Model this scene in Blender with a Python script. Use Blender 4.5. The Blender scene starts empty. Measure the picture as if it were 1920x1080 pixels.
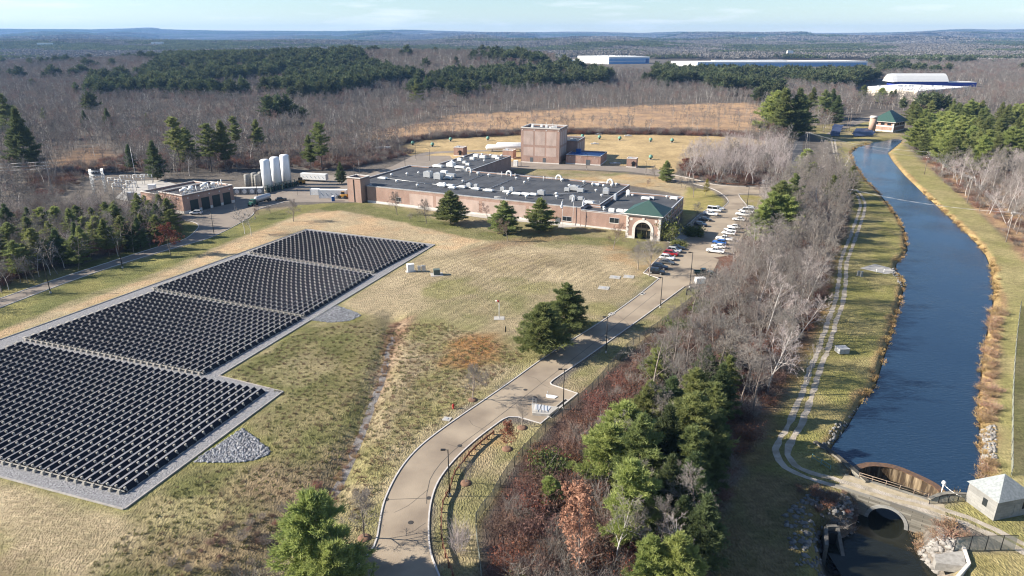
import bpy, math, random
import numpy as np
from mathutils import Vector
R = math.radians
C = bpy.context.scene.collection
rnd = random.Random(7)
rng = np.random.default_rng(11)

# ---------------------------------------------------------------- camera model: pixel of the photograph -> point on a level plane
CH, CF, CT = 66.0, 1300.0, R(19.95)
def P(px, py, z=0.0):
    u = (px - 960) / CF; v = (540 - py) / CF
    dy = math.cos(CT) + v * math.sin(CT); dz = -math.sin(CT) + v * math.cos(CT)
    t = (z - CH) / dz
    return (u * t, dy * t)
def PV(px, py, z=0.0):
    a = P(px, py, z); return Vector((a[0], a[1], z))
def PP(pts, z=0.0):
    return [P(x, y, z) for x, y in pts]
def height_at(px, py, py2):
    X, Y = P(px, py); v = (540 - py2) / CF
    return CH + (-math.sin(CT) + v * math.cos(CT)) * Y / (math.cos(CT) + v * math.sin(CT))
def pixel_of(X, Y, Z):
    X, Y, Z = np.asarray(X, float), np.asarray(Y, float), np.asarray(Z, float) - CH
    d = Y * math.cos(CT) - Z * math.sin(CT); up = Y * math.sin(CT) + Z * math.cos(CT)
    return 960 + CF * X / d, 540 - CF * up / d

# ---------------------------------------------------------------- materials
def mat(name, c, c2=None, scale=1.0, rough=.8, bump=0.0, bscale=None, metal=0.0, spec=.3, detail=4, objrand=0.0, contrast=(.35, .65), stretch=None, coord='Object', transl=0.0):
    m = bpy.data.materials.new(name); m.use_nodes = True
    nt = m.node_tree; N = nt.nodes; L = nt.links; b = N['Principled BSDF']
    b.inputs['Roughness'].default_value = rough; b.inputs['Metallic'].default_value = metal
    b.inputs['Specular IOR Level'].default_value = spec
    b.inputs['Base Color'].default_value = (*c, 1)
    out = None
    if c2 or bump:
        tc = N.new('ShaderNodeTexCoord'); src = tc.outputs[coord]
        if stretch:
            mp = N.new('ShaderNodeMapping'); mp.inputs['Scale'].default_value = stretch; L.new(src, mp.inputs[0]); src = mp.outputs[0]
    if c2:
        n = N.new('ShaderNodeTexNoise'); n.inputs['Scale'].default_value = scale; n.inputs['Detail'].default_value = detail; L.new(src, n.inputs['Vector'])
        r = N.new('ShaderNodeMapRange'); r.inputs[1].default_value, r.inputs[2].default_value = contrast; L.new(n.outputs[0], r.inputs[0])
        x = N.new('ShaderNodeMix'); x.data_type = 'RGBA'; x.inputs[6].default_value = (*c, 1); x.inputs[7].default_value = (*c2, 1)
        L.new(r.outputs[0], x.inputs[0]); out = x.outputs[2]
    if objrand:
        oi = N.new('ShaderNodeObjectInfo'); mr = N.new('ShaderNodeMapRange'); mr.inputs[3].default_value = 1 - objrand; mr.inputs[4].default_value = 1 + objrand
        L.new(oi.outputs['Random'], mr.inputs[0]); hs = N.new('ShaderNodeHueSaturation'); L.new(mr.outputs[0], hs.inputs['Value'])
        m2 = N.new('ShaderNodeMath'); m2.operation = 'MULTIPLY'; m2.inputs[1].default_value = 37.7; L.new(oi.outputs['Random'], m2.inputs[0])
        fr = N.new('ShaderNodeMath'); fr.operation = 'FRACT'; L.new(m2.outputs[0], fr.inputs[0])
        mh = N.new('ShaderNodeMapRange'); mh.inputs[3].default_value = .5 - .05 * objrand; mh.inputs[4].default_value = .5 + .05 * objrand
        L.new(fr.outputs[0], mh.inputs[0]); L.new(mh.outputs[0], hs.inputs['Hue'])
        if out: L.new(out, hs.inputs['Color'])
        else: hs.inputs['Color'].default_value = (*c, 1)
        out = hs.outputs[0]
    if out: L.new(out, b.inputs['Base Color'])
    if transl and out:
        t = N.new('ShaderNodeBsdfTranslucent'); L.new(out, t.inputs[0]); ms = N.new('ShaderNodeMixShader'); ms.inputs[0].default_value = transl
        L.new(b.outputs[0], ms.inputs[1]); L.new(t.outputs[0], ms.inputs[2]); L.new(ms.outputs[0], N['Material Output'].inputs[0])
    if bump:
        n = N.new('ShaderNodeTexNoise'); n.inputs['Scale'].default_value = bscale or scale * 3; n.inputs['Detail'].default_value = 6; L.new(src, n.inputs['Vector'])
        bp = N.new('ShaderNodeBump'); bp.inputs['Strength'].default_value = bump; bp.inputs['Distance'].default_value = .3
        L.new(n.outputs[0], bp.inputs['Height']); L.new(bp.outputs[0], b.inputs['Normal'])
    return m

def brick_mat(name, c, c2, mortar, w=.22, h=.075):
    m = mat(name, c, rough=.9); nt = m.node_tree; N = nt.nodes; L = nt.links; b = N['Principled BSDF']
    tc = N.new('ShaderNodeTexCoord'); sx = N.new('ShaderNodeSeparateXYZ'); L.new(tc.outputs['Object'], sx.inputs[0])
    ad = N.new('ShaderNodeMath'); ad.operation = 'ADD'; L.new(sx.outputs[0], ad.inputs[0]); L.new(sx.outputs[1], ad.inputs[1])
    cb = N.new('ShaderNodeCombineXYZ'); L.new(ad.outputs[0], cb.inputs[0]); L.new(sx.outputs[2], cb.inputs[1])
    br = N.new('ShaderNodeTexBrick'); L.new(cb.outputs[0], br.inputs['Vector']); br.inputs['Color1'].default_value = (*c, 1); br.inputs['Color2'].default_value = (*c2, 1); br.inputs['Mortar'].default_value = (*mortar, 1)
    br.inputs['Scale'].default_value = 1; br.inputs['Brick Width'].default_value = w; br.inputs['Row Height'].default_value = h; br.inputs['Mortar Size'].default_value = .01
    n = N.new('ShaderNodeTexNoise'); n.inputs['Scale'].default_value = .35; n.inputs['Detail'].default_value = 6
    mp = N.new('ShaderNodeMapping'); mp.inputs['Scale'].default_value = (1, 1, .5); L.new(tc.outputs['Object'], mp.inputs[0]); L.new(mp.outputs[0], n.inputs['Vector'])
    r = N.new('ShaderNodeMapRange'); r.inputs[1].default_value = .3; r.inputs[2].default_value = .7; r.inputs[3].default_value = .82; r.inputs[4].default_value = 1.12; L.new(n.outputs[0], r.inputs[0])
    hs = N.new('ShaderNodeHueSaturation'); L.new(r.outputs[0], hs.inputs['Value']); L.new(br.outputs[0], hs.inputs['Color']); L.new(hs.outputs[0], b.inputs['Base Color'])
    return m

# ---------------------------------------------------------------- mesh builder
class MB:
    def __init__(s): s.v = []; s.f = []; s.m = []; s.k = 0; s.sm = []
    def mi(s, k): s.k = k; return s
    def face(s, idx, smooth=False): s.f.append(idx); s.m.append(s.k); s.sm.append(smooth)
    def quad(s, a, b, c, d): n = len(s.v); s.v += [tuple(a), tuple(b), tuple(c), tuple(d)]; s.face((n, n+1, n+2, n+3)); return s
    def poly(s, pts, z=None):
        n = len(s.v); s.v += [(p[0], p[1], z if z is not None else p[2]) for p in pts]; s.face(tuple(range(n, n + len(pts)))); return s
    def prism(s, pts, z0, z1, top=True, bottom=True):
        pts = list(pts)
        if sum(pts[i][0] * pts[(i+1) % len(pts)][1] - pts[(i+1) % len(pts)][0] * pts[i][1] for i in range(len(pts))) < 0: pts.reverse()
        n = len(s.v); k = len(pts)
        s.v += [(p[0], p[1], z0) for p in pts] + [(p[0], p[1], z1) for p in pts]
        for i in range(k): j = (i + 1) % k; s.face((n+i, n+j, n+k+j, n+k+i))
        if top: s.face(tuple(n + k + i for i in range(k)))
        if bottom: s.face(tuple(n + k - 1 - i for i in range(k)))
        return s
    def box(s, cx, cy, z0, sx, sy, sz, a=0.0):
        ca, sa = math.cos(a), math.sin(a)
        return s.prism([(cx + x*ca - y*sa, cy + x*sa + y*ca) for x, y in ((-sx/2, -sy/2), (sx/2, -sy/2), (sx/2, sy/2), (-sx/2, sy/2))], z0, z0 + sz)
    def tube(s, p0, p1, r0, r1=None, n=8, caps=True, smooth=True):
        r1 = r0 if r1 is None else r1
        p0, p1 = Vector(p0), Vector(p1); d = (p1 - p0)
        if d.length < 1e-6: return s
        d.normalize(); a = d.orthogonal().normalized(); b = d.cross(a); k = len(s.v)
        for p, r in ((p0, r0), (p1, r1)):
            for i in range(n):
                t = 2 * math.pi * i / n; s.v.append(tuple(p + (a * math.cos(t) + b * math.sin(t)) * r))
        for i in range(n): j = (i + 1) % n; s.face((k+i, k+j, k+n+j, k+n+i), smooth)
        if caps: s.face(tuple(k + n - 1 - i for i in range(n))); s.face(tuple(k + n + i for i in range(n)))
        return s
    def path(s, pts, r, n=6):
        for a, b in zip(pts, pts[1:]): s.tube(a, b, r, r, n)
        return s
    def lathe(s, prof, cx=0, cy=0, n=16, smooth=True):
        k = len(s.v)
        for r, z in prof:
            for i in range(n): t = 2*math.pi*i/n; s.v.append((cx + r*math.cos(t), cy + r*math.sin(t), z))
        for q in range(len(prof) - 1):
            for i in range(n): j = (i+1) % n; s.face((k+q*n+i, k+q*n+j, k+(q+1)*n+j, k+(q+1)*n+i), smooth)
        s.face(tuple(k + n - 1 - i for i in range(n))); q = len(prof) - 1; s.face(tuple(k + q*n + i for i in range(n)))
        return s
    def loft(s, secs, caps=True, smooth=False):
        k = len(s.v); n = len(secs[0])
        for sec in secs: s.v += [tuple(p) for p in sec]
        for q in range(len(secs) - 1):
            for i in range(n): j = (i+1) % n; s.face((k+q*n+i, k+q*n+j, k+(q+1)*n+j, k+(q+1)*n+i), smooth)
        if caps: s.face(tuple(k + n - 1 - i for i in range(n))); q = len(secs) - 1; s.face(tuple(k + q*n + i for i in range(n)))
        return s
    def mesh(s, name, mats, off=(0, 0, 0)):
        me = bpy.data.meshes.new(name)
        ox, oy, oz = off
        me.from_pydata([(x-ox, y-oy, z-oz) for x, y, z in s.v], [], s.f)
        for m in (mats if isinstance(mats, (list, tuple)) else [mats]): me.materials.append(m)
        if s.f:
            me.polygons.foreach_set('material_index', s.m); me.polygons.foreach_set('use_smooth', s.sm)
        me.update(); return me
    def build(s, name, mats, parent=None, off=None):
        off = off if off is not None else (tuple(parent_world(parent)) if parent else (0, 0, 0))
        o = bpy.data.objects.new(name, s.mesh(name, mats, off)); C.objects.link(o); o.parent = parent; return o
def parent_world(o):
    v = Vector((0, 0, 0))
    while o: v = v + o.location; o = o.parent
    return v
def np_mesh(name, V, F, mats, midx=None):
    me = bpy.data.meshes.new(name); V = np.asarray(V, np.float32); F = np.asarray(F, np.int32); k = F.shape[1]
    me.vertices.add(len(V)); me.vertices.foreach_set('co', V.ravel())
    me.loops.add(F.size); me.loops.foreach_set('vertex_index', F.ravel())
    me.polygons.add(len(F)); me.polygons.foreach_set('loop_start', np.arange(0, F.size, k, dtype=np.int32)); me.polygons.foreach_set('loop_total', np.full(len(F), k, np.int32))
    for m in (mats if isinstance(mats, (list, tuple)) else [mats]): me.materials.append(m)
    if midx is not None: me.polygons.foreach_set('material_index', np.asarray(midx, np.int32))
    me.update(calc_edges=True); return me
def tag(o, label=None, cat=None, group=None, kind=None):
    if label: o['label'] = label
    if cat: o['category'] = cat
    if group: o['group'] = group
    if kind: o['kind'] = kind
    return o
def thing(name, label, cat, loc=(0, 0, 0), rz=0.0, group=None):
    o = bpy.data.objects.new(name, None); C.objects.link(o); o.location = loc; o.rotation_euler = (0, 0, rz)
    return tag(o, label, cat, group)
def kids(o): return [c for c in bpy.data.objects if c.parent == o]
def dup(tpl, loc, rz=0.0, scale=1.0, label=None, group=None, swap=None):
    """copy of a thing with copies of its parts and sub-parts (mesh data shared)"""
    root, tree = tpl
    r = root.copy(); C.objects.link(r); r.location = loc; r.rotation_euler = (0, 0, rz)
    r.scale = scale if isinstance(scale, tuple) else (scale,) * 3
    if label: r['label'] = label
    if group: r['group'] = group
    new = {root: r}
    for ch in tree:
        c = ch.copy(); C.objects.link(c); c.parent = new[ch.parent]; new[ch] = c
        if swap and ch.material_slots:
            for i, sl in enumerate(c.material_slots):
                if sl.material in swap: c.material_slots[i].link = 'OBJECT'; c.material_slots[i].material = swap[sl.material]
    return r
def tree_of(root):
    out = []; st = [root]
    while st:
        o = st.pop(0)
        for c in kids(o): out.append(c); st.append(c)
    return (root, out)

# ---------------------------------------------------------------- numeric helpers
def vnoise(x, y, seed=0):
    xi = np.floor(x).astype(np.int64); yi = np.floor(y).astype(np.int64); xf = x - xi; yf = y - yi
    def hsh(a, b):
        n = (a * 374761393 + b * 668265263 + seed * 974711) & 0x7fffffff
        n = ((n ^ (n >> 13)) * 1274126177) & 0x7fffffff
        return ((n ^ (n >> 16)) & 0xffff) / 65535.0
    u = xf*xf*(3-2*xf); v = yf*yf*(3-2*yf)
    return (hsh(xi, yi)*(1-u) + hsh(xi+1, yi)*u)*(1-v) + (hsh(xi, yi+1)*(1-u) + hsh(xi+1, yi+1)*u)*v
def fbm(x, y, seed=0, o=4):
    s = 0; a = .5; t = 0
    for i in range(o): s = s + a*vnoise(x*2**i, y*2**i, seed+i*17); t += a; a *= .55
    return s / t
def inside(poly, X, Y):
    r = np.zeros(X.shape, bool); n = len(poly)
    for i in range(n):
        (x1, y1), (x2, y2) = poly[i], poly[(i+1) % n]
        c = ((y1 > Y) != (y2 > Y)) & (X < (x2-x1)*(Y-y1)/((y2-y1) if y2 != y1 else 1e-9) + x1); r ^= c
    return r
def pdist(pts, X, Y, closed=True):
    d = np.full(X.shape, 1e18); n = len(pts)
    for i in range(n if closed else n - 1):
        (x1, y1), (x2, y2) = pts[i], pts[(i+1) % n]; dx, dy = x2-x1, y2-y1; l = dx*dx+dy*dy + 1e-12
        t = np.clip(((X-x1)*dx + (Y-y1)*dy)/l, 0, 1); d = np.minimum(d, (X-x1-t*dx)**2 + (Y-y1-t*dy)**2)
    return np.sqrt(d)
def sdist(poly, X, Y):
    d = pdist(poly, X, Y); return np.where(inside(poly, X, Y), -d, d)
def sstep(a, b, x): t = np.clip((x-a)/(b-a), 0, 1); return t*t*(3-2*t)
def smooth_line(pts, step=1.5):
    pts = [Vector(p) for p in pts]; out = []
    for i in range(len(pts) - 1):
        p0 = pts[max(i-1, 0)]; p1 = pts[i]; p2 = pts[i+1]; p3 = pts[min(i+2, len(pts)-1)]
        n = max(1, int((p2-p1).length/step))
        for k in range(n):
            t = k/n; out.append(tuple(.5*((2*p1)+(p2-p0)*t+(2*p0-5*p1+4*p2-p3)*t*t+(3*p1-p0-3*p2+p3)*t**3)))
    out.append(tuple(pts[-1])); return out
def along(pts, gap, start=0.0):
    """points every `gap` metres along a polyline: (x, y, heading)"""
    out = []; d = start
    for (x1, y1), (x2, y2) in zip([p[:2] for p in pts], [p[:2] for p in pts][1:]):
        l = math.hypot(x2-x1, y2-y1); a = math.atan2(y2-y1, x2-x1)
        while d <= l: out.append((x1+(x2-x1)*d/l, y1+(y2-y1)*d/l, a)); d += gap
        d -= l
    return out
# ================================================================ SETTING
# --- outlines (pixel polygons of the photograph unprojected on the level ground)
WZ, PZ = -0.8, -3.2
CANAL = PP([(1680,260),(1637,267),(1607,277),(1596,288),(1600,302),(1610,318),(1622,337),(1640,353),(1659,375),(1681,404),(1697,433),(1702,470),(1693,483),(1681,495),(1680,507),(1693,527),(1697,537),(1687,573),(1677,610),(1663,655),(1648,705),(1642,725),(1617,753),(1590,800),(1560,838),(1557,846),(1600,877),(1630,868),(1672,872),(1713,887),(1747,903),(1770,920),(1804,932),(1820,925),(1843,893),(1837,853),(1835,790),(1833,760),(1840,687),(1848,633),(1860,577),(1863,540),(1857,503),(1847,478),(1830,456),(1800,426),(1763,392),(1730,362),(1697,330),(1674,303),(1664,287),(1676,277),(1690,266),(1690,262)], WZ)
WEIR = PP([(1596,878),(1612,871),(1630,868),(1652,869),(1672,872),(1692,878),(1713,887),(1731,895),(1747,903),(1760,911),(1772,922)], WZ)
POOL = PP([(1627,963),(1617,997),(1593,1020),(1553,1010),(1553,1050),(1560,1120),(1600,1200),(1800,1200),(1760,1110),(1737,1070),(1708,1040),(1710,1003),(1700,977)], PZ)
BRA, BRB = Vector(P(1590, 905)), Vector(P(1745, 954))        # bridge axis (centre of the deck)
bd = (BRB - BRA).normalized(); bn = Vector((-bd.y, bd.x)); BW = 2.3
def brp(t, off): q = BRA + bd*t + bn*off; return (q.x, q.y)
BL = (BRB - BRA).length
BASIN = [brp(.4, BW+.5), *[tuple(p) for p in WEIR], brp(BL-.4, BW+.5)]
ARC = 6.2
TUN = [brp(ARC-2.5, BW+.6), brp(ARC-2.5, -BW-1.5), brp(ARC+2.5, -BW-1.5), brp(ARC+2.5, BW+.6)]

ROAD_L = [(640,1100),(653,1078),(693,1040),(708,1010),(712,987),(723,937),(750,883),(783,843),(827,807),(880,770),(953,720),(1033,663),(1133,600),(1200,552),(1238,521)]
ROAD_R = [(830,1110),(822,1080),(806,1037),(802,987),(807,940),(822,900),(853,860),(893,823),(930,795),(943,786),(953,782),(973,782),(1013,794),(1082,738),(1037,725),(1031,718),(1040,710),(1103,667),(1207,593),(1282,538)]
LOT = [(1282,538),(1238,523),(1207,512),(1262,457),(1300,440),(1287,424),(1310,404),(1332,388),(1357,388),(1366,378),(1357,366),(1338,355),(1310,347),(1263,337),(1263,328),(1305,337),(1343,346.5),(1410,351),(1490,352),(1490,364),(1400,364),(1385,365),(1397,382),(1402,388),(1420,388),(1424,400),(1402,432),(1378,472),(1362,480),(1338,483),(1348,487),(1333,517),(1303,530)]
LEFTROAD = [(-60,577),(0,560),(93,528),(233,483),(297,463),(343,450),(363,437),(373,425),(367,418),(347,413),(330,404),(347,402),(440,380),(445,362),(500,352),(560,347),(598,328),(680,330),(735,312),(775,292),(843,292),(850,300),(880,304),(965,304),(977,303.5),(1100,310.5),(1180,312.5),(1240,318.5),(1264,328),(1264,338),(1235,329),(1180,322),(1100,318),(975,316),(960,318),(870,324),(780,311),(700,352),(690,379),(600,379),(533,379),(483,393),(467,408),(400,443),(333,463),(233,493),(133,527),(0,577),(-60,600)]
PATHC = [(1562,262),(1566,285),(1572,310),(1585,335),(1603,357),(1613,370),(1617,390),(1600,443),(1583,487),(1580,520),(1573,567),(1560,603),(1543,657),(1528,693),(1513,740),(1493,790),(1469,833),(1466,852),(1482,874),(1515,890),(1560,903),(1600,915),(1660,933),(1740,953),(1813,977),(1863,998),(1930,1033)]
PAD = PP([(233,955),(530,735),(410,705),(815,459),(575,430)]) + [(-116.5,150.5),(-134.5,111.5)]
GRAVELS = [PP([(362,866),(455,803),(507,845),(505,852),(475,864),(430,868),(390,867)]), PP([(575,600),(628,572),(665,584),(678,592),(655,602),(620,605)])]
SWALE = PP([(735,590),(738,625),(725,660),(718,700),(700,745),(680,800),(655,860),(630,910),(590,970),(520,1030),(440,1090)])
FIELD = PP([(735,277),(800,262),(960,253),(1010,252),(1130,251),(1280,253),(1400,258),(1440,266),(1400,285),(1300,300),(1262,327),(1180,311),(1100,309),(965,303),(850,300),(840,292),(770,292)])
MARSH = PP([(660,250),(800,232),(850,215),(1000,208),(1150,200),(1300,195),(1400,193),(1440,205),(1440,240),(1400,256),(1280,251),(1010,250),(820,256),(740,266)])
BUILT = [PP([(640,330),(1060,290),(1290,360),(1290,440),(1230,460),(640,385)])]

SKY_X = [-200,0,180,250,285,310,420,640,700,760,830,960,1060,1100,1200,1280,1400,1500,1600,1700,1780,1810,1850,1920,2120]
SKY_Y = [57,57,58,56.5,55,58,60,61,60,58.5,60.5,63.5,62,62,64,62,64,64,64,62.5,58,57,58.5,57.5,58]
def far_h(X, Y):
    az = 960 + CF*1.06*X/np.maximum(Y, 1)
    top = np.interp(az, SKY_X, SKY_Y); amp = (67.5 - top)/CF*12500 + CH + 6
    ridge = amp*np.exp(-((Y-12800)/2300)**2)
    n1 = fbm(X/1500+3, Y/1300+9, 5, 4); n2 = fbm(X/700+1, Y/600+4, 8, 4)
    low = (sstep(1900, 5200, Y)*(n1-.33)*120 + sstep(1700, 3500, Y)*(n2-.45)*34)
    for yc, wd, amp2, sd_2 in ((3900, 500, 34, 31), (6200, 800, 62, 37), (8800, 1000, 92, 41)):
        low = low*.86 + amp2*np.exp(-((Y-yc-1.2*wd*(fbm(X/2600, Y*0+1, sd_2, 2)-.5))/wd)**2)*sstep(.38, .62, fbm(X/1300+7, Y/9000, sd_2+1, 3))
    low = np.clip(low, -4, 100) * (1 - .35*sstep(9500, 12000, Y))
    hill = 30*np.exp(-((X+210)/330)**2 - ((Y-1330)/300)**2) + 15*np.exp(-((X+720)/300)**2 - ((Y-1500)/300)**2) + 12*np.exp(-((X-60)/160)**2-((Y-1250)/200)**2)
    fade = sstep(500, 900, Y)
    return np.maximum(low*sstep(1500, 2500, Y), ridge) * fade + hill*fade
def ground_h(X, Y):
    X = np.asarray(X, float); Y = np.asarray(Y, float); h = far_h(X, Y)
    near = (Y < 520) & (X < 330) & (X > -200)
    if near.any():
        x, y = X[near], Y[near]; g = np.zeros(x.shape)
        sd = sdist(CANAL, x, y); g = np.minimum(g, -2.6*sstep(1.6, -1.6, sd) - .0)
        sp = sdist(POOL, x, y); g = np.minimum(g, -6*sstep(3.4, -1.0, sp))
        sb = sdist(BASIN, x, y); g = np.where(sb < .1, -6, g)
        st = sdist(TUN, x, y); g = np.where(st < .1, -6, g)
        ds = pdist(SWALE, x, y, False); g = g - 1.0*np.exp(-(ds/2.6)**2)
        h = h.copy(); h[near] += g
    return h
def gz(x, y): return float(ground_h(np.array([x]), np.array([y]))[0])

# --- ground sheet
def axis(lo, hi, d, far_lo, far_hi, k):
    a = list(np.arange(lo, hi, d)); s = d; x = a[-1]
    while x < far_hi: s *= k; x += s; a.append(x)
    if far_lo < lo:
        s = d; x = lo; b = []
        while x > far_lo: s *= k; x -= s; b.append(x)
        a = b[::-1] + a
    return np.array(a)
gx = axis(-150, 205, .85, -15500, 15500, 1.085)
gy = np.concatenate([axis(40, 300, .85, -60, 300, 1.1)[:-1], axis(300.9, 480, 1.6, 1e9, 15800, 1.035)])
GX, GY = np.meshgrid(gx, gy); gX, gY = GX.ravel(), GY.ravel()
gh = ground_h(gX, gY)
col = np.zeros((len(gX), 3))
def setc(mask, c1, c2, sc=8.0, seed=1, o=4):
    n = sstep(.3, .7, fbm(gX/sc, gY/sc, seed, o))[:, None]
    c = np.array(c1)*(1-n) + np.array(c2)*n
    col[:] = col*(1-mask[:, None]) + c*mask[:, None]
one = np.ones(len(gX)); wob = (fbm(gX/5, gY/5, 77, 3)-.5)
setc(one, (.115,.102,.09), (.155,.135,.115), 30, 2)                              # leaf litter under the woods
farm = sstep(2500, 5000, gY); setc(farm, (.10,.082,.072), (.05,.058,.04), 260, 3)
def zone(poly, c1, c2, sc, seed, feather=1.5, wobble=4.0, strength=1.0):
    bx = [p[0] for p in poly]; by = [p[1] for p in poly]; m = np.zeros(len(gX)); q = feather + wobble + 2
    sel = (gX > min(bx)-q) & (gX < max(bx)+q) & (gY > min(by)-q) & (gY < max(by)+q)
    sd = sdist(poly, gX[sel], gY[sel]) + wob[sel]*wobble
    m[sel] = sstep(feather, -feather, sd)*strength
    setc(m, c1, c2, sc, seed)
STRAW, STRAW2, GREEN, GREEN2, RUST, BROWN = (.36,.29,.185), (.27,.22,.135), (.125,.13,.048), (.18,.168,.078), (.27,.13,.06), (.15,.105,.075)
zone(PP([(-200,560),(0,470),(120,505),(300,455),(345,410),(345,402),(690,378),(1090,424),(1250,440),(1240,520),(1050,655),(830,800),(700,1000),(640,1120),(-400,1120)]), STRAW2, GREEN2, 14, 11, 2)   # lawns round the solar field
zone(PP([(575,432),(815,462),(860,450),(1150,470),(1210,500),(1190,530),(1060,560),(985,520),(830,520),(780,560),(680,640),(480,760),(420,700)]), STRAW, STRAW2, 11, 12, 4, 9)
zone(PP([(660,380),(760,395),(900,435),(1060,440),(1170,450),(1165,462),(900,448),(730,425),(660,405),(560,385)]), GREEN, GREEN2, 9, 13, 2, 3)
zone(PP([(640,395),(720,410),(900,452),(850,470),(580,430),(470,470),(230,560),(0,640),(-100,680),(-60,640),(130,575),(300,515),(470,440),(570,400)]), STRAW, (.40,.285,.17), 6, 14, 1.5, 3)
zone(PP([(-60,600),(0,578),(233,495),(400,445),(467,410),(560,385),(640,380),(570,398),(470,436),(300,508),(130,565),(0,620),(-60,640)]), GREEN, (.20,.185,.07), 8, 15, 1.0, 2)
zone(PP([(-60,545),(0,543),(93,515),(233,472),(297,455),(330,440),(345,415),(372,425),(343,452),(233,485),(0,562),(-60,580)]), GREEN, (.19,.17,.07), 8, 16, 1.0, 2)
zone(PP([(430,700),(560,612),(690,590),(740,600),(735,690),(690,800),(600,960),(440,1100),(300,1120),(150,1120),(240,955),(530,742)]), (.12,.12,.046), (.20,.168,.088), 7, 17, 3, 6)
zone(PP([(470,850),(560,880),(640,850),(620,940),(520,1040),(400,1090),(260,1080),(300,1030),(430,980)]), (.15,.115,.075), (.23,.165,.105), 5, 18, 4, 8, .75)
zone(PP([(-100,900),(0,902),(225,962),(260,1000),(180,1080),(120,1130),(-200,1130)]), STRAW, STRAW2, 6, 19, 2, 5)
zone(PP([(0,1010),(60,1030),(90,1080),(60,1130),(-200,1130),(-100,1000)]), (.2,.15,.1), (.17,.16,.06), 5, 20, 3, 5, .8)
for q in (PAD, *GRAVELS):                                                          # greener rim where the mower trims the edge
    zone([(a[0], a[1]) for a in q], (.16,.175,.035), (.19,.185,.05), 3, 21, 2.6, 1.6)
zone(PP([(690,640),(735,600),(830,600),(930,640),(1000,660),(900,745),(800,810),(740,880),(700,960),(655,1010),(620,960),(690,830)]), STRAW2, (.20,.18,.08), 6, 22, 3, 5)
zone(PP([(840,640),(870,630),(930,628),(942,650),(930,675),(880,690),(830,685)]), (.30,.155,.06), (.25,.15,.07), 3, 23, 2.5, 4, .9)
zone(PP([(725,600),(780,590),(745,660),(720,720),(690,780),(650,850),(600,960),(560,1010),(640,880),(700,740),(715,660)]), (.20,.12,.08), (.28,.2,.14), 4, 24, 1.5, 3, .85)
zone(PP([(870,470),(960,445),(1060,438),(1080,448),(950,462),(890,480)]), (.25,.15,.085), BROWN, 4, 25, 3, 4, .55)
zone(PP([(1138,455),(1200,470),(1240,490),(1200,515),(1140,485)]), (.30,.18,.085), STRAW2, 4, 26, 3, 4, .55)
zone(PP([(1033,740),(1110,668),(1210,594),(1285,540),(1315,545),(1180,665),(1060,765),(1000,845),(965,875),(945,910),(925,945),(905,985),(908,1120),(830,1120),(805,1000),(815,920),(860,858),(935,795),(1015,796)]), GREEN2, STRAW2, 5, 27, 1, 2)
zone(PP([(850,860),(900,822),(945,790),(1000,800),(960,830),(910,850),(880,880)]), (.30,.19,.09), STRAW2, 4, 28, 2, 3, .6)
zone(PP([(905,1120),(905,985),(970,872),(1060,768),(1180,668),(1320,546),(1345,480),(1380,470),(1425,395),(1440,370),(1480,330),(1560,320),(1600,350),(1590,430),(1565,480),(1545,590),(1500,690),(1440,800),(1400,870),(1360,960),(1330,1120)]), (.16,.085,.06), (.105,.07,.055), 5, 29, 2, 4)
zone(PP([(1600,360),(1590,430),(1565,480),(1545,590),(1500,690),(1440,800),(1400,870),(1350,980),(1330,1120),(1560,1120),(1545,1020),(1560,950),(1600,915),(1557,846),(1590,800),(1642,725),(1697,537),(1690,500),(1702,470),(1690,415),(1622,337),(1600,302),(1596,288),(1640,265),(1580,262),(1560,300)]), (.185,.175,.06), (.245,.21,.095), 7, 30, 1.5, 3)
zone(PP([(1440,790),(1480,800),(1440,880),(1480,890),(1560,920),(1590,950),(1540,1000),(1530,1120),(1320,1120),(1350,960),(1400,870)]), (.10,.085,.04), (.15,.105,.06), 4, 31, 3, 5, .8)  # ground toned darker here; shade of the strip's trees put into its colour
zone(PP([(1560,390),(1590,440),(1570,490),(1550,590),(1505,690),(1445,800),(1405,870),(1385,860),(1440,760),(1490,660),(1530,590),(1550,500)]), (.26,.15,.065), (.18,.13,.06), 4, 32, 2, 3, .7)
zone(PP([(1680,255),(1664,287),(1697,330),(1763,392),(1830,456),(1863,540),(1848,633),(1840,687),(1834,790),(1843,893),(1820,925),(1760,955),(1920,1035),(1990,1120),(2200,1120),(2200,600),(2000,560),(1880,440),(1800,365),(1730,305)]), (.23,.21,.085), (.28,.24,.115), 7, 33, 1.5, 2)
zone(PP([(1835,560),(1866,520),(1885,560),(1875,640),(1868,740),(1862,850),(1846,895),(1834,800),(1838,690)]), (.38,.26,.15), (.30,.17,.11), 3, 34, 1.2, 2, .95)
zone(PP([(1730,300),(1800,362),(1880,440),(1960,530),(2100,560),(2100,420),(1920,360),(1830,330),(1760,300)]), (.33,.225,.13), (.22,.13,.085), 5, 35, 2, 4)
bank = np.abs(sdist(CANAL, gX, gY) - .6); bsel = (gY < 520) & (gX > 30) & (gX < 330)
setc(np.where(bsel, sstep(2.0, .5, bank + wob*3.5), 0), (.33,.235,.11), (.24,.17,.08), 3, 36)
zone(FIELD, (.43,.32,.17), (.37,.275,.145), 14, 37, 1.5, 2)
zone(MARSH, (.40,.265,.155), (.29,.20,.135), 12, 38, 8, 30)
zone(PP([(960,316),(1100,320),(1235,331),(1263,340),(1300,350),(1330,357),(1360,378),(1330,387),(1285,420),(1275,365),(1183,347),(1080,338),(970,322)]), STRAW, (.36,.25,.13), 9, 39, 1.5, 3)
zone(PP([(960,316),(1050,319),(1180,324),(1150,330),(1060,334),(970,325)]), GREEN2, STRAW2, 7, 40, 2, 3)
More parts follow.
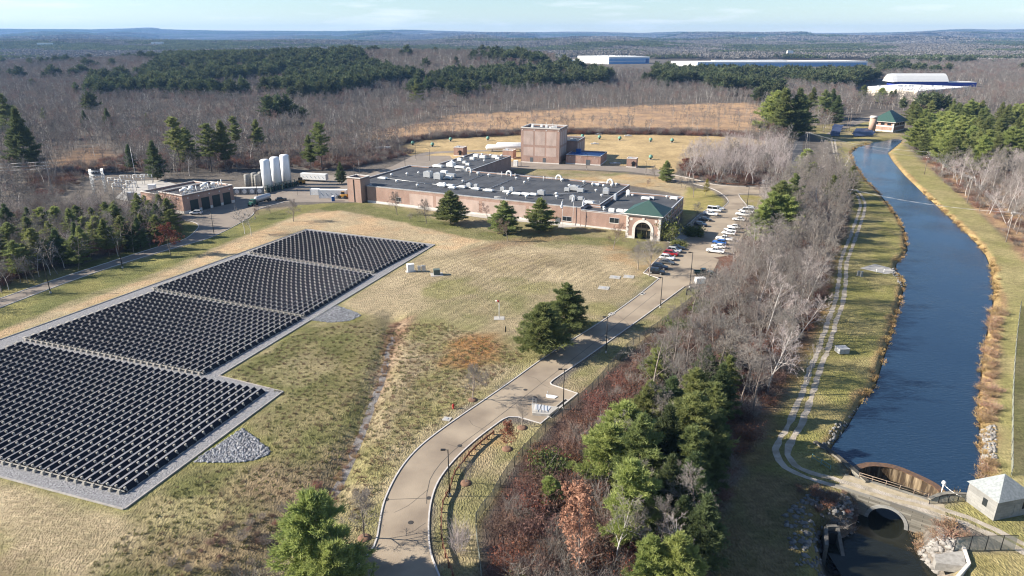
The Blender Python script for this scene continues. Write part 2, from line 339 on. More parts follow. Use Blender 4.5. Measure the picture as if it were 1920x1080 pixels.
zone(PP([(1290,350),(1335,358),(1360,376),(1356,388),(1310,400),(1278,424),(1282,370)]), (.24,.215,.075), (.30,.25,.10), 5, 41, 1.5, 2)
zone(PP([(1383,366),(1480,366),(1470,385),(1430,400),(1402,386)]), (.24,.205,.075), STRAW2, 5, 42, 1.5, 2)
zone(PP([(100,300),(175,270),(230,300),(160,330),(110,340)]), (.30,.185,.10), (.20,.13,.09), 6, 43, 4, 8, .8)
zone(PP([(1500,236),(1690,225),(1690,262),(1640,266),(1590,280),(1540,262)]), (.25,.22,.085), STRAW2, 5, 44, 2, 3)
zone(POOL, (.12,.10,.08), (.19,.165,.135), 1.2, 45, 2.6, 2)
for k, (px, py, rx, ry, c1, c2, st_) in enumerate(((960,490,110,22,(.20,.155,.10),(.25,.2,.11),.6),(850,540,60,20,(.17,.165,.06),(.22,.2,.09),.7),(1010,540,80,14,(.22,.205,.085),(.2,.18,.08),.6),(900,575,70,16,(.30,.25,.15),(.24,.19,.11),.6),(560,690,70,35,(.34,.29,.17),(.26,.22,.12),.6),(620,770,60,30,(.15,.145,.055),(.19,.16,.08),.65),(350,960,90,30,(.32,.27,.15),(.22,.19,.09),.6),(450,1000,80,28,(.16,.13,.085),(.21,.165,.1),.6),(1120,580,60,16,(.17,.165,.055),(.22,.2,.085),.6),(760,690,40,40,(.22,.165,.12),(.27,.22,.14),.6),(660,680,40,40,(.16,.16,.055),(.2,.17,.08),.6),(1090,610,60,14,(.18,.165,.06),(.22,.2,.085),.7))):
    X_, Y_ = P(px, py); dx_, dy_ = abs(P(px+rx, py)[0]-X_), abs(P(px, py-ry)[1]-Y_); q = ((gX-X_)/dx_)**2+((gY-Y_)/dy_)**2 + (fbm(gX/6, gY/6, 90+k, 3)-.5)*1.6
    setc(sstep(1.0, .2, q)*st_, c1, c2, 3, 120+k)
zone(PP([(1795,1045),(1815,1033),(1920,1036),(2100,1040),(2200,1200),(1780,1250),(1800,1080)]), (.24,.205,.085), (.30,.25,.12), 3, 47, 1.2, 2)
# mowing lines on the lawns
mow = inside(PP([(480,470),(830,440),(1240,520),(1050,655),(830,800),(700,1000),(640,1120),(-400,1120),(-400,900)]), gX, gY) & ~inside(PAD, gX, gY)
tt = (gX*.82 - gY*.57); st = np.sin(tt*2*math.pi/2.6 + 3*fbm(gX/25, gY/25, 51, 2)*6)
col *= (1 + np.where(mow, .13*st*sstep(.35, .55, fbm(gX/22, gY/22, 52, 2)), 0))[:, None]
mow2 = inside(PP([(960,316),(1263,340),(1360,378),(1285,420),(1180,345)]), gX, gY) | inside(FIELD, gX, gY)
col *= (1 + np.where(mow2, .09*np.sin((gX*.42+gY*.9)*2*math.pi/3.2 + 2*fbm(gX/15, gY/15, 53, 2)), 0))[:, None]
col *= (.84 + .32*fbm(gX/1.9, gY/1.9, 54, 3))[:, None]
nx, ny = len(gx), len(gy)
idx = np.arange(nx*ny).reshape(ny, nx)
F = np.stack([idx[:-1, :-1], idx[:-1, 1:], idx[1:, 1:], idx[1:, :-1]], -1).reshape(-1, 4)

gm = bpy.data.materials.new('ground_cover'); gm.use_nodes = True
N = gm.node_tree.nodes; L = gm.node_tree.links; b = N['Principled BSDF']; b.inputs['Roughness'].default_value = .95; b.inputs['Specular IOR Level'].default_value = .1
at = N.new('ShaderNodeAttribute'); at.attribute_name = 'cover'; tc = N.new('ShaderNodeTexCoord')
def nz(sc, det, stretch=None, dist=0):
    n = N.new('ShaderNodeTexNoise'); n.inputs['Scale'].default_value = sc; n.inputs['Detail'].default_value = det; n.inputs['Distortion'].default_value = dist
    if stretch:
        mp = N.new('ShaderNodeMapping'); mp.inputs['Scale'].default_value = stretch; mp.inputs['Rotation'].default_value = (0, 0, .6); L.new(tc.outputs['Object'], mp.inputs[0]); L.new(mp.outputs[0], n.inputs['Vector'])
    else: L.new(tc.outputs['Object'], n.inputs['Vector'])
    return n
def rngn(n, a, b_, c, d):
    r = N.new('ShaderNodeMapRange'); r.inputs[1].default_value = a; r.inputs[2].default_value = b_; r.inputs[3].default_value = c; r.inputs[4].default_value = d; L.new(n.outputs[0], r.inputs[0]); return r
n1 = nz(.55, 5, (1, 2.2, 1), .6); n2 = nz(2.2, 3, (1.6, .8, 1), .3); n3 = nz(.06, 3)
r1 = rngn(n1, .3, .7, .78, 1.22); r2 = rngn(n2, .3, .7, .74, 1.26); r3 = rngn(n3, .3, .7, .85, 1.15)
m1 = N.new('ShaderNodeMath'); m1.operation = 'MULTIPLY'; L.new(r1.outputs[0], m1.inputs[0]); L.new(r2.outputs[0], m1.inputs[1])
m2 = N.new('ShaderNodeMath'); m2.operation = 'MULTIPLY'; L.new(m1.outputs[0], m2.inputs[0]); L.new(r3.outputs[0], m2.inputs[1])
hs = N.new('ShaderNodeHueSaturation'); L.new(at.outputs['Color'], hs.inputs['Color']); L.new(m2.outputs[0], hs.inputs['Value']); L.new(hs.outputs[0], b.inputs['Base Color'])
bp = N.new('ShaderNodeBump'); bp.inputs['Strength'].default_value = .8; bp.inputs['Distance'].default_value = .35; L.new(m1.outputs[0], bp.inputs['Height']); L.new(bp.outputs[0], b.inputs['Normal'])
me = np_mesh('ground', np.stack([gX, gY, gh], -1), F, gm)
ca = me.color_attributes.new('cover', 'FLOAT_COLOR', 'POINT'); ca.data.foreach_set('color', np.concatenate([col, np.ones((len(col), 1))], 1).astype(np.float32).ravel())
ground = bpy.data.objects.new('ground', me); C.objects.link(ground); ground['kind'] = 'structure'
me.polygons.foreach_set('use_smooth', np.ones(len(me.polygons), bool))

# --- paved surfaces
ASPH_TAN = mat('asphalt_worn', (.325,.27,.205), (.215,.175,.135), .12, .9, .15, 8, spec=.15, detail=9, contrast=(.40,.66))
ASPH_GREY = mat('asphalt_pale', (.25,.215,.18), (.21,.18,.155), .2, .9, .15, 8, spec=.15)
ASPH_DARK = mat('asphalt_dark', (.12,.12,.12), (.09,.09,.095), .3, .9, .15, 8, spec=.2)
CONC = mat('concrete', (.42,.40,.37), (.34,.325,.30), .8, .85, .1, 6)
KERB = mat('granite_kerb', (.52,.50,.48), (.42,.40,.39), 1.5, .8)
GRAVEL = mat('gravel_grey', (.27,.27,.28), (.15,.15,.16), 2.2, .9, .9, 3, contrast=(.3,.7))
TRACK = mat('gravel_path', (.43,.38,.32), (.27,.235,.18), .55, .95, .5, 5, contrast=(.38,.66))
WHITEPAINT = mat('line_paint', (.7,.7,.66), (.5,.5,.47), 2, .7)
YELLOWPAINT = mat('yellow_paint', (.6,.42,.08), (.45,.32,.1), 2, .7)
TAR = mat('sealed_crack', (.06,.055,.05), rough=.7)
def flat(name, poly, z, m):
    o = MB().poly([(x, y, z) for x, y in (poly if area2(poly) > 0 else poly[::-1])]).build(name, m); o['kind'] = 'structure'; return o
def area2(p): return sum(p[i][0]*p[(i+1) % len(p)][1] - p[(i+1) % len(p)][0]*p[i][1] for i in range(len(p)))
def ribbon(mb, pts, off0, off1, z, z1=None, wob=0):
    """strip between two offsets of a polyline; with z1 a solid of that height"""
    pts = [Vector(p[:2]) for p in pts]; L_, R_ = [], []
    for i, p in enumerate(pts):
        d = (pts[min(i+1, len(pts)-1)] - pts[max(i-1, 0)]).normalized(); n = Vector((-d.y, d.x)); q = rnd.uniform(-wob, wob), rnd.uniform(-wob, wob); L_.append(p + n*(off1+q[0])); R_.append(p + n*(off0+q[1]))
    for i in range(len(pts)-1):
        if z1 is None: mb.quad((*R_[i], z), (*R_[i+1], z), (*L_[i+1], z), (*L_[i], z))
        else: mb.prism([R_[i], R_[i+1], L_[i+1], L_[i]], z, z1, bottom=False)
    return mb
rl = smooth_line(PP(ROAD_L), 1.2); rr = smooth_line(PP(ROAD_R[:9]), 1.2) + smooth_line(PP(ROAD_R[8:12]), .8)[1:] + PP(ROAD_R[12:14]) + smooth_line(PP(ROAD_R[14:17]), .8)[1:] + smooth_line(PP(ROAD_R[16:]), 1.5)[1:]
flat('road', rl + rr[::-1], .03, ASPH_TAN)
flat('parking_lot', PP(LOT), .034, ASPH_TAN)
flat('service_road', PP(LEFTROAD), .026, ASPH_GREY)
flat('entrance_path', PP([(1240,449),(1262,458),(1300,441),(1285,424),(1268,432)]), .038, CONC)
flat('side_road', PP([(1480,345),(1500,345),(1502,300),(1506,262),(1490,262),(1484,300)]), .03, ASPH_DARK)
flat('pump_station_road', PP([(1560,252),(1600,236),(1640,222),(1640,217),(1612,221),(1575,235),(1548,252)]), .03, ASPH_GREY)
flat('footpath', PP([(690,380),(780,391),(900,408),(1000,418),(1060,424),(1090,426),(1090,422),(1000,414),(900,403),(780,386),(690,376)]), .02, CONC)
flat('field_track', PP([(770,292),(800,285),(870,282),(960,280),(960,283),(870,285),(815,288),(790,293)]), .02, ASPH_GREY)
mb = MB(); ribbon(mb, rl, 0, .22, -.05, .15); ribbon(mb, rr, -.22, 0, -.05, .15)
lot = PP(LOT); ribbon(mb, lot[1:4], 0, .2, -.05, .15); ribbon(mb, lot[5:8], 0, .2, -.05, .15); ribbon(mb, smooth_line(lot[8:14], 1.5), 0, .2, -.05, .15); ribbon(mb, smooth_line(lot[14:19], 1.5), 0, .2, -.05, .15); ribbon(mb, smooth_line(lot[19:24], 1.2), 0, .2, -.05, .15)
lr = PP(LEFTROAD); ribbon(mb, smooth_line(lr[0:10], 1.5), 0, .2, -.05, .15); ribbon(mb, smooth_line(lr[40:], 2), 0, .2, -.05, .15)
o = mb.build('kerb', KERB); o['kind'] = 'structure'
mb = MB()                                                                           # parking bays, centre seam, patches
def bays(a, b, n, dep):
    A, B = Vector(P(*a)), Vector(P(*b)); d = (B-A)/n; nrm = Vector((d.y, -d.x)).normalized()
    for i in range(n+1):
        p = A + d*i; t = d.normalized()*.06
        mb.quad((*(p-t), .042), (*(p-t+nrm*dep), .042), (*(p+t+nrm*dep), .042), (*(p+t), .042))
bays((1208,512), (1261,459), 9, 5.2); bays((1290,421), (1331,389), 9, 5.2)
o = mb.build('road_marking', WHITEPAINT); o['kind'] = 'structure'
mb = MB(); ribbon(mb, smooth_line(PP([(800,945),(806,900),(845,850),(930,785),(1040,700),(1130,630),(1230,550)]), 2), -.05, .05, .037)
for a, b in (((723,937),(808,934)), ((1335,487),(1312,500))): ribbon(mb, PP([a, b]), -.05, .05, .037)
for a, b in (((745,960),(800,915)), ((760,1000),(803,985)), ((838,830),(872,842)), ((880,790),(915,808)), ((990,705),(1035,728)), ((1075,645),(1100,665)), ((1160,590),(1180,612)), ((1250,520),(1300,500)), ((1290,475),(1340,470)), ((1310,430),(1370,425))): ribbon(mb, smooth_line([tuple(Vector(P(*a)).lerp(Vector(P(*b)), t) + Vector((rnd.uniform(-.5, .5), rnd.uniform(-.5, .5)))) for t in (0, .3, .6, 1)], .8), -.03, .03, .039)
o = mb.build('road_seam', TAR); o['kind'] = 'structure'

# --- paths and gravel
pc = smooth_line(PP(PATHC), 1.5)
mb = MB(); ribbon(mb, pc, -1.45, -.4, .03, wob=.2); ribbon(mb, pc, .4, 1.45, .03, wob=.2)
o = mb.build('gravel_path', TRACK); o['kind'] = 'structure'
flat('solar_gravel_bed', PAD, .05, GRAVEL)
EDGE = mat('timber_edging', (.40,.37,.34), (.30,.28,.26), 1.2, .9)
mb = MB(); ribbon(mb, PAD + PAD[:1], -.22, .0, -.05, .22)
o = mb.build('edging_kerb', EDGE); o['kind'] = 'structure'
STONE = mat('riprap_stone', (.24,.235,.23), (.12,.118,.115), 1.2, .9, .5, objrand=.2)
def rock_np(n, r):
    """n irregular stones: vertices of a squashed octahedron each"""
    base = np.array([(1,0,0),(0,1,0),(-1,0,0),(0,-1,0),(.1,.1,.8),(0,0,-.7),(.7,.7,.35),(-.7,.6,.3)], float)
    fc = np.array([(0,6,4),(6,1,4),(1,7,4),(7,2,4),(2,3,4),(3,0,4),(6,0,5),(1,6,5),(7,1,5),(2,7,5),(3,2,5),(0,3,5)])
    a = rng.uniform(0, 6.28, n); s = r*rng.uniform(.5, 1.35, (n, 1, 1))*rng.uniform(.7, 1.3, (n, 1, 3))
    v = base[None]*s*rng.uniform(.8, 1.2, (n, 8, 1)); c, q = np.cos(a)[:, None], np.sin(a)[:, None]
    return np.stack([v[..., 0]*c - v[..., 1]*q, v[..., 0]*q + v[..., 1]*c, v[..., 2]], -1), fc
def rocks(name, label, poly, n, r, m, zoff=0.0):
    bx = [p[0] for p in poly]; by = [p[1] for p in poly]
    x = rng.uniform(min(bx), max(bx), n*3); y = rng.uniform(min(by), max(by), n*3); k = inside(poly, x, y); x, y = x[k][:n], y[k][:n]
    v, fc = rock_np(len(x), r); z = ground_h(x, y) + zoff
    V = (v + np.stack([x, y, z], -1)[:, None]).reshape(-1, 3); Fa = (fc[None] + (np.arange(len(x))*8)[:, None, None]).reshape(-1, 3)
    o = bpy.data.objects.new(name, np_mesh(name, V, Fa, m)); C.objects.link(o); return tag(o, label, 'stones', kind='stuff')
for g_ in GRAVELS: flat('drain_gravel_bed', g_, .02, GRAVEL)
RIP = mat('drain_stone', (.34,.345,.36), (.15,.155,.17), 1.6, .9, contrast=(.35,.65))
rocks('drain_stones', 'grey stones heaped in the bulge beside the nearest solar panels', GRAVELS[0], 1500, .24, RIP, .05)
rocks('drain_stones', 'small grey stone patch beside the second solar panel block', GRAVELS[1], 900, .22, RIP, .05)
sw = [p for p in SWALE]
mb = MB(); ribbon(mb, smooth_line(SWALE[1:9], 1.2), -.75, .75, -.91, wob=.6); o = mb.build('swale_gravel_bed', mat('swale_gravel', (.23,.22,.215), (.13,.112,.10), .6, .95, .8, 4)); o['kind'] = 'structure'

# --- water
def water_mat(name, c, rough, scale, dist):
    m = mat(name, c, rough=rough, spec=.5); nt = m.node_tree; N = nt.nodes; L = nt.links; b = N['Principled BSDF']; b.inputs['IOR'].default_value = 1.33
    tc = N.new('ShaderNodeTexCoord'); mp = N.new('ShaderNodeMapping'); mp.inputs['Scale'].default_value = (.55, 1.6, 1); mp.inputs['Rotation'].default_value = (0, 0, -.25); L.new(tc.outputs['Object'], mp.inputs[0])
    n = N.new('ShaderNodeTexNoise'); n.inputs['Scale'].default_value = scale; n.inputs['Detail'].default_value = 5; n.inputs['Distortion'].default_value = .4; L.new(mp.outputs[0], n.inputs['Vector'])
    bp = N.new('ShaderNodeBump'); bp.inputs['Strength'].default_value = 1; bp.inputs['Distance'].default_value = dist; L.new(n.outputs[0], bp.inputs['Height']); L.new(bp.outputs[0], b.inputs['Normal'])
    n2 = N.new('ShaderNodeTexNoise'); n2.inputs['Scale'].default_value = .045; n2.inputs['Detail'].default_value = 4; L.new(tc.outputs['Object'], n2.inputs['Vector']); r2 = N.new('ShaderNodeMapRange'); r2.inputs[1].default_value = .35; r2.inputs[2].default_value = .65; r2.inputs[3].default_value = .25; r2.inputs[4].default_value = 1.1; L.new(n2.outputs[0], r2.inputs[0]); L.new(r2.outputs[0], bp.inputs['Strength'])
    return m
WATER = water_mat('canal_water', (.014,.035,.070), .11, 1.6, .09); WATER2 = water_mat('pool_water', (.014,.016,.013), .06, 1.6, .03)
flat('canal_water', CANAL, WZ, WATER)
bxs = POOL + []
flat('pool_water', [(45, 60), (95, 60), (95, 100), (45, 100)], PZ, WATER2)
# ================================================================ BUILDINGS
BRICK = brick_mat('brick_pinkbrown', (.36,.215,.165), (.31,.18,.14), (.40,.33,.28))
BRICK2 = brick_mat('brick_reddish', (.35,.19,.14), (.29,.155,.115), (.38,.31,.26))
PANEL = brick_mat('block_pale', (.47,.36,.31), (.44,.335,.29), (.5,.41,.36), .4, .2)
STONEW = mat('cast_stone', (.66,.62,.58), (.55,.51,.47), 1.5, .8)
COPING = mat('metal_coping', (.52,.54,.57), (.44,.46,.49), 1, .5, metal=.2)
ROOFM = mat('roof_membrane', (.052,.055,.062), (.085,.088,.095), .18, .75, detail=6, contrast=(.4,.75))
ROOFW = mat('roof_white', (.80,.79,.77), (.70,.69,.67), .05, .7)
DARKG = mat('window_glass', (.02,.025,.03), rough=.12, spec=.6)
DARK = mat('dark_opening', (.012,.012,.013), rough=.9)
DOORG = mat('door_grey', (.10,.11,.12), rough=.5)
DOORK = mat('door_greenblack', (.014,.024,.022), (.02,.03,.028), 3, .5)
GALV = mat('galvanised_metal', (.50,.51,.52), (.40,.41,.42), 3, .45, metal=.4)
OFFW = mat('painted_white', (.78,.78,.77), (.68,.68,.66), 1.2, .5)
GREYM = mat('grey_metal', (.30,.31,.32), (.24,.25,.26), 2, .5, metal=.3)
BLACKM = mat('black_metal', (.014,.014,.015), rough=.5)
BLUEROOF = mat('blue_roof_cover', (.025,.15,.42), (.02,.10,.30), .5, .4)
BLUEM = mat('blue_plastic', (.02,.10,.32), (.015,.08,.26), 2, .4)
GREENM = mat('green_paint', (.02,.09,.07), (.015,.065,.05), 1, .5)
def ribbed(name, c, c2, per, axis_=0):
    m = mat(name, c, rough=.45, spec=.4, metal=.1); nt = m.node_tree; N = nt.nodes; L = nt.links; b = N['Principled BSDF']
    tc = N.new('ShaderNodeTexCoord'); wv = N.new('ShaderNodeTexWave'); wv.bands_direction = 'XYZ'[axis_] if axis_ < 3 else 'DIAGONAL'; wv.inputs['Scale'].default_value = math.pi/per/10*6.3; L.new(tc.outputs['Object'], wv.inputs[0])
    mr = N.new('ShaderNodeMapRange'); mr.inputs[1].default_value = .8; mr.inputs[2].default_value = .98; L.new(wv.outputs[1], mr.inputs[0])
    x = N.new('ShaderNodeMix'); x.data_type = 'RGBA'; x.inputs[6].default_value = (*c, 1); x.inputs[7].default_value = (*c2, 1); L.new(mr.outputs[0], x.inputs[0]); L.new(x.outputs[2], b.inputs['Base Color'])
    bp = N.new('ShaderNodeBump'); bp.inputs['Strength'].default_value = .6; bp.inputs['Distance'].default_value = .06; L.new(mr.outputs[0], bp.inputs['Height']); L.new(bp.outputs[0], b.inputs['Normal']); return m
GREENROOF = ribbed('green_standing_seam', (.022,.066,.054), (.06,.125,.105), .5)
WHITERIB = ribbed('white_ribbed_roof', (.66,.66,.65), (.5,.5,.5), 6.0)

def ccw(p): return list(p) if area2(p) > 0 else list(p)[::-1]
def cen(p): return (sum(a[0] for a in p)/len(p), sum(a[1] for a in p)/len(p))
def offset_poly(p, d):
    p = ccw(p); n = len(p); out = []
    for i in range(n):
        a, b, c = Vector(p[i-1]), Vector(p[i]), Vector(p[(i+1) % n]); d1 = (b-a).normalized(); d2 = (c-b).normalized(); n1 = Vector((-d1.y, d1.x)); n2 = Vector((-d2.y, d2.x))
        m = (n1+n2); m = m/max(m.length_squared, .2)*2; out.append(tuple(b + m*d))
    return out
def ring(mb, outer, inner, z0, z1):
    o, i_ = ccw(outer), ccw(inner); n = len(o)
    for k in range(n):
        j = (k+1) % n
        mb.loft([[(*o[k], z0), (*o[j], z0), (*i_[j], z0), (*i_[k], z0)], [(*o[k], z1), (*o[j], z1), (*i_[j], z1), (*i_[k], z1)]], caps=True)
    return mb
def shell(root, poly, h, wallm, roofm=None, par=.45, base_h=.9, cop=.14, capm=None, tint=None, name='wall'):
    """flat-roofed walls: wall, roof, coping and pale base course as parts of root"""
    poly = ccw(poly); inn = offset_poly(poly, .3)
    mb = MB(); mb.prism(poly, -.2, h, top=False, bottom=False); ring(mb, poly, inn, h-par, h-.001); mb.build(name, wallm, root)
    MB().poly([(x, y, h-par+.02) for x, y in inn]).build('roof', roofm or ROOFM, root)
    ring(MB(), offset_poly(poly, -.06), offset_poly(poly, .36), h, h+cop).build('coping', capm or COPING, root)
    if base_h: ring(MB(), offset_poly(poly, -.07), offset_poly(poly, .1), -.1, base_h).build('base_course', STONEW, root)
def on_wall(A, B, u, w, z0, z1, proud=.04, depth=.1):
    """box set on the outside of wall A->B (outside on the right hand): u metres from A, w wide"""
    A, B = Vector(A[:2]), Vector(B[:2]); d = (B-A).normalized(); n = Vector((d.y, -d.x)); p = A+d*u; q = A+d*(u+w)
    return MB().prism([tuple(p+n*proud), tuple(q+n*proud), tuple(q-n*depth), tuple(p-n*depth)], z0, z1)
def wall_part(root, name, m, A, B, u, w, z0, z1, proud=.04): return on_wall(A, B, u, w, z0, z1, proud).build(name, m, root)
def window(root, A, B, u, w, z0, z1, sill=True, name='window'):
    o = wall_part(root, name, DARKG, A, B, u, w, z0, z1, .03)
    fr = MB(); A2, B2 = Vector(A[:2]), Vector(B[:2])
    for uu, ww, a, b_ in ((u-.1, .1, z0, z1), (u+w, .1, z0, z1), (u-.1, w+.2, z1, z1+.12), (u+w/2-.04, .08, z0, z1)):
        t = on_wall(A, B, uu, ww, a, b_, .07); k = len(fr.v); fr.v += t.v; [fr.face(tuple(i+k for i in f)) for f in t.f]
    f = fr.build('frame', COPING, o, off=(0, 0, 0)); f.location = -parent_world(o)
    if sill: s = on_wall(A, B, u-.25, w+.5, z0-.22, z0-.01, .12).build('sill', STONEW, o, off=(0, 0, 0)); s.location = -parent_world(o)
    return o
def arch_mb(A, B, c, r, spring, ztop, z0, proud, depth, half=None, n=14, ring_w=None):
    """wall (or ring of width ring_w) around an arched opening centred c metres from A"""
    mb = MB(); A, B = Vector(A[:2]), Vector(B[:2]); d = (B-A).normalized(); nn = Vector((d.y, -d.x)); w = half or r
    def pt(u, z, o): q = A+d*u+nn*o; return (q.x, q.y, z)
    for i in range(n):
        a0, a1 = math.pi*(1-i/n), math.pi*(1-(i+1)/n)
        u0, u1, y0, y1 = c+r*math.cos(a0), c+r*math.cos(a1), spring+r*math.sin(a0), spring+r*math.sin(a1)
        if ring_w: R_ = r+ring_w; U0, U1, t0, t1 = c+R_*math.cos(a0), c+R_*math.cos(a1), spring+R_*math.sin(a0), spring+R_*math.sin(a1)
        else: U0, U1, t0, t1 = u0, u1, ztop, ztop
        mb.loft([[pt(u0, y0, proud), pt(u1, y1, proud), pt(U1, t1, proud), pt(U0, t0, proud)], [pt(u0, y0, -depth), pt(u1, y1, -depth), pt(U1, t1, -depth), pt(U0, t0, -depth)]])
    L_ = (B-A).length
    for u0, u1 in (((c-r-ring_w, c-r), (c+r, c+r+ring_w)) if ring_w else ((0, c-r), (c+r, L_))):
        mb.loft([[pt(u0, z0, proud), pt(u1, z0, proud), pt(u1, spring if ring_w else ztop, proud), pt(u0, spring if ring_w else ztop, proud)], [pt(u0, z0, -depth), pt(u1, z0, -depth), pt(u1, spring if ring_w else ztop, -depth), pt(u0, spring if ring_w else ztop, -depth)]])
    return mb

O0, UX, VX = Vector((25.2, 249.0)), Vector((-.9085, .418)), Vector((.418, .9085))
def LW(u, v): q = O0+UX*u+VX*v; return (q.x, q.y)
AX = math.atan2(-UX.y, -UX.x)                          # heading of the front wall, left to right
# ---- long main building
HB = 7.0
main = thing('treatment_building', 'long low brick building with black flat roof full of vents', 'building', (*LW(48, 25), 0))
mp_ = [LW(*q) for q in ((0,0),(0,7.6),(-5,7.6),(-5,48),(72,48.5),(72,95),(94.5,95),(94.5,49),(105,49),(105,3),(95,3),(95,0))]
shell(main, mp_, HB, BRICK, base_h=0, cop=.10)
A0, B0 = LW(95, 0), LW(0, 0)
for u, w in ((21, 11.2), (33.6, 9.6), (44.6, 8.4), (54.4, 8.6), (64.4, 8.6), (74.4, 9.2)): wall_part(main, 'wall_panel', PANEL, A0, B0, u, w, .95, 5.55, .03)
wall_part(main, 'plinth', STONEW, A0, B0, 0, 95, -.1, .8, .09)
wall_part(main, 'string_course', STONEW, A0, B0, 0, 95, 6.72, 6.86, .06)
window(main, A0, B0, 14.5, 2.2, 1.7, 3.3)
wall_part(main, 'door', DOORG, A0, B0, 85.2, 2.0, .02, 2.4, .1); window(main, A0, B0, 88.0, 3.4, 1.4, 3.0)
tw = [LW(*q) for q in ((103,-2.6),(103,4.0),(96.2,4.0),(96.2,-2.6))]
tower = [p for p in tw]
tp = ccw(tower); mb = MB().prism(tp, -.2, 10.2, top=False, bottom=False); ring(mb, tp, offset_poly(tp, .3), 9.7, 10.199); mb.build('corner_tower', BRICK, main)
MB().poly([(x, y, 9.72) for x, y in offset_poly(tp, .3)]).build('tower_roof', ROOFM, main)
ring(MB(), offset_poly(tp, -.18), offset_poly(tp, .4), 10.2, 10.5).build('tower_coping', STONEW, main)
MB().prism([LW(u, v) for u, v in ((99.9,-2.72),(99.5,-2.72),(99.5,-2.55),(99.9,-2.55))], 0, 9.7).build('downpipe', BLACKM, main)
mb = MB(); mb.tube((*LW(99, 1), 9.7), (*LW(99, 1), 17.5), .05, .03, 6); mb.build('antenna', GREYM, main)
for u0, u1, v in ((104, 72, 47.9), (71.5, -4.6, 47.9)): pass
mb = MB()                                              # seams of the roofing sheets
for u in np.arange(2, 104, 6.1): mb.prism([LW(u, .5), LW(u+.12, .5), LW(u+.12, 48), LW(u, 48)], 6.56, 6.60, bottom=False)
for v in np.arange(52, 94, 6): mb.prism([LW(72.5, v), LW(94, v), LW(94, v+.12), LW(72.5, v+.12)], 6.56, 6.60, bottom=False)
mb.build('roof_seams', mat('roof_seam', (.075,.08,.09), rough=.8), main)
RZ = 6.56
def vent_dome(u, v, s=1.0, z=RZ, root=main):
    x, y = LW(u, v); MB().lathe([(.35*s, z), (.35*s, z+.7*s), (.62*s, z+.72*s), (.66*s, z+1.1*s), (.45*s, z+1.35*s), (.05, z+1.42*s)], x, y, 12).build('roof_vent', OFFW, root)
def gooseneck(u, v, r=1.15, z=RZ, root=main):
    x, y = LW(u, v); mb = MB(); pts = [Vector((x+UX.x*-r, y+UX.y*-r, z))] + [Vector((x-UX.x*r*math.cos(t), y-UX.y*r*math.cos(t), z+1.0+r*1.05*math.sin(t))) for t in np.linspace(0, math.pi, 11)] + [Vector((x+UX.x*r, y+UX.y*r, z+.45))]
    for a, b_ in zip(pts, pts[1:]): mb.tube(a, b_, .42, .42, 10)
    mb.build('gooseneck_vent', OFFW, root)
def roof_box(u, v, l, w, h, m=GALV, z=RZ, root=main, name='roof_unit', legs=.35):
    x, y = LW(u, v); mb = MB(); mb.box(x, y, z+legs, l, w, h, AX); mb.box(x, y, z+legs+h, l*.9, w*.86, .1, AX)
    for sx in (-.42, .42): mb.box(x+math.cos(AX)*l*sx, y+math.sin(AX)*l*sx, z, .18, w*.8, legs, AX)
    if h > 1.2: mb.box(x, y-.0, z+legs+h+.1, l*.35, w*.35, .3, AX)
    mb.build(name, m, root)
def hood(u, v, l=3.6, w=2.2, z=RZ, root=main):
    x, y = LW(u, v); ca, sa = math.cos(AX), math.sin(AX); mb = MB(); mb.box(x, y, z, l*.62, w*.6, .55, AX)
    r = lambda sx, sy, zz: [(x+ca*a*l*sx-sa*b_*w*sy, y+sa*a*l*sx+ca*b_*w*sy, zz) for a, b_ in ((-.5,-.5),(.5,-.5),(.5,.5),(-.5,.5))]
    mb.loft([r(1, 1, z+.55), r(1, 1, z+.75), r(.72, .66, z+1.05)]); mb.build('roof_hood', OFFW, root)
for u, v in ((71,46.2),(50.5,46.2),(26.5,46.4),(3.2,46.6)): gooseneck(u, v)
for u, v in ((98,23),(93,28),(90,33),(86,37),(64,42),(58,41),(44,40),(38,40),(37,33),(88,12),(75,8),(62,24),(17,34),(9,41),(4,40),(14,12),(4,30),(1,42),(16,16.5),(33.5,8.5),(25,7.5),(-1,22),(0,45),(24,44),(14,44),(66,15)): vent_dome(u, v, rnd.uniform(.85, 1.15))
for u, v, l in ((98,16,4.2),(66,13,3.6),(60,11,3.2),(57,14,3.6),(50,13,3.6),(44,12.5,4.4),(36,13,3.2),(31,11.5,4.0),(27.5,12.2,4.2),(24.5,13,3.6),(63,14.5,3.4),(68,15.5,3.2),(0,8.8,4.2),(8,42,3.4)): hood(u, v, l)
for u, v, l, w, h in ((82,28,3.4,2.6,2.3),(75.5,26,3.4,2.6,2.5),(78.5,33,3.6,2,1.2),(73,33,4.2,2,1.2),(72,29,3.2,1.6,.9),(80,39,3,2,1),(55,16.5,2,1.6,1.4),(52,17,1.6,1.4,1.2),(39,15.5,1.8,1.4,1.3),(35.5,16.5,1.8,1.4,1.3),(22,15.5,2.8,2,1.5),(13,29,4,2.4,1.6),(9.5,27,2.6,2,1.2),(15,26,2.2,1.4,1.2),(0,31,2.4,1.8,1.4),(-1,27.5,2.4,1.6,1.2),(7.5,12,2.2,1.6,1.4),(4.5,12.5,2.2,1.6,1.1)): roof_box(u, v, l, w, h, GALV if h > 1 else OFFW)
for u, v, l, w, h in ((91,52,5,2.2,.8),(86,56,3.4,3.4,1.6),(80,54,5,2,.7),(89,62,2,1.4,1),(84,66,1.6,1.4,1),(90,72,2.4,1.6,1.1),(86,78,2.2,1.6,1),(83,84,3,2,1.2),(78,88,3,2,1),(74.5,84,2,1.6,.9),(88,86,2.6,1.8,1.2),(80,62,1.8,1.4,.9)): roof_box(u, v, l, w, h, OFFW)
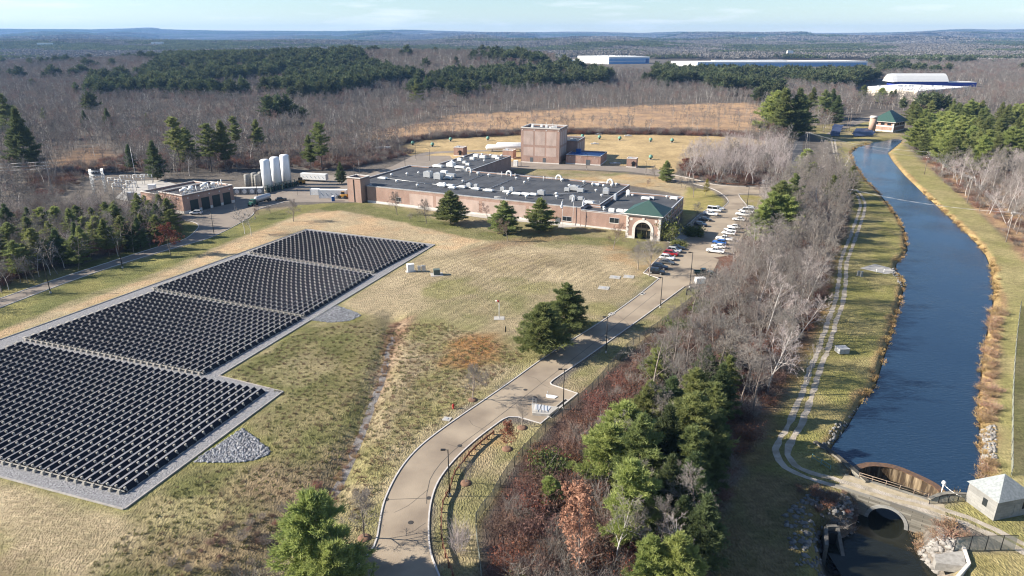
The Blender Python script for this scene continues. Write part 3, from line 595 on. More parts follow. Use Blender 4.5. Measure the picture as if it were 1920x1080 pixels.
for u, v in ((77,74),(91,66),(92,80),(76,92),(82,91),(87,91)): vent_dome(u, v, 1)
def rail_square(u, v, s=2.4, z=RZ, root=main):
    mb = MB(); c = [LW(u-s, v), LW(u+s, v)]
    for k in (.55, 1.05): mb.tube((*c[0], z+k), (*c[1], z+k), .045, n=4)
    for t in (0, .5, 1): p = Vector(c[0]).lerp(Vector(c[1]), t); mb.tube((p.x, p.y, z), (p.x, p.y, z+1.05), .045, n=4)
    mb.build('guard_rail', OFFW, root)
for u, v in ((75.5,46),(54,46),(30,46.5),(6,47),(74,50.5),(33.5,1.4),(-1.5,10.5)): rail_square(u, v)
for u, v in ((66,38),(46,43),(32,42),(53,44)): x, y = LW(u, v); MB().tube((x, y, RZ), (x, y, RZ+2.2), .12, .12, 8).build('vent_pipe', OFFW, main)
for u0, v0, u1, v1 in ((100,18,72,15),(72,15,22,15.2),(82,30,82,44),(46,15,46,38),(20,16,4,28),(91,54,80,86),(13,31,13,44),(62,15,62,44)):
    mb = MB(); a, b_ = LW(u0, v0), LW(u1, v1); mb.tube((*a, RZ+.28), (*b_, RZ+.28), .11, n=6)
    for t in np.linspace(0, 1, 8): p = Vector(a).lerp(Vector(b_), t); mb.box(p.x, p.y, RZ, .3, .3, .2, AX)
    mb.build('roof_pipe', GALV, main)
# ---- office wing and arched entrance pavilion
HO = 6.2
off_ = thing('office_building', 'brick office with black flat roof and white-arched entrance pavilion under a green hip roof', 'building', (*LW(-18, 15), 0))
op_ = [LW(*q) for q in ((-.06,0),(-.06,7.54),(-5.06,7.54),(-5.06,37),(-30,37),(-30,4.0),(-19.5,4.0),(-19.5,0))]
shell(off_, op_, HO, BRICK, base_h=0, cop=.12)
A1, B1 = LW(-.2, 0), LW(-19.3, 0)
wall_part(off_, 'plinth', STONEW, A1, B1, 0, 19, -.1, .6, .08)
window(off_, A1, B1, 11.0, 3.4, 2.6, 4.4); wall_part(off_, 'string_course', STONEW, A1, B1, 0, 19, 5.75, 5.95, .06)
A2, B2 = LW(-30, 4.4), LW(-30, 37)
for k in range(6):
    for z0 in (1.1, 4.0): window(off_, A2, B2, 2.6+k*5.0, 2.4, z0, z0+1.5)
for q in (1.9, 5.9): wall_part(off_, 'string_course', STONEW, A2, B2, 0, 32.4, q-.95 if q < 3 else 5.8, q-.75 if q < 3 else 5.95, .06)
PV_ = [LW(-19.5, -8), LW(-31.5, -8), LW(-31.5, 4), LW(-19.5, 4)]; HP = 8.6
mb = arch_mb(PV_[0], PV_[1], 6.0, 2.75, 3.3, HP, -.1, 0, .4)
for t in (arch_mb(PV_[1], PV_[2], 6.0, 2.75, 3.3, HP, -.1, 0, .4),): k = len(mb.v); mb.v += t.v; [mb.face(tuple(i+k for i in f)) for f in t.f]
mb.prism([LW(-19.5, -7.6), LW(-19.9, -7.6), LW(-19.9, 4), LW(-19.5, 4)], -.1, HP); mb.prism([LW(-19.9, 3.6), LW(-31.1, 3.6), LW(-31.1, 4), LW(-19.9, 4)], HO, HP)
mb.build('pavilion_wall', BRICK, off_)
for a, b_ in ((PV_[0], PV_[1]), (PV_[1], PV_[2])):
    arch_mb(a, b_, 6.0, 2.75, 3.3, HP, 0, .14, .1, ring_w=.95).build('arch_surround', STONEW, off_)
    on_wall(a, b_, 5.6, .8, 6.95, 7.6, .24).build('keystone', STONEW, off_)
    for u0 in (0, 11.15):
        q = MB()
        for i in range(10):
            ww = .95 if i % 2 else .65; t = on_wall(a, b_, u0 if u0 == 0 else 12-ww, ww, .2+i*.8, .95+i*.8, .10); k = len(q.v); q.v += t.v; [q.face(tuple(x+k for x in f)) for f in t.f]
        q.build('quoins', STONEW, off_)
    for u0 in (1.4, 9.9): on_wall(a, b_, u0, .8, 6.4, 7.2, .06).build('stone_square', STONEW, off_)
    wall_part(off_, 'frieze', STONEW, a, b_, -.1, 12.2, 8.0, 8.6, .12)
    on_wall(a, b_, 0, 3.2, -.1, .9, .10).build('base_course', STONEW, off_); on_wall(a, b_, 8.8, 3.2, -.1, .9, .10).build('base_course', STONEW, off_)
    g_ = on_wall(a, b_, 2.9, 6.2, 0, 6.3, -1.6, 1.7).build('entrance_glass', DARKG, off_)
    fr = MB()
    for uu, ww, z0, z1 in ((3.2, 5.6, 2.9, 3.7), (5.0, .12, 0, 6.2), (6.9, .12, 0, 6.2), (3.2, 5.6, 4.9, 5.02)):
        t = on_wall(a, b_, uu, ww, z0, z1, -1.45, 1.58); k = len(fr.v); fr.v += t.v; [fr.face(tuple(x+k for x in f)) for f in t.f]
    fr.build('glazing_bars', mat('mullion_tan', (.30,.24,.16), rough=.6), off_)
ec = offset_poly(PV_, -.9); ap = LW(-25.5, -2); mb = MB(); ec = ccw(ec)
for i in range(4): j = (i+1) % 4; k = len(mb.v); mb.v += [(*ec[i], HP+.25), (*ec[j], HP+.25), (*ap, 12.6)]; mb.face((k, k+1, k+2))
mb.build('hip_roof', GREENROOF, off_)
mb = MB(); ring(mb, ec, offset_poly(ec, .9), HP, HP+.24); mb.build('eaves', OFFW, off_)
MB().box(*LW(-32.6, -2.5), 3.0, 2.2, 4.6, .5, AX).build('canopy', BLACKM, off_)
for u, v in ((-8,3),(-7,6),(-9,30),(-11,31),(-24,34),(-13,4)): vent_dome(u, v, .8, HO-.42, off_)
for u, v, l, w, h in ((-11,2.5,2,1.4,1),(-14,3,2.4,1.6,.9),(-16.5,2.4,1.8,1.2,1.2),(-17,28,3.4,1.4,.7),(-19,29.5,2,1.4,.6),(-27,33,3,2,.6),(-8.5,33,1.4,1,1.6)): roof_box(u, v, l, w, h, OFFW, HO-.42, off_)
roof_box(-6.5, 22, .9, 2.2, 2.4, COPING, HO-.42, off_, 'chimney_box', .05)
# ---- tall process building and annexes
TA = R(-18.5); E1, E2 = Vector((math.cos(TA), math.sin(TA))), Vector((-math.sin(TA), math.cos(TA))); T0 = Vector((4.9, 387.7))
def LT(x, y): q = T0+E1*x+E2*y; return (q.x, q.y)
tall = thing('tower_building', 'tall boxy pinkish brick building of pale panels with flat roof', 'building', (*LT(11, 8), 0)); HT = 18.7
tpoly = [LT(0,0), LT(22,0), LT(22,17), LT(0,17)]; shell(tall, tpoly, HT, BRICK, base_h=0, cop=.55, par=.6, capm=STONEW)
for (a, b_, L_) in ((tpoly[0], tpoly[1], 22), (tpoly[1], tpoly[2], 17)):
    n_ = 3; w_ = (L_-2.4)/n_
    for k in range(n_):
        for z0, z1 in ((3.9, 8.6), (9.9, 17.2)): wall_part(tall, 'wall_panel', PANEL, a, b_, 1.2+k*w_+.35, w_-.9, z0, z1, .03)
    for k in range(4): on_wall(a, b_, .6+k*(L_-1.6)/3, .5, 17.6, 18.15, .12).build('wall_light', STONEW, tall)
for u in (5.4, 12.7): wall_part(tall, 'door', DOORG, tpoly[0], tpoly[1], u, 1.7, .1, 3.0, .08)
wall_part(tall, 'base_course', STONEW, tpoly[0], tpoly[1], 0, 22, -.1, .5, .09)
for x, y in ((3,12),(5,5),(8,13),(11.5,11),(15,6),(16,7.5),(17,10)): a, b_ = LT(x, y); MB().box(a, b_, HT-.58, 1.3, 1.1, 1.2, TA).build('roof_unit', OFFW, tall)
for x, y in ((11.5,10.5),(15.5,9)): a, b_ = LT(x, y); MB().tube((a, b_, HT-.6), (a, b_, HT+2.4), .08, .05, 6).build('mast', OFFW, tall)
anx = thing('annex_building', 'lower brick annex behind the tall boxy building', 'building', (*LT(17, 26), 0)); ap_ = [LT(10,17.05), LT(28,17.05), LT(28,36), LT(10,36)]
shell(anx, ap_, 10.5, BRICK2, base_h=0); 
for x, y in ((24,20),(25.5,22),(23,24)): a, b_ = LT(x, y); MB().box(a, b_, 10.07, 1.6, 1.3, 1.0, TA).build('roof_unit', GALV, anx)
for k in range(4): wall_part(anx, 'wall_panel', PANEL, ap_[1], ap_[2], 1.0+k*4.5, 3.4, 3.5, 9, .03)
blue = thing('pump_house', 'low brick building with bright blue roof beside the tall boxy building', 'building', (40, 384, 0))
bp_ = [(29.6,382.4), (47.9,376.2), (53.4,392.4), (35.1,398.6)]; shell(blue, bp_, 5.0, BRICK2, BLUEROOF, base_h=.6, par=.5)
for u, w in ((1.2, 3.8), (6.2, 3.4), (15, 3)): wall_part(blue, 'wall_panel', BRICK, bp_[0], bp_[1], u, w, 1.0, 3.8, .04)
wall_part(blue, 'door', DOORG, bp_[0], bp_[1], 11.3, 2.3, .05, 2.9, .08)
for u in (2.2, 8, 16): on_wall(bp_[0], bp_[1], u, .4, 4.0, 4.3, .15).build('wall_light', STONEW, blue)
MB().box(37.5, 392, 4.5, 2.6, 2.2, 2.2, TA).build('roof_unit', BLUEM, blue)
def kiosk(label, c, s, h, a, canopy=True):
    t = thing('brick_kiosk', label, 'kiosk', (*c, 0)); ca, sa = math.cos(a), math.sin(a)
    p = [(c[0]+x*ca-y*sa, c[1]+x*sa+y*ca) for x, y in ((-s/2,-s/2),(s/2,-s/2),(s/2,s/2),(-s/2,s/2))]; shell(t, p, h, BRICK2, COPING, base_h=.5, par=.25, cop=.25, capm=STONEW)
    if canopy:
        wall_part(t, 'door', DARK, p[0], p[1], s*.55, 1.6, .05, 2.4, .05); m0 = Vector(p[0]).lerp(Vector(p[1]), .55+.8/s); n = Vector((sa, -ca)); q = m0+n*.8
        mb = MB(); d = Vector((ca, sa)); b0, b1, m_ = m0-d*1.3, m0+d*1.3, m0
        f = n*1.5; mb.loft([[(b0.x, b0.y, 2.4), (b1.x, b1.y, 2.4), (m_.x, m_.y, 3.5)], [(b0.x+f.x, b0.y+f.y, 2.4), (b1.x+f.x, b1.y+f.y, 2.4), (m_.x+f.x, m_.y+f.y, 3.5)]]); mb.build('canopy', BLACKM, t)
    MB().box(c[0]-s*.2, c[1], h-.2, s*.3, s*.3, .8, a).build('roof_hatch', COPING, t)
kiosk('small brick kiosk with black gabled door hood right of the blue roofed building', (64.6, 373.4), 5.2, 4.6, TA)
kiosk('small brick kiosk with black gabled door hood behind the far roof wing', (-30.4, 411), 6.0, 4.9, TA)
kiosk('small brick kiosk beside the white horizontal tanks', (-1.5, 402), 6.2, 4.6, TA, False)
for k, (y, x0, x1) in enumerate(((425, -16, 9), (434, -10, 12))):
    t = thing('storage_tank', ('front' if k == 0 else 'rear')+' of the two long white horizontal tanks beside the tall brick building', 'tank', ((x0+x1)/2, y, 0)); mb = MB(); r = 1.7
    n = 16; secs = []
    for x, rr in ((x0, .3), (x0+.4, 1.2), (x0+1.1, r), (x1-1.1, r), (x1-.4, 1.2), (x1, .3)): secs.append([(x, y+rr*math.cos(i*2*math.pi/n), 2.6+rr*math.sin(i*2*math.pi/n)) for i in range(n)])
    mb.loft(secs, smooth=True); mb.build('tank_shell', OFFW, t)
    for x in (x0+4, x1-4): MB().box(x, y, 0, .6, 2.8, 1.6).build('saddle', CONC, t)
# ---- garage with four doors
gar = thing('garage_building', 'brick garage with four tall black doors beside the left service road', 'building', (-130, 284, 0))
g0, g1 = Vector((-129.2, 267.2)), Vector((-117.2, 288.0)); gd = (g1-g0).normalized(); gn = Vector((gd.y, -gd.x))
def LG(u, v): q = g0+gd*u-gn*v; return (q.x, q.y)
gp = [LG(0,0), LG(24,0), LG(24,14.5), LG(0,14.5)]; shell(gar, gp, 7.3, BRICK2, base_h=0, cop=.32, par=.5, capm=STONEW)
for k in range(4): wall_part(gar, 'garage_door', DOORK, gp[0], gp[1], 3.1+k*5.15, 3.7, .02, 4.9, .05)
for k in range(5): wall_part(gar, 'base_course', STONEW, gp[0], gp[1], (0, 6.95, 12.1, 17.25, 22.4)[k], (2.9, 1.15, 1.15, 1.15, 1.6)[k], -.1, 1.1, .1)
wall_part(gar, 'base_course', STONEW, gp[3], gp[0], 0, 14.5, -.1, 1.1, .1)
for k in range(5): on_wall(gp[0], gp[1], 2.2+k*4.9, .5, 5.8, 6.3, .15).build('wall_light', STONEW, gar)
for k in range(3): on_wall(gp[3], gp[0], 1.6+k*5, .5, 5.8, 6.3, .15).build('wall_light', STONEW, gar)
gw = [LG(.8,14.55), LG(26,14.55), LG(26,28), LG(.8,28)]; shell(gar, gw, 5.9, BRICK2, base_h=1.0, cop=.25, par=.5, capm=STONEW, name='side_wall')
for u, v, s in ((3.5,4.5,1.5),(6.2,6.5,1.6),(7.0,4.2,1.5),(9.5,7,1.5),(13.6,5.4,1.4),(17,8,1.6),(18.6,5.2,1.4)):
    x, y = LG(u, v); mb = MB(); mb.box(x, y, 6.8, s, s, .5, .5); mb.lathe([(s*.3, 7.3), (s*.3, 8.0), (s*.62, 8.05), (s*.62, 8.7), (s*.3, 8.95)], x, y, 12); mb.build('exhaust_fan', OFFW, gar)
for u, v in ((8.6,2.6),(14,2.2),(19,2.4),(22.5,5)):
    x, y = LG(u, v); mb = MB(); mb.tube((x, y, 6.8), (x, y, 9.6), .22, .22, 8); mb.tube((x-1.2, y-.5, 6.85), (x, y, 8.8), .06, n=5); mb.tube((x+.9, y-.9, 6.85), (x, y, 8.8), .06, n=5); mb.build('exhaust_stack', OFFW, gar)
# ---- pump station far up the canal
ps = thing('pump_station', 'brick pump station with green hip roof at the head of the canal', 'building', (283, 527, 0))
q0, q1 = Vector((268.5, 527.5)), Vector((278.5, 516.0)); qd = (q1-q0).normalized(); qn = Vector((-qd.y, qd.x))
def LQ(u, v): p = q0+qd*u+qn*v; return (p.x, p.y)
pq = [LQ(0,0), LQ(15.4,0), LQ(15.4,20), LQ(0,20)]; MB().prism(pq, -.2, 7.2).build('wall', BRICK2, ps)
ec = ccw(offset_poly(pq, -1.6)); r0, r1 = LQ(7.7, 7.5), LQ(7.7, 12.5); mb = MB(); k = 0; mb.v += [(*p, 7.2) for p in ec] + [(*r0, 14.5), (*r1, 14.5)]
for i in range(4):
    j = (i+1) % 4; mi_ = (Vector(ec[i])+Vector(ec[j]))/2; d0, d1 = [min((Vector(e)-Vector(r)).length for r in (r0,)) for e in (ec[i], ec[j])]
    n0 = 4 if (Vector(ec[i])-Vector(r0)).length < (Vector(ec[i])-Vector(r1)).length else 5; n1_ = 4 if (Vector(ec[j])-Vector(r0)).length < (Vector(ec[j])-Vector(r1)).length else 5
    mb.face((i, j, n0) if n0 == n1_ else (i, j, n1_, n0))
mb.build('hip_roof', GREENROOF, ps); MB().prism(ec, 6.9, 7.19).build('eaves', STONEW, ps)
for a, b_, L_ in ((pq[0], pq[1], 15.4), (pq[1], pq[2], 20)):
    for u in np.arange(1.0, L_-3, 4.6): wall_part(ps, 'window', DARKG, a, b_, u+.5, 2.6, 4.6, 6.2, .04)
    wall_part(ps, 'string_course', STONEW, a, b_, 0, L_, 3.4, 4.3, .08); wall_part(ps, 'base_course', STONEW, a, b_, 0, L_, -.1, 1.0, .08); on_wall(a, b_, 0, .9, 1, 6.8, .1).build('corner_pier', STONEW, ps); on_wall(a, b_, L_-.9, .9, 1, 6.8, .1).build('corner_pier', STONEW, ps)
st = thing('surge_tower', 'round pale brick tower with flat cap before the green roofed pump station', 'tower', (261.5, 513, 0))
MB().lathe([(2.6, -.2), (2.6, 1.6)], 261.5, 513, 20).build('base_course', STONEW, st); MB().lathe([(2.4, 1.6), (2.4, 10.6)], 261.5, 513, 20).build('shaft', mat('brick_tan', (.42,.30,.235), (.36,.25,.19), 2, .9), st); MB().lathe([(2.7, 10.6), (2.7, 11.6), (2.3, 12.0), (.2, 12.1)], 261.5, 513, 20).build('cap', STONEW, st)
# ---- far sheds
SKYBLUE = mat('blue_cladding', (.20,.36,.62), (.17,.32,.56), .05, .6); DEEPBLUE = mat('deep_blue_cladding', (.03,.06,.38), rough=.6)
def shed(name, label, poly, h, sidem, roofm=ROOFW, frontm=None, z=0):
    c = cen(poly); t = thing(name, label, 'building', (*c, z)); p = ccw(poly); mb = MB().prism(p, z-3, z+h, top=False); mb.build('wall', sidem, t)
    inn = offset_poly(p, 1); MB().prism(p, z+h+.001, z+h+.6).build('roof', roofm, t); return t, p
w1p = [(173, 1925), (243, 1830), (352, 1868), (290, 1985)]; gzv = gz(245, 1850)
t, p = shed('warehouse', 'big white warehouse with light blue side far beyond the woods', w1p, 17, OFFW, z=gzv)
on_wall((243, 1830), (352, 1868), 0, 115, gzv, gzv+13.5, .5).build('blue_cladding', SKYBLUE, t); on_wall((243, 1830), (352, 1868), 0, 115, gzv+6, gzv+7, .7).build('cladding_band', OFFW, t); on_wall((243, 1830), (352, 1868), 104, 9, gzv+2, gzv+12, .8).build('dock_door', BLUEM, t)
for k in range(14): x, y = Vector(w1p[0]).lerp(Vector(w1p[2]), .1+.8*rnd.random()); MB().box(x+rnd.uniform(-25, 25), y+rnd.uniform(-15, 25), gzv+17.6, 3, 3, 2).build('roof_unit', GALV, t)
t, p = shed('annex_shed', 'low white shed wing with bluish front left of the big white warehouse', [(128, 1925), (168, 1905), (176, 1935), (140, 1955)], 7, SKYBLUE, z=gz(150, 1930))
z2 = gz(560, 1660); w2p = [(372, 1705), (420, 1650), (830, 1700), (800, 1775)]
t, p = shed('warehouse', 'very long low white warehouse above the far pine grove', w2p, 11, OFFW, z=z2); on_wall(w2p[1], w2p[2], 0, 410, z2, z2+8, .5).build('blue_cladding', SKYBLUE, t); MB().prism([(470, 1690), (640, 1700), (640, 1730), (470, 1722)], z2+11.6, z2+13.5).build('raised_roof', OFFW, t)
w3p = [P(*q, 9.5) for q in ((1627,163),(1720,172),(1818,163.5),(1690,158.5))]; z3 = 0
t, p = shed('warehouse', 'white flat roofed works building behind the green roofed pump station', w3p, 9.5, mat('cream_wall', (.62,.56,.47), rough=.8), z=z3)
for k in range(10): x, y = Vector(w3p[0]).lerp(Vector(w3p[2]), rnd.uniform(.2, .8)); MB().box(x+rnd.uniform(-20, 20), y, 10.1, 2.4, 2.4, 1.4).build('roof_unit', GALV, t)
hall = thing('ribbed_hall', 'white ribbed barrel-roofed hall with blue walls behind the flat roofed works', 'building', (565, 1010, 0)); x0, x1, y0, y1 = 527, 604, 1000, 1026
MB().prism([(x0+6, y0), (x1, y0), (x1, y1), (x0+6, y1)], -2, 7).build('wall', DEEPBLUE, hall)
mb = MB(); prof = [(y0-2, 6.5), (y0+1, 10), (y0+5, 14), ((y0+y1)/2-3, 16.6), ((y0+y1)/2+3, 16.6), (y1-5, 14), (y1+2, 6.5)]; mb.loft([[(x0, y, z) for y, z in prof], [(x0+6, y, z+.6) for y, z in prof], [(x1, y, z+.6) for y, z in prof]]); mb.build('roof', WHITERIB, hall)
t, p = shed('annex_shed', 'small white shed with blue front right of the ribbed hall', [(606, 1003), (646, 1003), (646, 1020), (606, 1020)], 5.5, DEEPBLUE, z=0)
# ---- granite gate house by the weir
GRAN = brick_mat('granite_block', (.27,.268,.255), (.21,.21,.20), (.15,.148,.14), .9, .42); SLATE = mat('slate_roof', (.30,.32,.32), (.21,.23,.235), 3, .8, .2, 10)
hut = thing('gate_house', 'small square granite gate house with pyramid slate roof by the weir', 'hut', (72.2, 86, 0))
ha, hb = Vector((69.7, 82.9)), Vector((68.5, 87.6)); hd = (hb-ha).normalized(); hn = Vector((hd.y, -hd.x)); hp = [tuple(ha), tuple(ha+hn*6.2), tuple(hb+hn*6.2), tuple(hb)]
if area2(hp) < 0: hp = hp[::-1]
MB().prism(hp, -.6, 3.3).build('wall', GRAN, hut); ec = ccw(offset_poly(hp, -.28)); c = cen(hp); mb = MB(); mb.v += [(*p, 3.32) for p in ec] + [(c[0], c[1], 5.9)]
for i in range(4): mb.face((i, (i+1) % 4, 4))
mb.face((3, 2, 1, 0)); mb.build('pyramid_roof', SLATE, hut)
wl = [(hp[i], hp[(i+1) % 4]) for i in range(4)]
left = min(wl, key=lambda w_: (w_[0][0]+w_[1][0])); front = min(wl, key=lambda w_: (w_[0][1]+w_[1][1]))
wall_part(hut, 'window', DARKG, left[0], left[1], 2.6, .75, 1.3, 2.5, .03); wall_part(hut, 'door', GREYM, front[0], front[1], 3.3, 1.0, .05, 2.3, .05); wall_part(hut, 'window', DARKG, front[0], front[1], 4.8, .8, 1.2, 2.4, .03)
# ---- weir, bridge, walls
MASON = brick_mat('weir_masonry', (.10,.072,.042), (.06,.045,.03), (.16,.13,.095), 1.1, .45); GRAN2 = brick_mat('bridge_granite', (.25,.235,.20), (.13,.12,.10), (.07,.065,.055), .75, .35)
wr = thing('curved_weir', 'curved stone weir holding the canal above the dark plunge basin', 'weir', (*WEIR[5], PZ))
wl_ = smooth_line(WEIR, .6); mb = MB(); ribbon(mb, wl_, -.9, 0, -5.5, WZ-.03); MASON2 = mat('weir_streaked', (.055,.038,.024), (.30,.23,.15), 1.3, .6, .5, 2, stretch=(1.6, 1.6, .18), contrast=(.45,.72)); mb.build('weir_wall', MASON2, wr)
mb = MB(); ribbon(mb, wl_, -1.0, .15, WZ-.028, WZ+.06); mb.build('weir_crest', mat('wet_stone', (.09,.06,.04), (.16,.09,.05), 2, .4), wr)
br = thing('stone_bridge', 'granite arch bridge carrying the gravel track below the weir', 'bridge', (*brp(BL/2, 0), 0))
for off_b, nm in ((-BW, 'downstream_wall'), (BW, 'upstream_wall')):
    a, b_ = brp(-1.5 if off_b < 0 else .6, off_b), brp(BL+3.2 if off_b < 0 else BL-.4, off_b); c0 = ARC + (1.5 if off_b < 0 else -.6)
    if off_b > 0: a, b_ = b_, a; c0 = (Vector(b_)-Vector(a)).length - c0
    arch_mb(a, b_, c0, 2.45, -3.1, .28 if off_b < 0 else .12, -5.6, .25, .35, n=16).build(nm, GRAN2, br)
    arch_mb(a, b_, c0, 2.45, -3.1, 0, -4.6, .34, -.1, n=16, ring_w=.5).build('arch_ring', GRAN, br)
MB().prism([brp(BL-1.6, BW-.1), brp(BL+2.4, BW-.1), brp(BL+2.4, BW+1.3), brp(BL-1.0, BW+1.3)], -3.5, -.005).build('abutment', GRAN2, br)
mb = MB(); bx, by = brp(ARC, 0)
for i in range(16):
    a0, a1 = math.pi*i/16, math.pi*(i+1)/16
    s_ = lambda a_, o_: (*brp(ARC-2.45*math.cos(a_), o_), -3.1+2.45*math.sin(a_))
    mb.quad(s_(a0, -BW), s_(a0, BW), s_(a1, BW), s_(a1, -BW))
mb.build('arch_vault', GRAN2, br)
MB().prism([brp(-1.2, -BW+.05), brp(BL+2.2, -BW+.05), brp(BL+1.6, BW-.05), brp(-.8, BW-.05)], -.5, .022).build('deck', mat('deck_gravel', (.40,.34,.25), (.30,.25,.16), 1, .95), br)
mb = MB()
for z in (.55, 1.0): mb.tube((*brp(1.2, BW), z), (*brp(BL-.6, BW), z), .045, n=5)
for t_ in np.linspace(1.2, BL-.6, 6): mb.tube((*brp(t_, BW), 0), (*brp(t_, BW), 1.05), .05, n=5)
mb.build('railing', mat('rusty_rail', (.22,.16,.12), (.3,.24,.19), 4, .7), br)
rw = MB(); ribbon(rw, smooth_line(PP([(1527,830),(1560,850),(1597,880),(1612,893),(1626,905)]), 1), -.35, .35, -2.2, .35); o = rw.build('retaining_wall', GRAN2); tag(o, 'low granite wall along the canal edge left of the weir', 'wall')
rw = MB(); ribbon(rw, smooth_line(PP([(1742,938),(1772,928),(1815,930)]), 1), -.3, .3, -2.5, .4); o = rw.build('retaining_wall', GRAN2); tag(o, 'short pale stone wall between weir and granite gate house', 'wall')
PALEST = mat('pale_boulder', (.30,.285,.265), (.18,.17,.16), 1.2, .9, .4)
rocks('riprap', 'dark boulders on the slope left of the pool', PP([(1470,960),(1530,915),(1630,945),(1620,985),(1590,1015),(1550,1000),(1550,1060),(1490,1060)]), 300, .40, STONE)
rocks('riprap', 'pale boulders on the right shore of the pool', PP([(1700,985),(1725,1000),(1800,1010),(1790,1035),(1755,1045),(1765,1075),(1735,1070),(1705,1030)]), 420, .40, PALEST)
rocks('riprap', 'boulders along the left canal bank beside the track', PP([(1585,785),(1612,752),(1600,800),(1560,842),(1540,842),(1560,800)]), 220, .36, STONE)
rocks('riprap', 'pale boulders on the right canal bank above the gate house', PP([(1832,800),(1868,798),(1868,860),(1840,865)]), 300, .30, PALEST)
rocks('riprap', 'small boulders at the boat ramp on the left canal bank', PP([(1672,500),(1690,520),(1696,540),(1686,532),(1670,508)]), 90, .35, STONE)
hw = thing('outlet_headwall', 'concrete culvert outlet with sloping wing wall in the dark boulders', 'headwall', (*P(1555, 1000), -4))
mb = MB(); a, b_, c = P(1552, 976), P(1572, 976), P(1588, 1008); ribbon(mb, [a, b_], -.25, .25, -5, -.9); d_ = Vector(c)-Vector(b_); n_ = Vector((-d_.y, d_.x)).normalized()*.25; b2 = Vector(b_); c2_ = Vector(c)
mb.loft([[(*(b2-n_), -5), (*(b2+n_), -5), (*(b2+n_), -.9), (*(b2-n_), -.9)], [(*(c2_-n_), -5), (*(c2_+n_), -5), (*(c2_+n_), -3.2), (*(c2_-n_), -3.2)]]); SHADEC = mat('shaded_concrete', (.15,.14,.125), (.09,.085,.075), 1.5, .9); mb.build('wing_wall', SHADEC, hw)  # outlet concrete darkened; the deep shade over it is put into the colour
ribbon(MB(), [P(1551, 978), P(1552, 1012)], -.25, .25, -5, -.9).build('side_wall', SHADEC, hw); MB().box(*P(1563, 983), -5, 1.6, .5, 3.6).build('culvert_mouth', DARK, hw)
cw = thing('concrete_wing', 'pale concrete ramp and wall at the bottom right corner by the fence', 'headwall', (*P(1785, 1050), -1)); mb = MB()
q = [PV(1752, 1040, -.2), PV(1806, 1032, .3), PV(1812, 1062, .3), PV(1755, 1055, -.2)]; mb.loft([[tuple(x) for x in q], [(x.x, x.y, x.z-1.2) for x in q]]); mb.build('ramp', mat('ramp_concrete', (.30,.29,.27), (.2,.19,.175), 1.5, .85), cw); ribbon(MB(), PP([(1806,1030),(1816,1060),(1790,1090)]), -.2, .2, -1.5, .45).build('parapet', STONEW, cw)
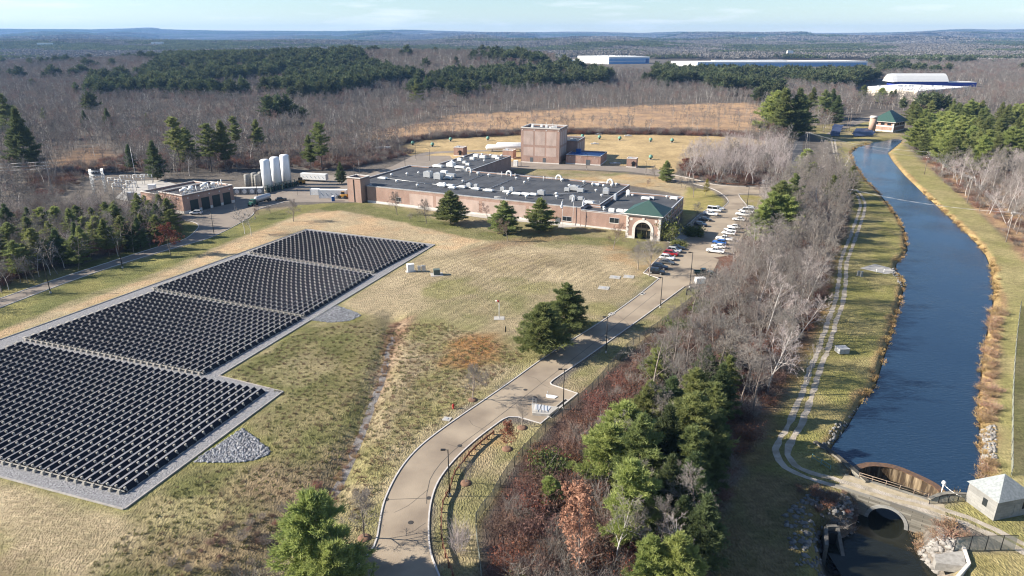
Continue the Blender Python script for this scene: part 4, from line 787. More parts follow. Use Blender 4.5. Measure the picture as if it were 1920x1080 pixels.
# ================================================================ SOLAR FIELD
PVM = mat('solar_glass', (.20,.20,.22), (.15,.15,.17), .6, .25, spec=.8)
PVK = mat('solar_back', (.010,.010,.017), rough=.6, spec=.2)  # near-black plate added behind each row to blacken the shaded gap
BALL = mat('ballast_concrete', (.38,.355,.315), (.30,.28,.25), 2, .85, objrand=.1)
RAILM = mat('rack_rail', (.42,.40,.37), rough=.5, metal=.3)
def solar_block(label, lb, rb, rt, lt, pitch=1.70, ext=0):
    lb, rb, rt, lt = [Vector(P(*q)) for q in (lb, rb, rt, lt)]
    if ext: u = (lb-rb).normalized(); lb = rb + u*(rt-lt).length
    c = (lb+rb+rt+lt)/4; root = thing('solar_array', label, 'solar panels', (c.x, c.y, .06), 0, 'solar arrays on the gravel bed'); n = int((rb-lb).length/pitch)
    for i in range(n):
        s = (i+.5)/n; p0 = lb.lerp(rb, s); p1 = lt.lerp(rt, s); d = (p1-p0).normalized(); pn = Vector((-d.y, d.x)); L_ = (p1-p0).length; m = max(1, round(L_/2.05)); st = L_/m
        mb = MB(); bl = MB(); solo = i >= n-4
        w_ = math.atan2(d.y, d.x); bk = MB(); solos = []
        f0, f1, h0, h1, k0, k1 = p0+pn*.66, p1+pn*.66, p0-pn*.14, p1-pn*.14, p0-pn*.98, p1-pn*.98
        mb.loft([[(*f0, .50), (*f1, .50), (*h1, .78), (*h0, .78)], [(*f0, .55), (*f1, .55), (*h1, .83), (*h0, .83)]])
        bk.loft([[(*(h0+pn*.02), .77), (*(h1+pn*.02), .77), (*k1, .10), (*k0, .10)], [(*(h0-pn*.01), .80), (*(h1-pn*.01), .80), (*(k1-pn*.03), .13), (*(k0-pn*.03), .13)]])
        for k in range(m):
            q = p0+d*(k*st+.3); o = q-pn*.52; B_ = MB() if solo else bl; B_.box(o.x, o.y, .2, .34, .26, .64, w_); B_.box(o.x-pn.x*.22, o.y-pn.y*.22, .2, .12, .3, .34, w_)
            if solo: solos.append(B_)
            o = p0+d*(k*st)-pn*1.04; e_ = d*st*.62; bl.prism([tuple(o), tuple(o+e_), tuple(o+e_-pn*.07), tuple(o-pn*.07)], .08, .20)
            o = q+pn*.5; bl.box(o.x, o.y, .06, .2, .2, .44, w_)
        r = mb.build('panel_row', PVM, root); bk.build('dark_back_plate', PVK, r, off=(c.x, c.y, .06)); b_ = bl.build('ballast', BALL, r, off=(c.x, c.y, .06)); b_['kind'] = 'stuff'; [B_.build('ballast_block', BALL, r, off=(c.x, c.y, .06)) for B_ in solos]
    e = MB(); a, b_ = lb, rb; u = (b_-a).normalized(); v = Vector((-u.y, u.x)); q = [a-v*.25, b_-v*.25, b_-v*.13, a-v*.13]; e.prism([tuple(x) for x in q], .42, .54)
    for i in range(n):
        x = a.lerp(b_, (i+.5)/n)-v*.35; e.box(x.x, x.y, .06, .5, .55, .40, math.atan2(u.y, u.x)); e.box(x.x-.0, x.y, .46, .34, .36, .14, math.atan2(u.y, u.x))
    e.build('end_beam', BALL, root); e = MB(); a, b_ = lb, lt; u = (b_-a).normalized(); v = Vector((-u.y, u.x))
    for x, y, h in along([tuple(a), tuple(b_)], 2.05, .3): e.box(x+v.x*.25, y+v.y*.25, .06, .55, .5, .55, h); e.box(x+v.x*.9, y+v.y*.9, .06, .12, 1.0, .12, h)
    e.build('edge_ballast', BALL, root)
solar_block('nearest and widest block of solar panels, cut off by the left edge', (0,866), (236,925), (497,736), (36,645), ext=1)
solar_block('second block of solar panels from the camera, beyond the first gravel aisle', (47,637), (383,703), (566,599), (286,550))
solar_block('third block of solar panels, between the two upper gravel aisles', (287,543), (571,595), (697,518), (459,481))
solar_block('farthest block of solar panels, nearest the long brick building', (467,475), (702,513), (800,462), (573,435))

# ================================================================ STREET FURNITURE
lamp = thing('lamp_post', 'tall black lamp post', 'lamp post'); MB().lathe([(.22, -.2), (.22, .5), (.05, .52)], n=10).build('base', CONC, lamp); MB().tube((0, 0, .5), (0, 0, 8.6), .11, .075, 8).build('pole', BLACKM, lamp)
MB().tube((0, 0, 8.5), (-.5, 0, 8.58), .05, n=6).build('arm', BLACKM, lamp); MB().box(-.75, 0, 8.5, .75, .36, .16).build('lamp_head', BLACKM, lamp)
LT_ = tree_of(lamp); first = True
for px, py, top, lab in ((843,930,843,'black lamp post beside the timber guardrail on the driveway bend'), (1056,768,692,'black lamp post at the concrete hatch bay beside the driveway'), (1136,662,594,'black lamp post between driveway and fence opposite the pine pair'), (1238,577,520,'black lamp post beside the driveway where it leaves the parking lot'), (1293,540,473,'black lamp post in the parking lot beside the dark pickup'),
    (95,550,487,'leftmost black lamp post on the grass by the left service road'), (230,503,447,'black lamp post in the shade of the left wood by the service road'), (402,443,395,'black lamp post on the verge before the brick garage'), (479,410,382,'black lamp post at the end of the service yard verge'), (558,367,350,'thin lamp post in the service yard before the white silos'), (637,347,325,'lamp post behind the white container in the yard'),
    (484,375,330,'dark lamp post beside the leftmost white silo'), (668,377,305,'very tall black lamp post in front of the brick corner tower'), (760,318,288,'lamp post beside the brown brush behind the long building'), (780,300,272,'lamp post in the paved yard nearest the green dome'), (806,304,279,'lamp post in the paved yard behind the long building'), (977,312,281,'lamp post at the left front corner of the tall boxy building'), (1100,318,288,'lamp post before the blue roofed building'), (1211,327,303,'lamp post beside the back road by the brick kiosk'), (1299,346,332,'lamp post where the back road bends'),
    (1385,352,345,'small post light at the junction by the pale grove'), (1400,392,350,'lamp post beside the right row of white vehicles, farthest'), (1384,432,393,'lamp post among the right row of white vehicles, middle'), (1357,470,430,'lamp post among the right row of white vehicles, nearest')):
    x, y = P(px, py); h = height_at(px, py, top); r = lamp if first else dup(LT_, (0, 0, 0)); r.location = (x, y, gz(x, y)); s = h/8.6; r.scale = (min(s, 1.1), min(s, 1.1), s); r['label'] = lab; r['group'] = 'lamp posts on the site'; first = False
# chain-link fences
LINK = bpy.data.materials.new('chain_link'); LINK.use_nodes = True; N = LINK.node_tree.nodes; L = LINK.node_tree.links; b = N['Principled BSDF']; b.inputs['Base Color'].default_value = (.34,.37,.33,1); b.inputs['Roughness'].default_value = .6
tc = N.new('ShaderNodeTexCoord'); sx = N.new('ShaderNodeSeparateXYZ'); L.new(tc.outputs['Object'], sx.inputs[0])
def mth(op, a, b_=None, v=None):
    n = N.new('ShaderNodeMath'); n.operation = op; L.new(a, n.inputs[0])
    if b_ is not None: L.new(b_, n.inputs[1])
    if v is not None: n.inputs[1].default_value = v
    return n.outputs[0]
hsum = mth('ADD', mth('MULTIPLY', sx.outputs[0], v=.8), mth('MULTIPLY', sx.outputs[1], v=.8)); d1 = mth('ADD', hsum, sx.outputs[2]); d2 = mth('SUBTRACT', hsum, sx.outputs[2])
w1 = mth('LESS_THAN', mth('FRACT', mth('MULTIPLY', d1, v=12)), v=.32); w2 = mth('LESS_THAN', mth('FRACT', mth('MULTIPLY', d2, v=12)), v=.32)
L.new(mth('MAXIMUM', w1, w2), b.inputs['Alpha'])
def chain_fence(label, pts, h=2.0, gap=3.0, postm=BLACKM, mesh=True):
    pts = smooth_line(pts, 1.5) if len(pts) > 2 else pts; c = pts[len(pts)//2]; t = thing('chain_link_fence', label, 'fence', (c[0], c[1], 0)); zs = [gz(p[0], p[1]) for p in pts]
    mb = MB()
    for (a, za), (b_, zb) in zip(zip(pts, zs), list(zip(pts, zs))[1:]): mb.quad((a[0], a[1], za+.05), (b_[0], b_[1], zb+.05), (b_[0], b_[1], zb+h), (a[0], a[1], za+h))
    if mesh: mb.build('mesh', LINK, t)
    mb = MB()
    for (a, za), (b_, zb) in zip(zip(pts, zs), list(zip(pts, zs))[1:]): mb.tube((a[0], a[1], za+h), (b_[0], b_[1], zb+h), .035, n=4)
    mb.build('top_rail', postm, t)
    for x, y, a in along(pts, gap)[:100]: z = gz(x, y); MB().tube((x, y, z-.2), (x, y, z+h+.08), .06, n=6).build('post', postm, t)
GP = mat('fence_post', (.05,.06,.055), rough=.6)
chain_fence('long chain-link fence following the driveway along the thicket', PP([(904,1095),(892,983),(907,960),(922,943),(942,907),(968,870),(995,840),(1020,812),(1045,790),(1085,756),(1123,720),(1172,662),(1240,612),(1282,580),(1322,546),(1345,512)]), 1.9, 3.0, GP)
chain_fence('black chain-link fence around the grass by the canal at the right edge', PP([(1913,575),(1905,640),(1899,720),(1897,800),(1896,893)]), 1.6, 5)
chain_fence('black chain-link fence at the bottom right corner below the gate house', PP([(1788,1034),(1818,1032),(1846,1032),(1872,1031),(1902,1031)]), 2.4, 2.2)
chain_fence('short black wire fence between weir and gate house', PP([(1742,945),(1755,943),(1775,941),(1812,938)]), 1.1, 1.6)
chain_fence('low dark fence at the edge of the parking lot beside the white cabinet', PP([(1287,552),(1322,545)]), 1.7, 1.6)
# timber guardrail
gr = thing('timber_guardrail', 'brown timber guardrail curving along the driveway bend', 'guardrail', (*P(850, 930), 0)); TIM = mat('timber_brown', (.20,.095,.055), (.14,.07,.045), 3, .85)
gl = smooth_line(PP([(926,815),(907,830),(885,850),(868,872),(853,892),(844,922),(833,943),(829,975),(831,1020),(840,1053),(852,1085)]), 1); mb = MB(); ribbon(mb, gl, -.11, .0, .42, .78); mb.build('rail', TIM, gr)
for x, y, a in along(gl, 1.9): MB().box(x+.14*math.sin(a), y-.14*math.cos(a), -.3, .24, .24, 1.12, a).build('post', TIM, gr)
# utility poles and wires
WOODP = mat('pole_wood', (.22,.18,.15), (.15,.12,.10), 3, .9); WOODL = mat('pole_weathered', (.33,.30,.27), (.25,.22,.20), 3, .9); WIRE = mat('aluminium_wire', (.34,.34,.35), rough=.5)
def pole(label, px, py, h, arms=1, m=WOODP, a=0.0, aw=2.4):
    x, y = P(px, py); z = gz(x, y); t = thing('utility_pole', label, 'utility pole', (x, y, z), 0, 'utility poles'); MB().tube((x, y, z-.3), (x, y, z+h), .16, .11, 8).build('pole', m, t); tips = []
    for k in range(arms):
        zz = z+h-.5-k*1.4; MB().box(x, y, zz, aw, .13, .14, a).build('crossarm', m, t); mb = MB()
        for s in (-.45, 0, .45): q = (x+math.cos(a)*aw*s, y+math.sin(a)*aw*s); mb.lathe([(.09, zz+.14), (.12, zz+.25), (.07, zz+.40)], q[0], q[1], 8); tips.append(Vector((*q, zz+.42)))
        mb.build('insulator', OFFW, t)
    return tips
def wires(label, A, B, sag=1.0, r=.018):
    mb = MB()
    for a, b_ in zip(A, B):
        pts = [a.lerp(b_, t)-Vector((0, 0, 4*sag*t*(1-t))) for t in np.linspace(0, 1, 13)]; mb.path(pts, r, 4)
    o = mb.build('power_line', WIRE); tag(o, label, 'power line', 'power lines')
pA = pole('grey utility pole at the left edge carrying three wires into the dark wood', 101, 372, height_at(101, 372, 303), 3, WOODL, .2, 2.0); fa = [v+Vector((-90, 0, 0)) for v in pA]; wires('three wires running off the left edge of the photo', pA[1::3], fa[1::3], 1.5, .07)
pB = pole('dark utility pole with white insulators below the pine grove on the right bank', 1733, 327, 11.5, 3, WOODP, .3, 1.6); pC = pole('pale utility pole on the right bank among the leafless trees', 1813, 381, 11, 1, WOODL, .5); pD = pole('pale utility pole on the grass of the right bank nearest the camera', 1886, 454, 10.5, 1, WOODL, .5)
pE = pole('pale utility pole beside the gravel track left of the canal', 1588, 398, 9.5, 2, WOODL, 0, 1.6); pF = pole('slim utility pole between the side road and the concrete rings', 1510, 282, 11, 1, WOODL); pG = pole('utility pole beside the side road behind the yellow-green conifer', 1509, 313, 10, 1, WOODL); pH = pole('slim pale pole beside the side road nearest the junction', 1508, 337, 9, 1, WOODL)
pI = pole('left one of two tall dark poles before the pump station', 1587, 247, 14, 1, WOODP, 0, .8); pJ = pole('right one of two tall dark poles before the pump station', 1592, 246, 14, 1, WOODP, 0, .8); pK = pole('distant utility pole beside the tan clearing', 1606, 220, 12, 1)
wires('twin wires crossing the canal near the weathered pole', pE[:2], pD[:2], 1.4, .032); wires('wires from the dark pole along the right bank', pB[:3]+pB[3:5], pC[:3]+[pC[0], pC[2]], 1.5); wires('wires between the pale poles of the right bank', pC, pD, 1.5); wires('wires leaving over the right edge above the bank', pD, [v+Vector((60, -70, 2)) for v in pD], 2); wires('upper wires crossing the canal to the pole at the side road', pB[:2]+pB[6:7], pF[:2]+pF[2:3], 2.0, .022); wires('wires along the side road', pF+pG, pG+pH, .8)
# flag poles
FLAG = mat('white_flag', (.75,.76,.80), (.6,.63,.72), 2, .8)
for k, (px, py, top, lab) in enumerate(((1054,425,375,'left flagpole with a drooping pale flag before the brick wall'), (1074,423,367,'middle and tallest of the three flagpoles before the brick wall'), (1094,422,372,'right flagpole with a white flag beside the office entrance'))):
    x, y = P(px, py); h = height_at(px, py, top); t = thing('flagpole', lab, 'flagpole', (x, y, 0)); mb = MB(); mb.tube((x, y, 0), (x, y, h), .09, .05, 8); mb.lathe([(.02, h), (.12, h+.1), (.02, h+.22)], x, y, 8); mb.build('pole', OFFW, t)
    mb = MB(); secs = []
    for z, wv in ((h-.4, .25), (h-1.2, .55), (h-2.2, .75), (h-3.0, .6)): secs.append([(x-.06, y-.04, z), (x-.06-wv, y-.12*math.sin(z*3), z-.35*wv), (x-.06-wv, y-.08-.12*math.sin(z*3), z-.35*wv), (x-.06, y-.08, z)])
    mb.loft(secs[:3 + (k != 1)], smooth=True); mb.build('flag', FLAG, t)
flat('flagpole_terrace', PP([(1046,427),(1100,425),(1108,420),(1085,419),(1048,421)]), .035, CONC)
# wind sock, cabinets, hydrant, pads on the lawn
x, y = P(936, 597); t = thing('windsock_pole', 'white pole with a red and white wind cone on a concrete pad', 'wind sock', (x, y, 0)); MB().box(x, y, -.1, 2.6, 2.2, .2).build('pad', CONC, t); MB().tube((x, y, .1), (x, y, 4.6), .09, .06, 8).build('pole', OFFW, t)
mb = MB(); mb.tube((x, y, 4.5), (x-.45, y, 4.75), .24, .2, 10); mb.mi(1).tube((x-.45, y, 4.75), (x-.85, y, 4.6), .2, .15, 10); mb.build('wind_cone', [mat('red_cloth', (.45,.05,.05), rough=.8), OFFW], t)
def cabinet(name, label, cat, px, py, sx, sy, h, m, a=-.4, pad=1.5, extra=None):
    x, y = P(px, py); z = gz(x, y); t = thing(name, label, cat, (x, y, z)); 
    if pad: MB().box(x, y, z-.1, sx*pad, sy*pad, .2, a).build('pad', CONC, t)
    mb = MB(); mb.box(x, y, z+.1, sx, sy, h, a); mb.box(x, y, z+.1+h, sx*1.06, sy*1.08, .09, a); mb.build('cabinet', m, t); ca, sa = math.cos(a), math.sin(a)
    mb = MB(); fx, fy = x+sa*(sy/2+.02), y-ca*(sy/2+.02)
    for k in (-.25, .25): mb.box(fx+ca*sx*k, fy+sa*sx*k, z+.25, sx*.44, .03, h*.8, a)
    mb.build('door', m, t); return t, (x, y, z)
cabinet('electrical_cabinet', 'tall white electrical cabinet on the lawn right of the solar panels', 'cabinet', 770, 509, 2.0, 1.3, 2.2, OFFW, .35)
cabinet('transformer_box', 'low dark green transformer box on a concrete pad in the lawn', 'transformer', 819, 515, 1.8, 1.6, 1.5, mat('transformer_green', (.10,.13,.11), (.08,.105,.09), 2, .5), .2, 2.0)
x, y = P(791, 510); t = thing('switch_rack', 'grey metal rack of electrical boxes between white cabinet and green transformer', 'switch rack', (x, y, 0))
mb = MB(); [mb.tube((x+s, y, 0), (x+s, y, 2.2), .07, n=6) for s in (-1.1, 0, 1.1)]; mb.tube((x-1.2, y, 1.0), (x+1.2, y, 1.0), .05, n=5); mb.tube((x-1.2, y, 2.0), (x+1.2, y, 2.0), .05, n=5); mb.build('rack_frame', GREYM, t)
for s, w_, h in ((-.7, .9, 1.4), (.65, 1.0, 1.7)): MB().box(x+s, y-.25, .5, w_, .35, h).build('switch_box', GALV, t)
cabinet('generator_box', 'white boxy generator with exhaust pipes at the parking lot edge', 'generator', 1312, 531, 2.6, 1.5, 1.5, OFFW, .1, 1.2)
cabinet('concrete_chamber', 'grey weathered concrete chamber with lid on the grass left of the canal', 'chamber', 1578, 661, 2.3, 2.0, 1.1, mat('old_concrete', (.40,.41,.42), (.28,.29,.30), 2, .9), .1, 0)
for k, (px, py, lab) in enumerate(((1609,517,'small grey utility pedestal on the grass by the boat ramp, left of two'), (1615,518,'small grey utility pedestal on the grass by the boat ramp, right of two'))): cabinet('utility_pedestal', lab, 'pedestal', px, py, .6, .5, 1.3, GREYM, 0, 1.5)
for px, py, lab in ((1132,540,'flat concrete slab nearest the driveway in the lawn'), (1153,520,'left one of two flat concrete slabs by the parked dark cars'), (1179,519,'right one of two flat concrete slabs by the parked dark cars'), (838,786,'small flat square concrete cover beside the kerb near the red hydrant')):
    x, y = P(px, py); t = thing('concrete_cover', lab, 'cover', (x, y, 0)); s = 2.6 if px > 1000 else 1.3; MB().box(x, y, -.1, s*1.15, s, .22, -.3).build('slab', CONC, t); MB().box(x, y, .121, s*.4, s*.4, .06, -.3).build('hatch', GALV, t)
x, y = P(850, 766); t = thing('fire_hydrant', 'small red fire hydrant on the grass beside the driveway', 'hydrant', (x, y, 0)); MB().lathe([(.2, 0), (.2, .08), (.15, .1), (.15, .7), (.19, .72), (.19, .8), (.1, .98), (.03, 1.0)], x, y, 12).build('barrel', mat('hydrant_red', (.42,.035,.03), rough=.5), t); MB().tube((x-.26, y, .55), (x+.26, y, .55), .075, n=8).build('nozzle', mat('hydrant_red2', (.38,.03,.03), rough=.5), t)
x, y = P(948, 622); t = thing('marker_post', 'short black marker post on the lawn near the pine pair', 'post', (x, y, 0)); MB().lathe([(.14, 0), (.14, 1.2), (.17, 1.22), (.05, 1.4)], x, y, 10).build('post', BLACKM, t)
x, y = P(1287, 553); t = thing('vent_pipe', 'black curved gooseneck vent pipe beside the fence', 'vent pipe', (x, y, 0)); MB().path([(x, y, 0), (x, y, 1.2), (x+.25, y, 1.6), (x+.7, y, 1.65), (x+.95, y, 1.35), (x+.95, y, 1.1)], .17, 8).build('pipe', BLACKM, t)
# concrete hatch bay
hv = thing('hatch_vault', 'raised concrete vault with two pale metal hatches and a guard rail beside the driveway', 'vault', (*P(1016, 770), 0))
vq = PP([(997,760),(1048,768),(1030,782),(998,779)]); MB().prism(vq, -.1, .55).build('vault', CONC, hv)
for a, b_, c, d_ in (((1004,763),(1014,764.5),(1011,774),(1002,773)), ((1016,765),(1033,768),(1027,776),(1014,774))): MB().prism(PP([a, b_, c, d_]), .551, .62).build('hatch', mat('hatch_metal', (.62,.63,.65), rough=.4, metal=.3), hv)
mb = MB(); r3 = PP([(999,777),(999,761),(1005,761.5),(1005,778)]); [mb.tube((*p, .5), (*p, 1.7), .04, n=5) for p in r3]; [mb.tube((*a, z), (*b_, z), .04, n=5) for z in (1.1, 1.7) for a, b_ in zip(r3, r3[1:])]; mb.build('guard_rail', GREYM, hv)
for q, lab in (([(1043,763),(1060,749),(1065,750.5),(1046,765)], 'upper one of two black open pits by the concrete hatch bay'), ([(1026,781),(1040,768.5),(1046,770),(1034,783)], 'lower one of two black open pits by the concrete hatch bay')): p = PP(q); t = thing('open_pit', lab, 'pit', (*cen(p), 0)); MB().prism(p, .0, .05).build('opening', DARK, t); ring(MB(), offset_poly(p, -.12), p, .0, .12).build('rim', CONC, t)
p = PP([(1024,740),(1046,744),(1040,748),(1025,746)]); t = thing('access_hatch', 'flat white metal access hatch on the paved bay', 'hatch', (*cen(p), 0)); MB().prism(p, .03, .16).build('lid', OFFW, t); MB().tube((*P(1027, 741), .1), (*P(1027, 741), .9), .08, n=8).build('handle', GREYM, t)
# manholes and drains
for px, py, lab in ((770,980,'round iron manhole cover in the driveway bend'), (985,731,'round iron manhole cover in the driveway near the bay'), (1003,745,'large dark manhole cover beside the paved bay'), (724,937,'square iron drain grate at the left kerb of the driveway bend'), (804,934,'square iron drain grate at the right kerb of the driveway bend'), (862,836,'dark drain cover at the right kerb above the lamp post'), (1062,693,'dark drain cover at the right kerb by the bay lamp post'), (1243,562,'dark drain cover at the driveway kerb near the parking lot')):
    x, y = P(px, py); o = MB().lathe([(.42, .03), (.42, .05), (.36, .055)], x, y, 16).build('manhole_cover', mat('cast_iron', (.045,.042,.04), rough=.7)); tag(o, lab, 'manhole cover')
for px, py, lab in ((1204,551,'pale granite drain stone at the left kerb near the slabs'), (1147,589,'pale granite drain stone at the left kerb opposite the pine pair')): x, y = P(px, py); t = thing('drain_inlet', lab, 'drain', (x, y, 0)); MB().box(x, y, -.05, 1.8, 1.2, .17, .9).build('stone', CONC, t); MB().box(x, y, .121, .8, .6, .02, .9).build('grate', BLACKM, t)
# tree mulch rings
for px, py in ((951,842),(979,802),(873,906),(886,750),(683,1009)):
    x, y = P(px, py); o = MB().lathe([(.95, -.02), (.9, .1), (.4, .22)], x, y, 14).build('mulch_ring', mat('mulch', (.14,.08,.055), (.2,.12,.08), 4, .95)); tag(o, 'round brown mulch mound at the foot of a driveway tree', 'mulch', 'mulch mounds along the driveway')

# ================================================================ VEHICLES
TYRE = mat('tyre', (.012,.012,.012), rough=.85); RIM = mat('wheel_rim', (.45,.46,.47), rough=.35, metal=.6); GLASS = mat('car_glass', (.012,.015,.018), rough=.08, spec=.7); TRIM = mat('car_trim', (.02,.02,.02), rough=.6); LAMPW = mat('headlight', (.7,.7,.7), rough=.15); LAMPR = mat('taillight', (.35,.02,.02), rough=.3)
def paint(n, c): m = mat('paint_'+n, c, rough=.28, spec=.5); m.node_tree.nodes['Principled BSDF'].inputs['Coat Weight'].default_value = .5; return m
PAINT = dict(white=paint('white', (.78,.78,.78)), black=paint('black', (.012,.013,.016)), grey=paint('grey', (.07,.075,.08)), silver=paint('silver', (.45,.46,.47)), red=paint('red', (.30,.012,.015)), blue=paint('blue', (.03,.12,.40)), green=paint('green', (.012,.05,.04)), navy=paint('navy', (.012,.018,.035)))
def section(x, hw, z0, z1, b_=.12): return [(x, -hw+b_, z0), (x, hw-b_, z0), (x, hw, z0+b_), (x, hw, z1-b_), (x, hw-b_, z1), (x, -hw+b_, z1), (x, -hw, z1-b_), (x, -hw, z0+b_)]
def car(kind):
    t = thing(kind if kind != 'car' else 'parked_car', 'parked car', 'car')
    Lh, W, hood, belt, roof, c0, c1, c2, c3 = dict(sedan=(2.35,.90,.86,.92,1.44,.85,.25,-1.05,-1.75), suv=(2.35,.95,1.05,1.10,1.72,1.0,.45,-1.75,-2.2), pickup_truck=(2.85,.98,1.12,1.16,1.82,1.05,.55,-.75,-.95), van=(2.8,1.0,1.15,1.2,2.2,1.7,1.1,-2.6,-2.75))[kind]
    body = MB(); gc = .30 if kind == 'sedan' else .38
    if kind == 'pickup_truck':
        body.loft([section(Lh, W*.86, gc+.1, hood*.86), section(Lh-.25, W*.97, gc, hood*.95), section(c0, W, gc, belt), section(-.98, W, gc, belt)]); body.loft([section(-.98, W, gc, .72), section(-Lh, W*.97, gc+.05, .72)])
        for s in (-1, 1): body.box(-1.9, s*(W-.06), .6, 1.86, .12, .56)
        body.box(-Lh+.05, 0, .6, .1, W*1.9, .55)
    else: body.loft([section(Lh, W*.82, gc+.1, hood*.82), section(Lh-.22, W*.95, gc, hood*.93), section(c0, W, gc, belt), section(c3+.05, W, gc, belt), section(-Lh+.12, W*.96, gc, belt*.97), section(-Lh, W*.88, gc+.12, belt*.86)])
    def cab(x, hw, z): return [(x, -hw, z), (x, hw, z)]
    hw = W*.93; tw_ = W*.76
    for s in (1,):   # roof and pillars in body colour
        r = [(c1, tw_, roof-.05), (c1, -tw_, roof-.05), (c2, -tw_, roof-.03), (c2, tw_, roof-.03)]; r2 = [(c1-.1, tw_*.96, roof+.02), (c1-.1, -tw_*.96, roof+.02), (c2+.05, -tw_*.96, roof+.03), (c2+.05, tw_*.96, roof+.03)]; body.loft([r, r2])
        for y in (-1, 1):
            for a, b_ in (((c0, hw), (c1, tw_)), ((c3, hw), (c2, tw_)), (((c0+c3)/2-.1, hw), ((c1+c2)/2-.1, tw_))): body.tube((a[0], y*a[1], belt-.03), (b_[0], y*(b_[1]), roof), .05, n=5, smooth=False)
    body.build('body', PAINT['white'], t)
    g = MB(); g.loft([[(c0, hw-.02, belt-.02), (c0, -hw+.02, belt-.02), (c3, -hw+.02, belt-.02), (c3, hw-.02, belt-.02)], [(c1, tw_-.02, roof-.04), (c1, -tw_+.02, roof-.04), (c2, -tw_+.02, roof-.03), (c2, tw_-.02, roof-.03)]]); g.build('windows', GLASS, t)
    wr_ = .33 if kind == 'sedan' else .39
    for sx in (1, -1):
        for y in (-1, 1):
            x = sx*(Lh-.92); w_ = MB(); w_.tube((x, y*(W-.20), wr_), (x, y*(W+.02), wr_), wr_, n=16, smooth=False); o = w_.build('wheel', TYRE, t); MB().tube((x, y*(W+.0), wr_), (x, y*(W+.035), wr_), wr_*.6, n=12, smooth=False).build('rim', RIM, o)
    for y in (-1, 1): MB().box(Lh-.1, y*W*.62, hood*.66, .16, .34, .16).build('headlight', LAMPW, t); MB().box(-Lh+.05, y*W*.74, belt*.72, .12, .22, .26).build('taillight', LAMPR, t)
    b_ = MB(); b_.box(Lh-.03, 0, gc+.02, .12, W*1.6, .2); b_.box(-Lh+.03, 0, gc+.02, .12, W*1.6, .2); b_.build('bumper', TRIM, t)
    return t
CARS = {}
lotA = math.atan2(P(1262, 457)[1]-P(1207, 512)[1], P(1262, 457)[0]-P(1207, 512)[0]); nose = lotA - math.pi/2
def place_car(kind, color, px, py, label, flip=0, a=None):
    x, y = P(px, py); z = .05; rz = (nose if a is None else a) + flip*math.pi
    if kind not in CARS: t = car(kind); CARS[kind] = tree_of(t); used = t; used.location = (x, y, z); used.rotation_euler = (0, 0, rz); t['label'] = label; t['group'] = 'vehicles parked on the site'; body = [c for c in CARS[kind][1] if c.name.startswith('body')][0]; body.material_slots[0].link = 'OBJECT'; body.material_slots[0].material = PAINT[color]; t['category'] = {'pickup_truck': 'pickup truck', 'van': 'van'}.get(kind, 'car'); return t
    r = dup(CARS[kind], (x, y, z), rz, 1, label, 'vehicles parked on the site')
    for c in bpy.data.objects:
        if c.parent == r and c.name.startswith('body'): c.material_slots[0].link = 'OBJECT'; c.material_slots[0].material = PAINT[color]
    return r
for k, c, px, py, lab, fl in (('suv','black',1231,513,'black suv nearest the camera in the left parking row',0), ('suv','navy',1237,504,'dark navy suv second from the camera in the left parking row',0), ('sedan','grey',1250,495,'dark grey sedan beside the white suv in the left parking row',0), ('suv','white',1251,487,'white suv between grey sedan and red suv',0), ('suv','red',1258,479,'red suv in the left parking row',0), ('suv','silver',1264,473,'silver suv beside the red suv',0), ('sedan','black',1270,467,'black sedan next to the sunlit hedge island',0),
    ('suv','navy',1313,424,'dark suv in the building shadow beside the dark hedge',0), ('sedan','black',1322,414,'black sedan in the building shadow nearest the white pickup',0), ('pickup_truck','white',1332,404,'white pickup truck at the edge of the building shadow',0), ('van','white',1339,397,'white van behind the white pickup near the grass curve',0), ('sedan','silver',1347,393,'grey sedan at the far end of the left parking row',0),
    ('pickup_truck','white',1341,474,'white pickup truck nearest the camera in the right row',1), ('sedan','white',1347,465,'white and black car second in the right row',1), ('suv','blue',1349,458,'blue car between white vehicles in the right row',1), ('pickup_truck','white',1358,451,'white pickup truck beside the blue car',1), ('sedan','white',1366,440,'white sedan in the middle of the right row, nearer of two',1), ('suv','white',1369,435,'white suv in the middle of the right row, farther of two',1), ('sedan','white',1376,428,'white sedan below the farthest three white vehicles',1), ('sedan','white',1385,414,'white low car standing alone in the right row',1), ('pickup_truck','white',1393,405,'white pickup truck third from the far end of the right row',1), ('van','white',1399,399,'white van second from the far end of the right row',1), ('suv','white',1404,394,'white suv at the far end of the right row',1)): place_car(k, c, px, py, lab, fl)
place_car('pickup_truck', 'green', 1319, 515, 'dark green pickup truck parked alone across the lot beside the fence', 0, -.08); place_car('suv', 'white', 368, 402, 'white suv parked before the garage doors', 1, .1); place_car('sedan', 'black', 527, 376, 'black car behind the tanker truck', 0, .5)
def wheels_at(t, pts, r, w=.3, rz=0):
    for x, y, z in pts: MB().tube((x, y-w/2, z+r), (x, y+w/2, z+r), r, n=14, smooth=False).build('wheel', TYRE, t)
x, y = P(490, 384); t = thing('tanker_truck', 'tanker truck with green cab and long grey tank in the service yard', 'truck', (0, 0, 0)); mb = MB(); n = 14
secs = [[(xx, r*math.cos(i*2*math.pi/n), 2.2+r*1.0*math.sin(i*2*math.pi/n)) for i in range(n)] for xx, r in ((-5.6, .6), (-5.2, 1.05), (-4, 1.2), (2.6, 1.2), (3.1, .95), (3.3, .5))]; mb.loft(secs, smooth=True); mb.build('tank', GALV, t); MB().box(-1, 0, .7, 9, 1.0, .35).build('chassis', TRIM, t)
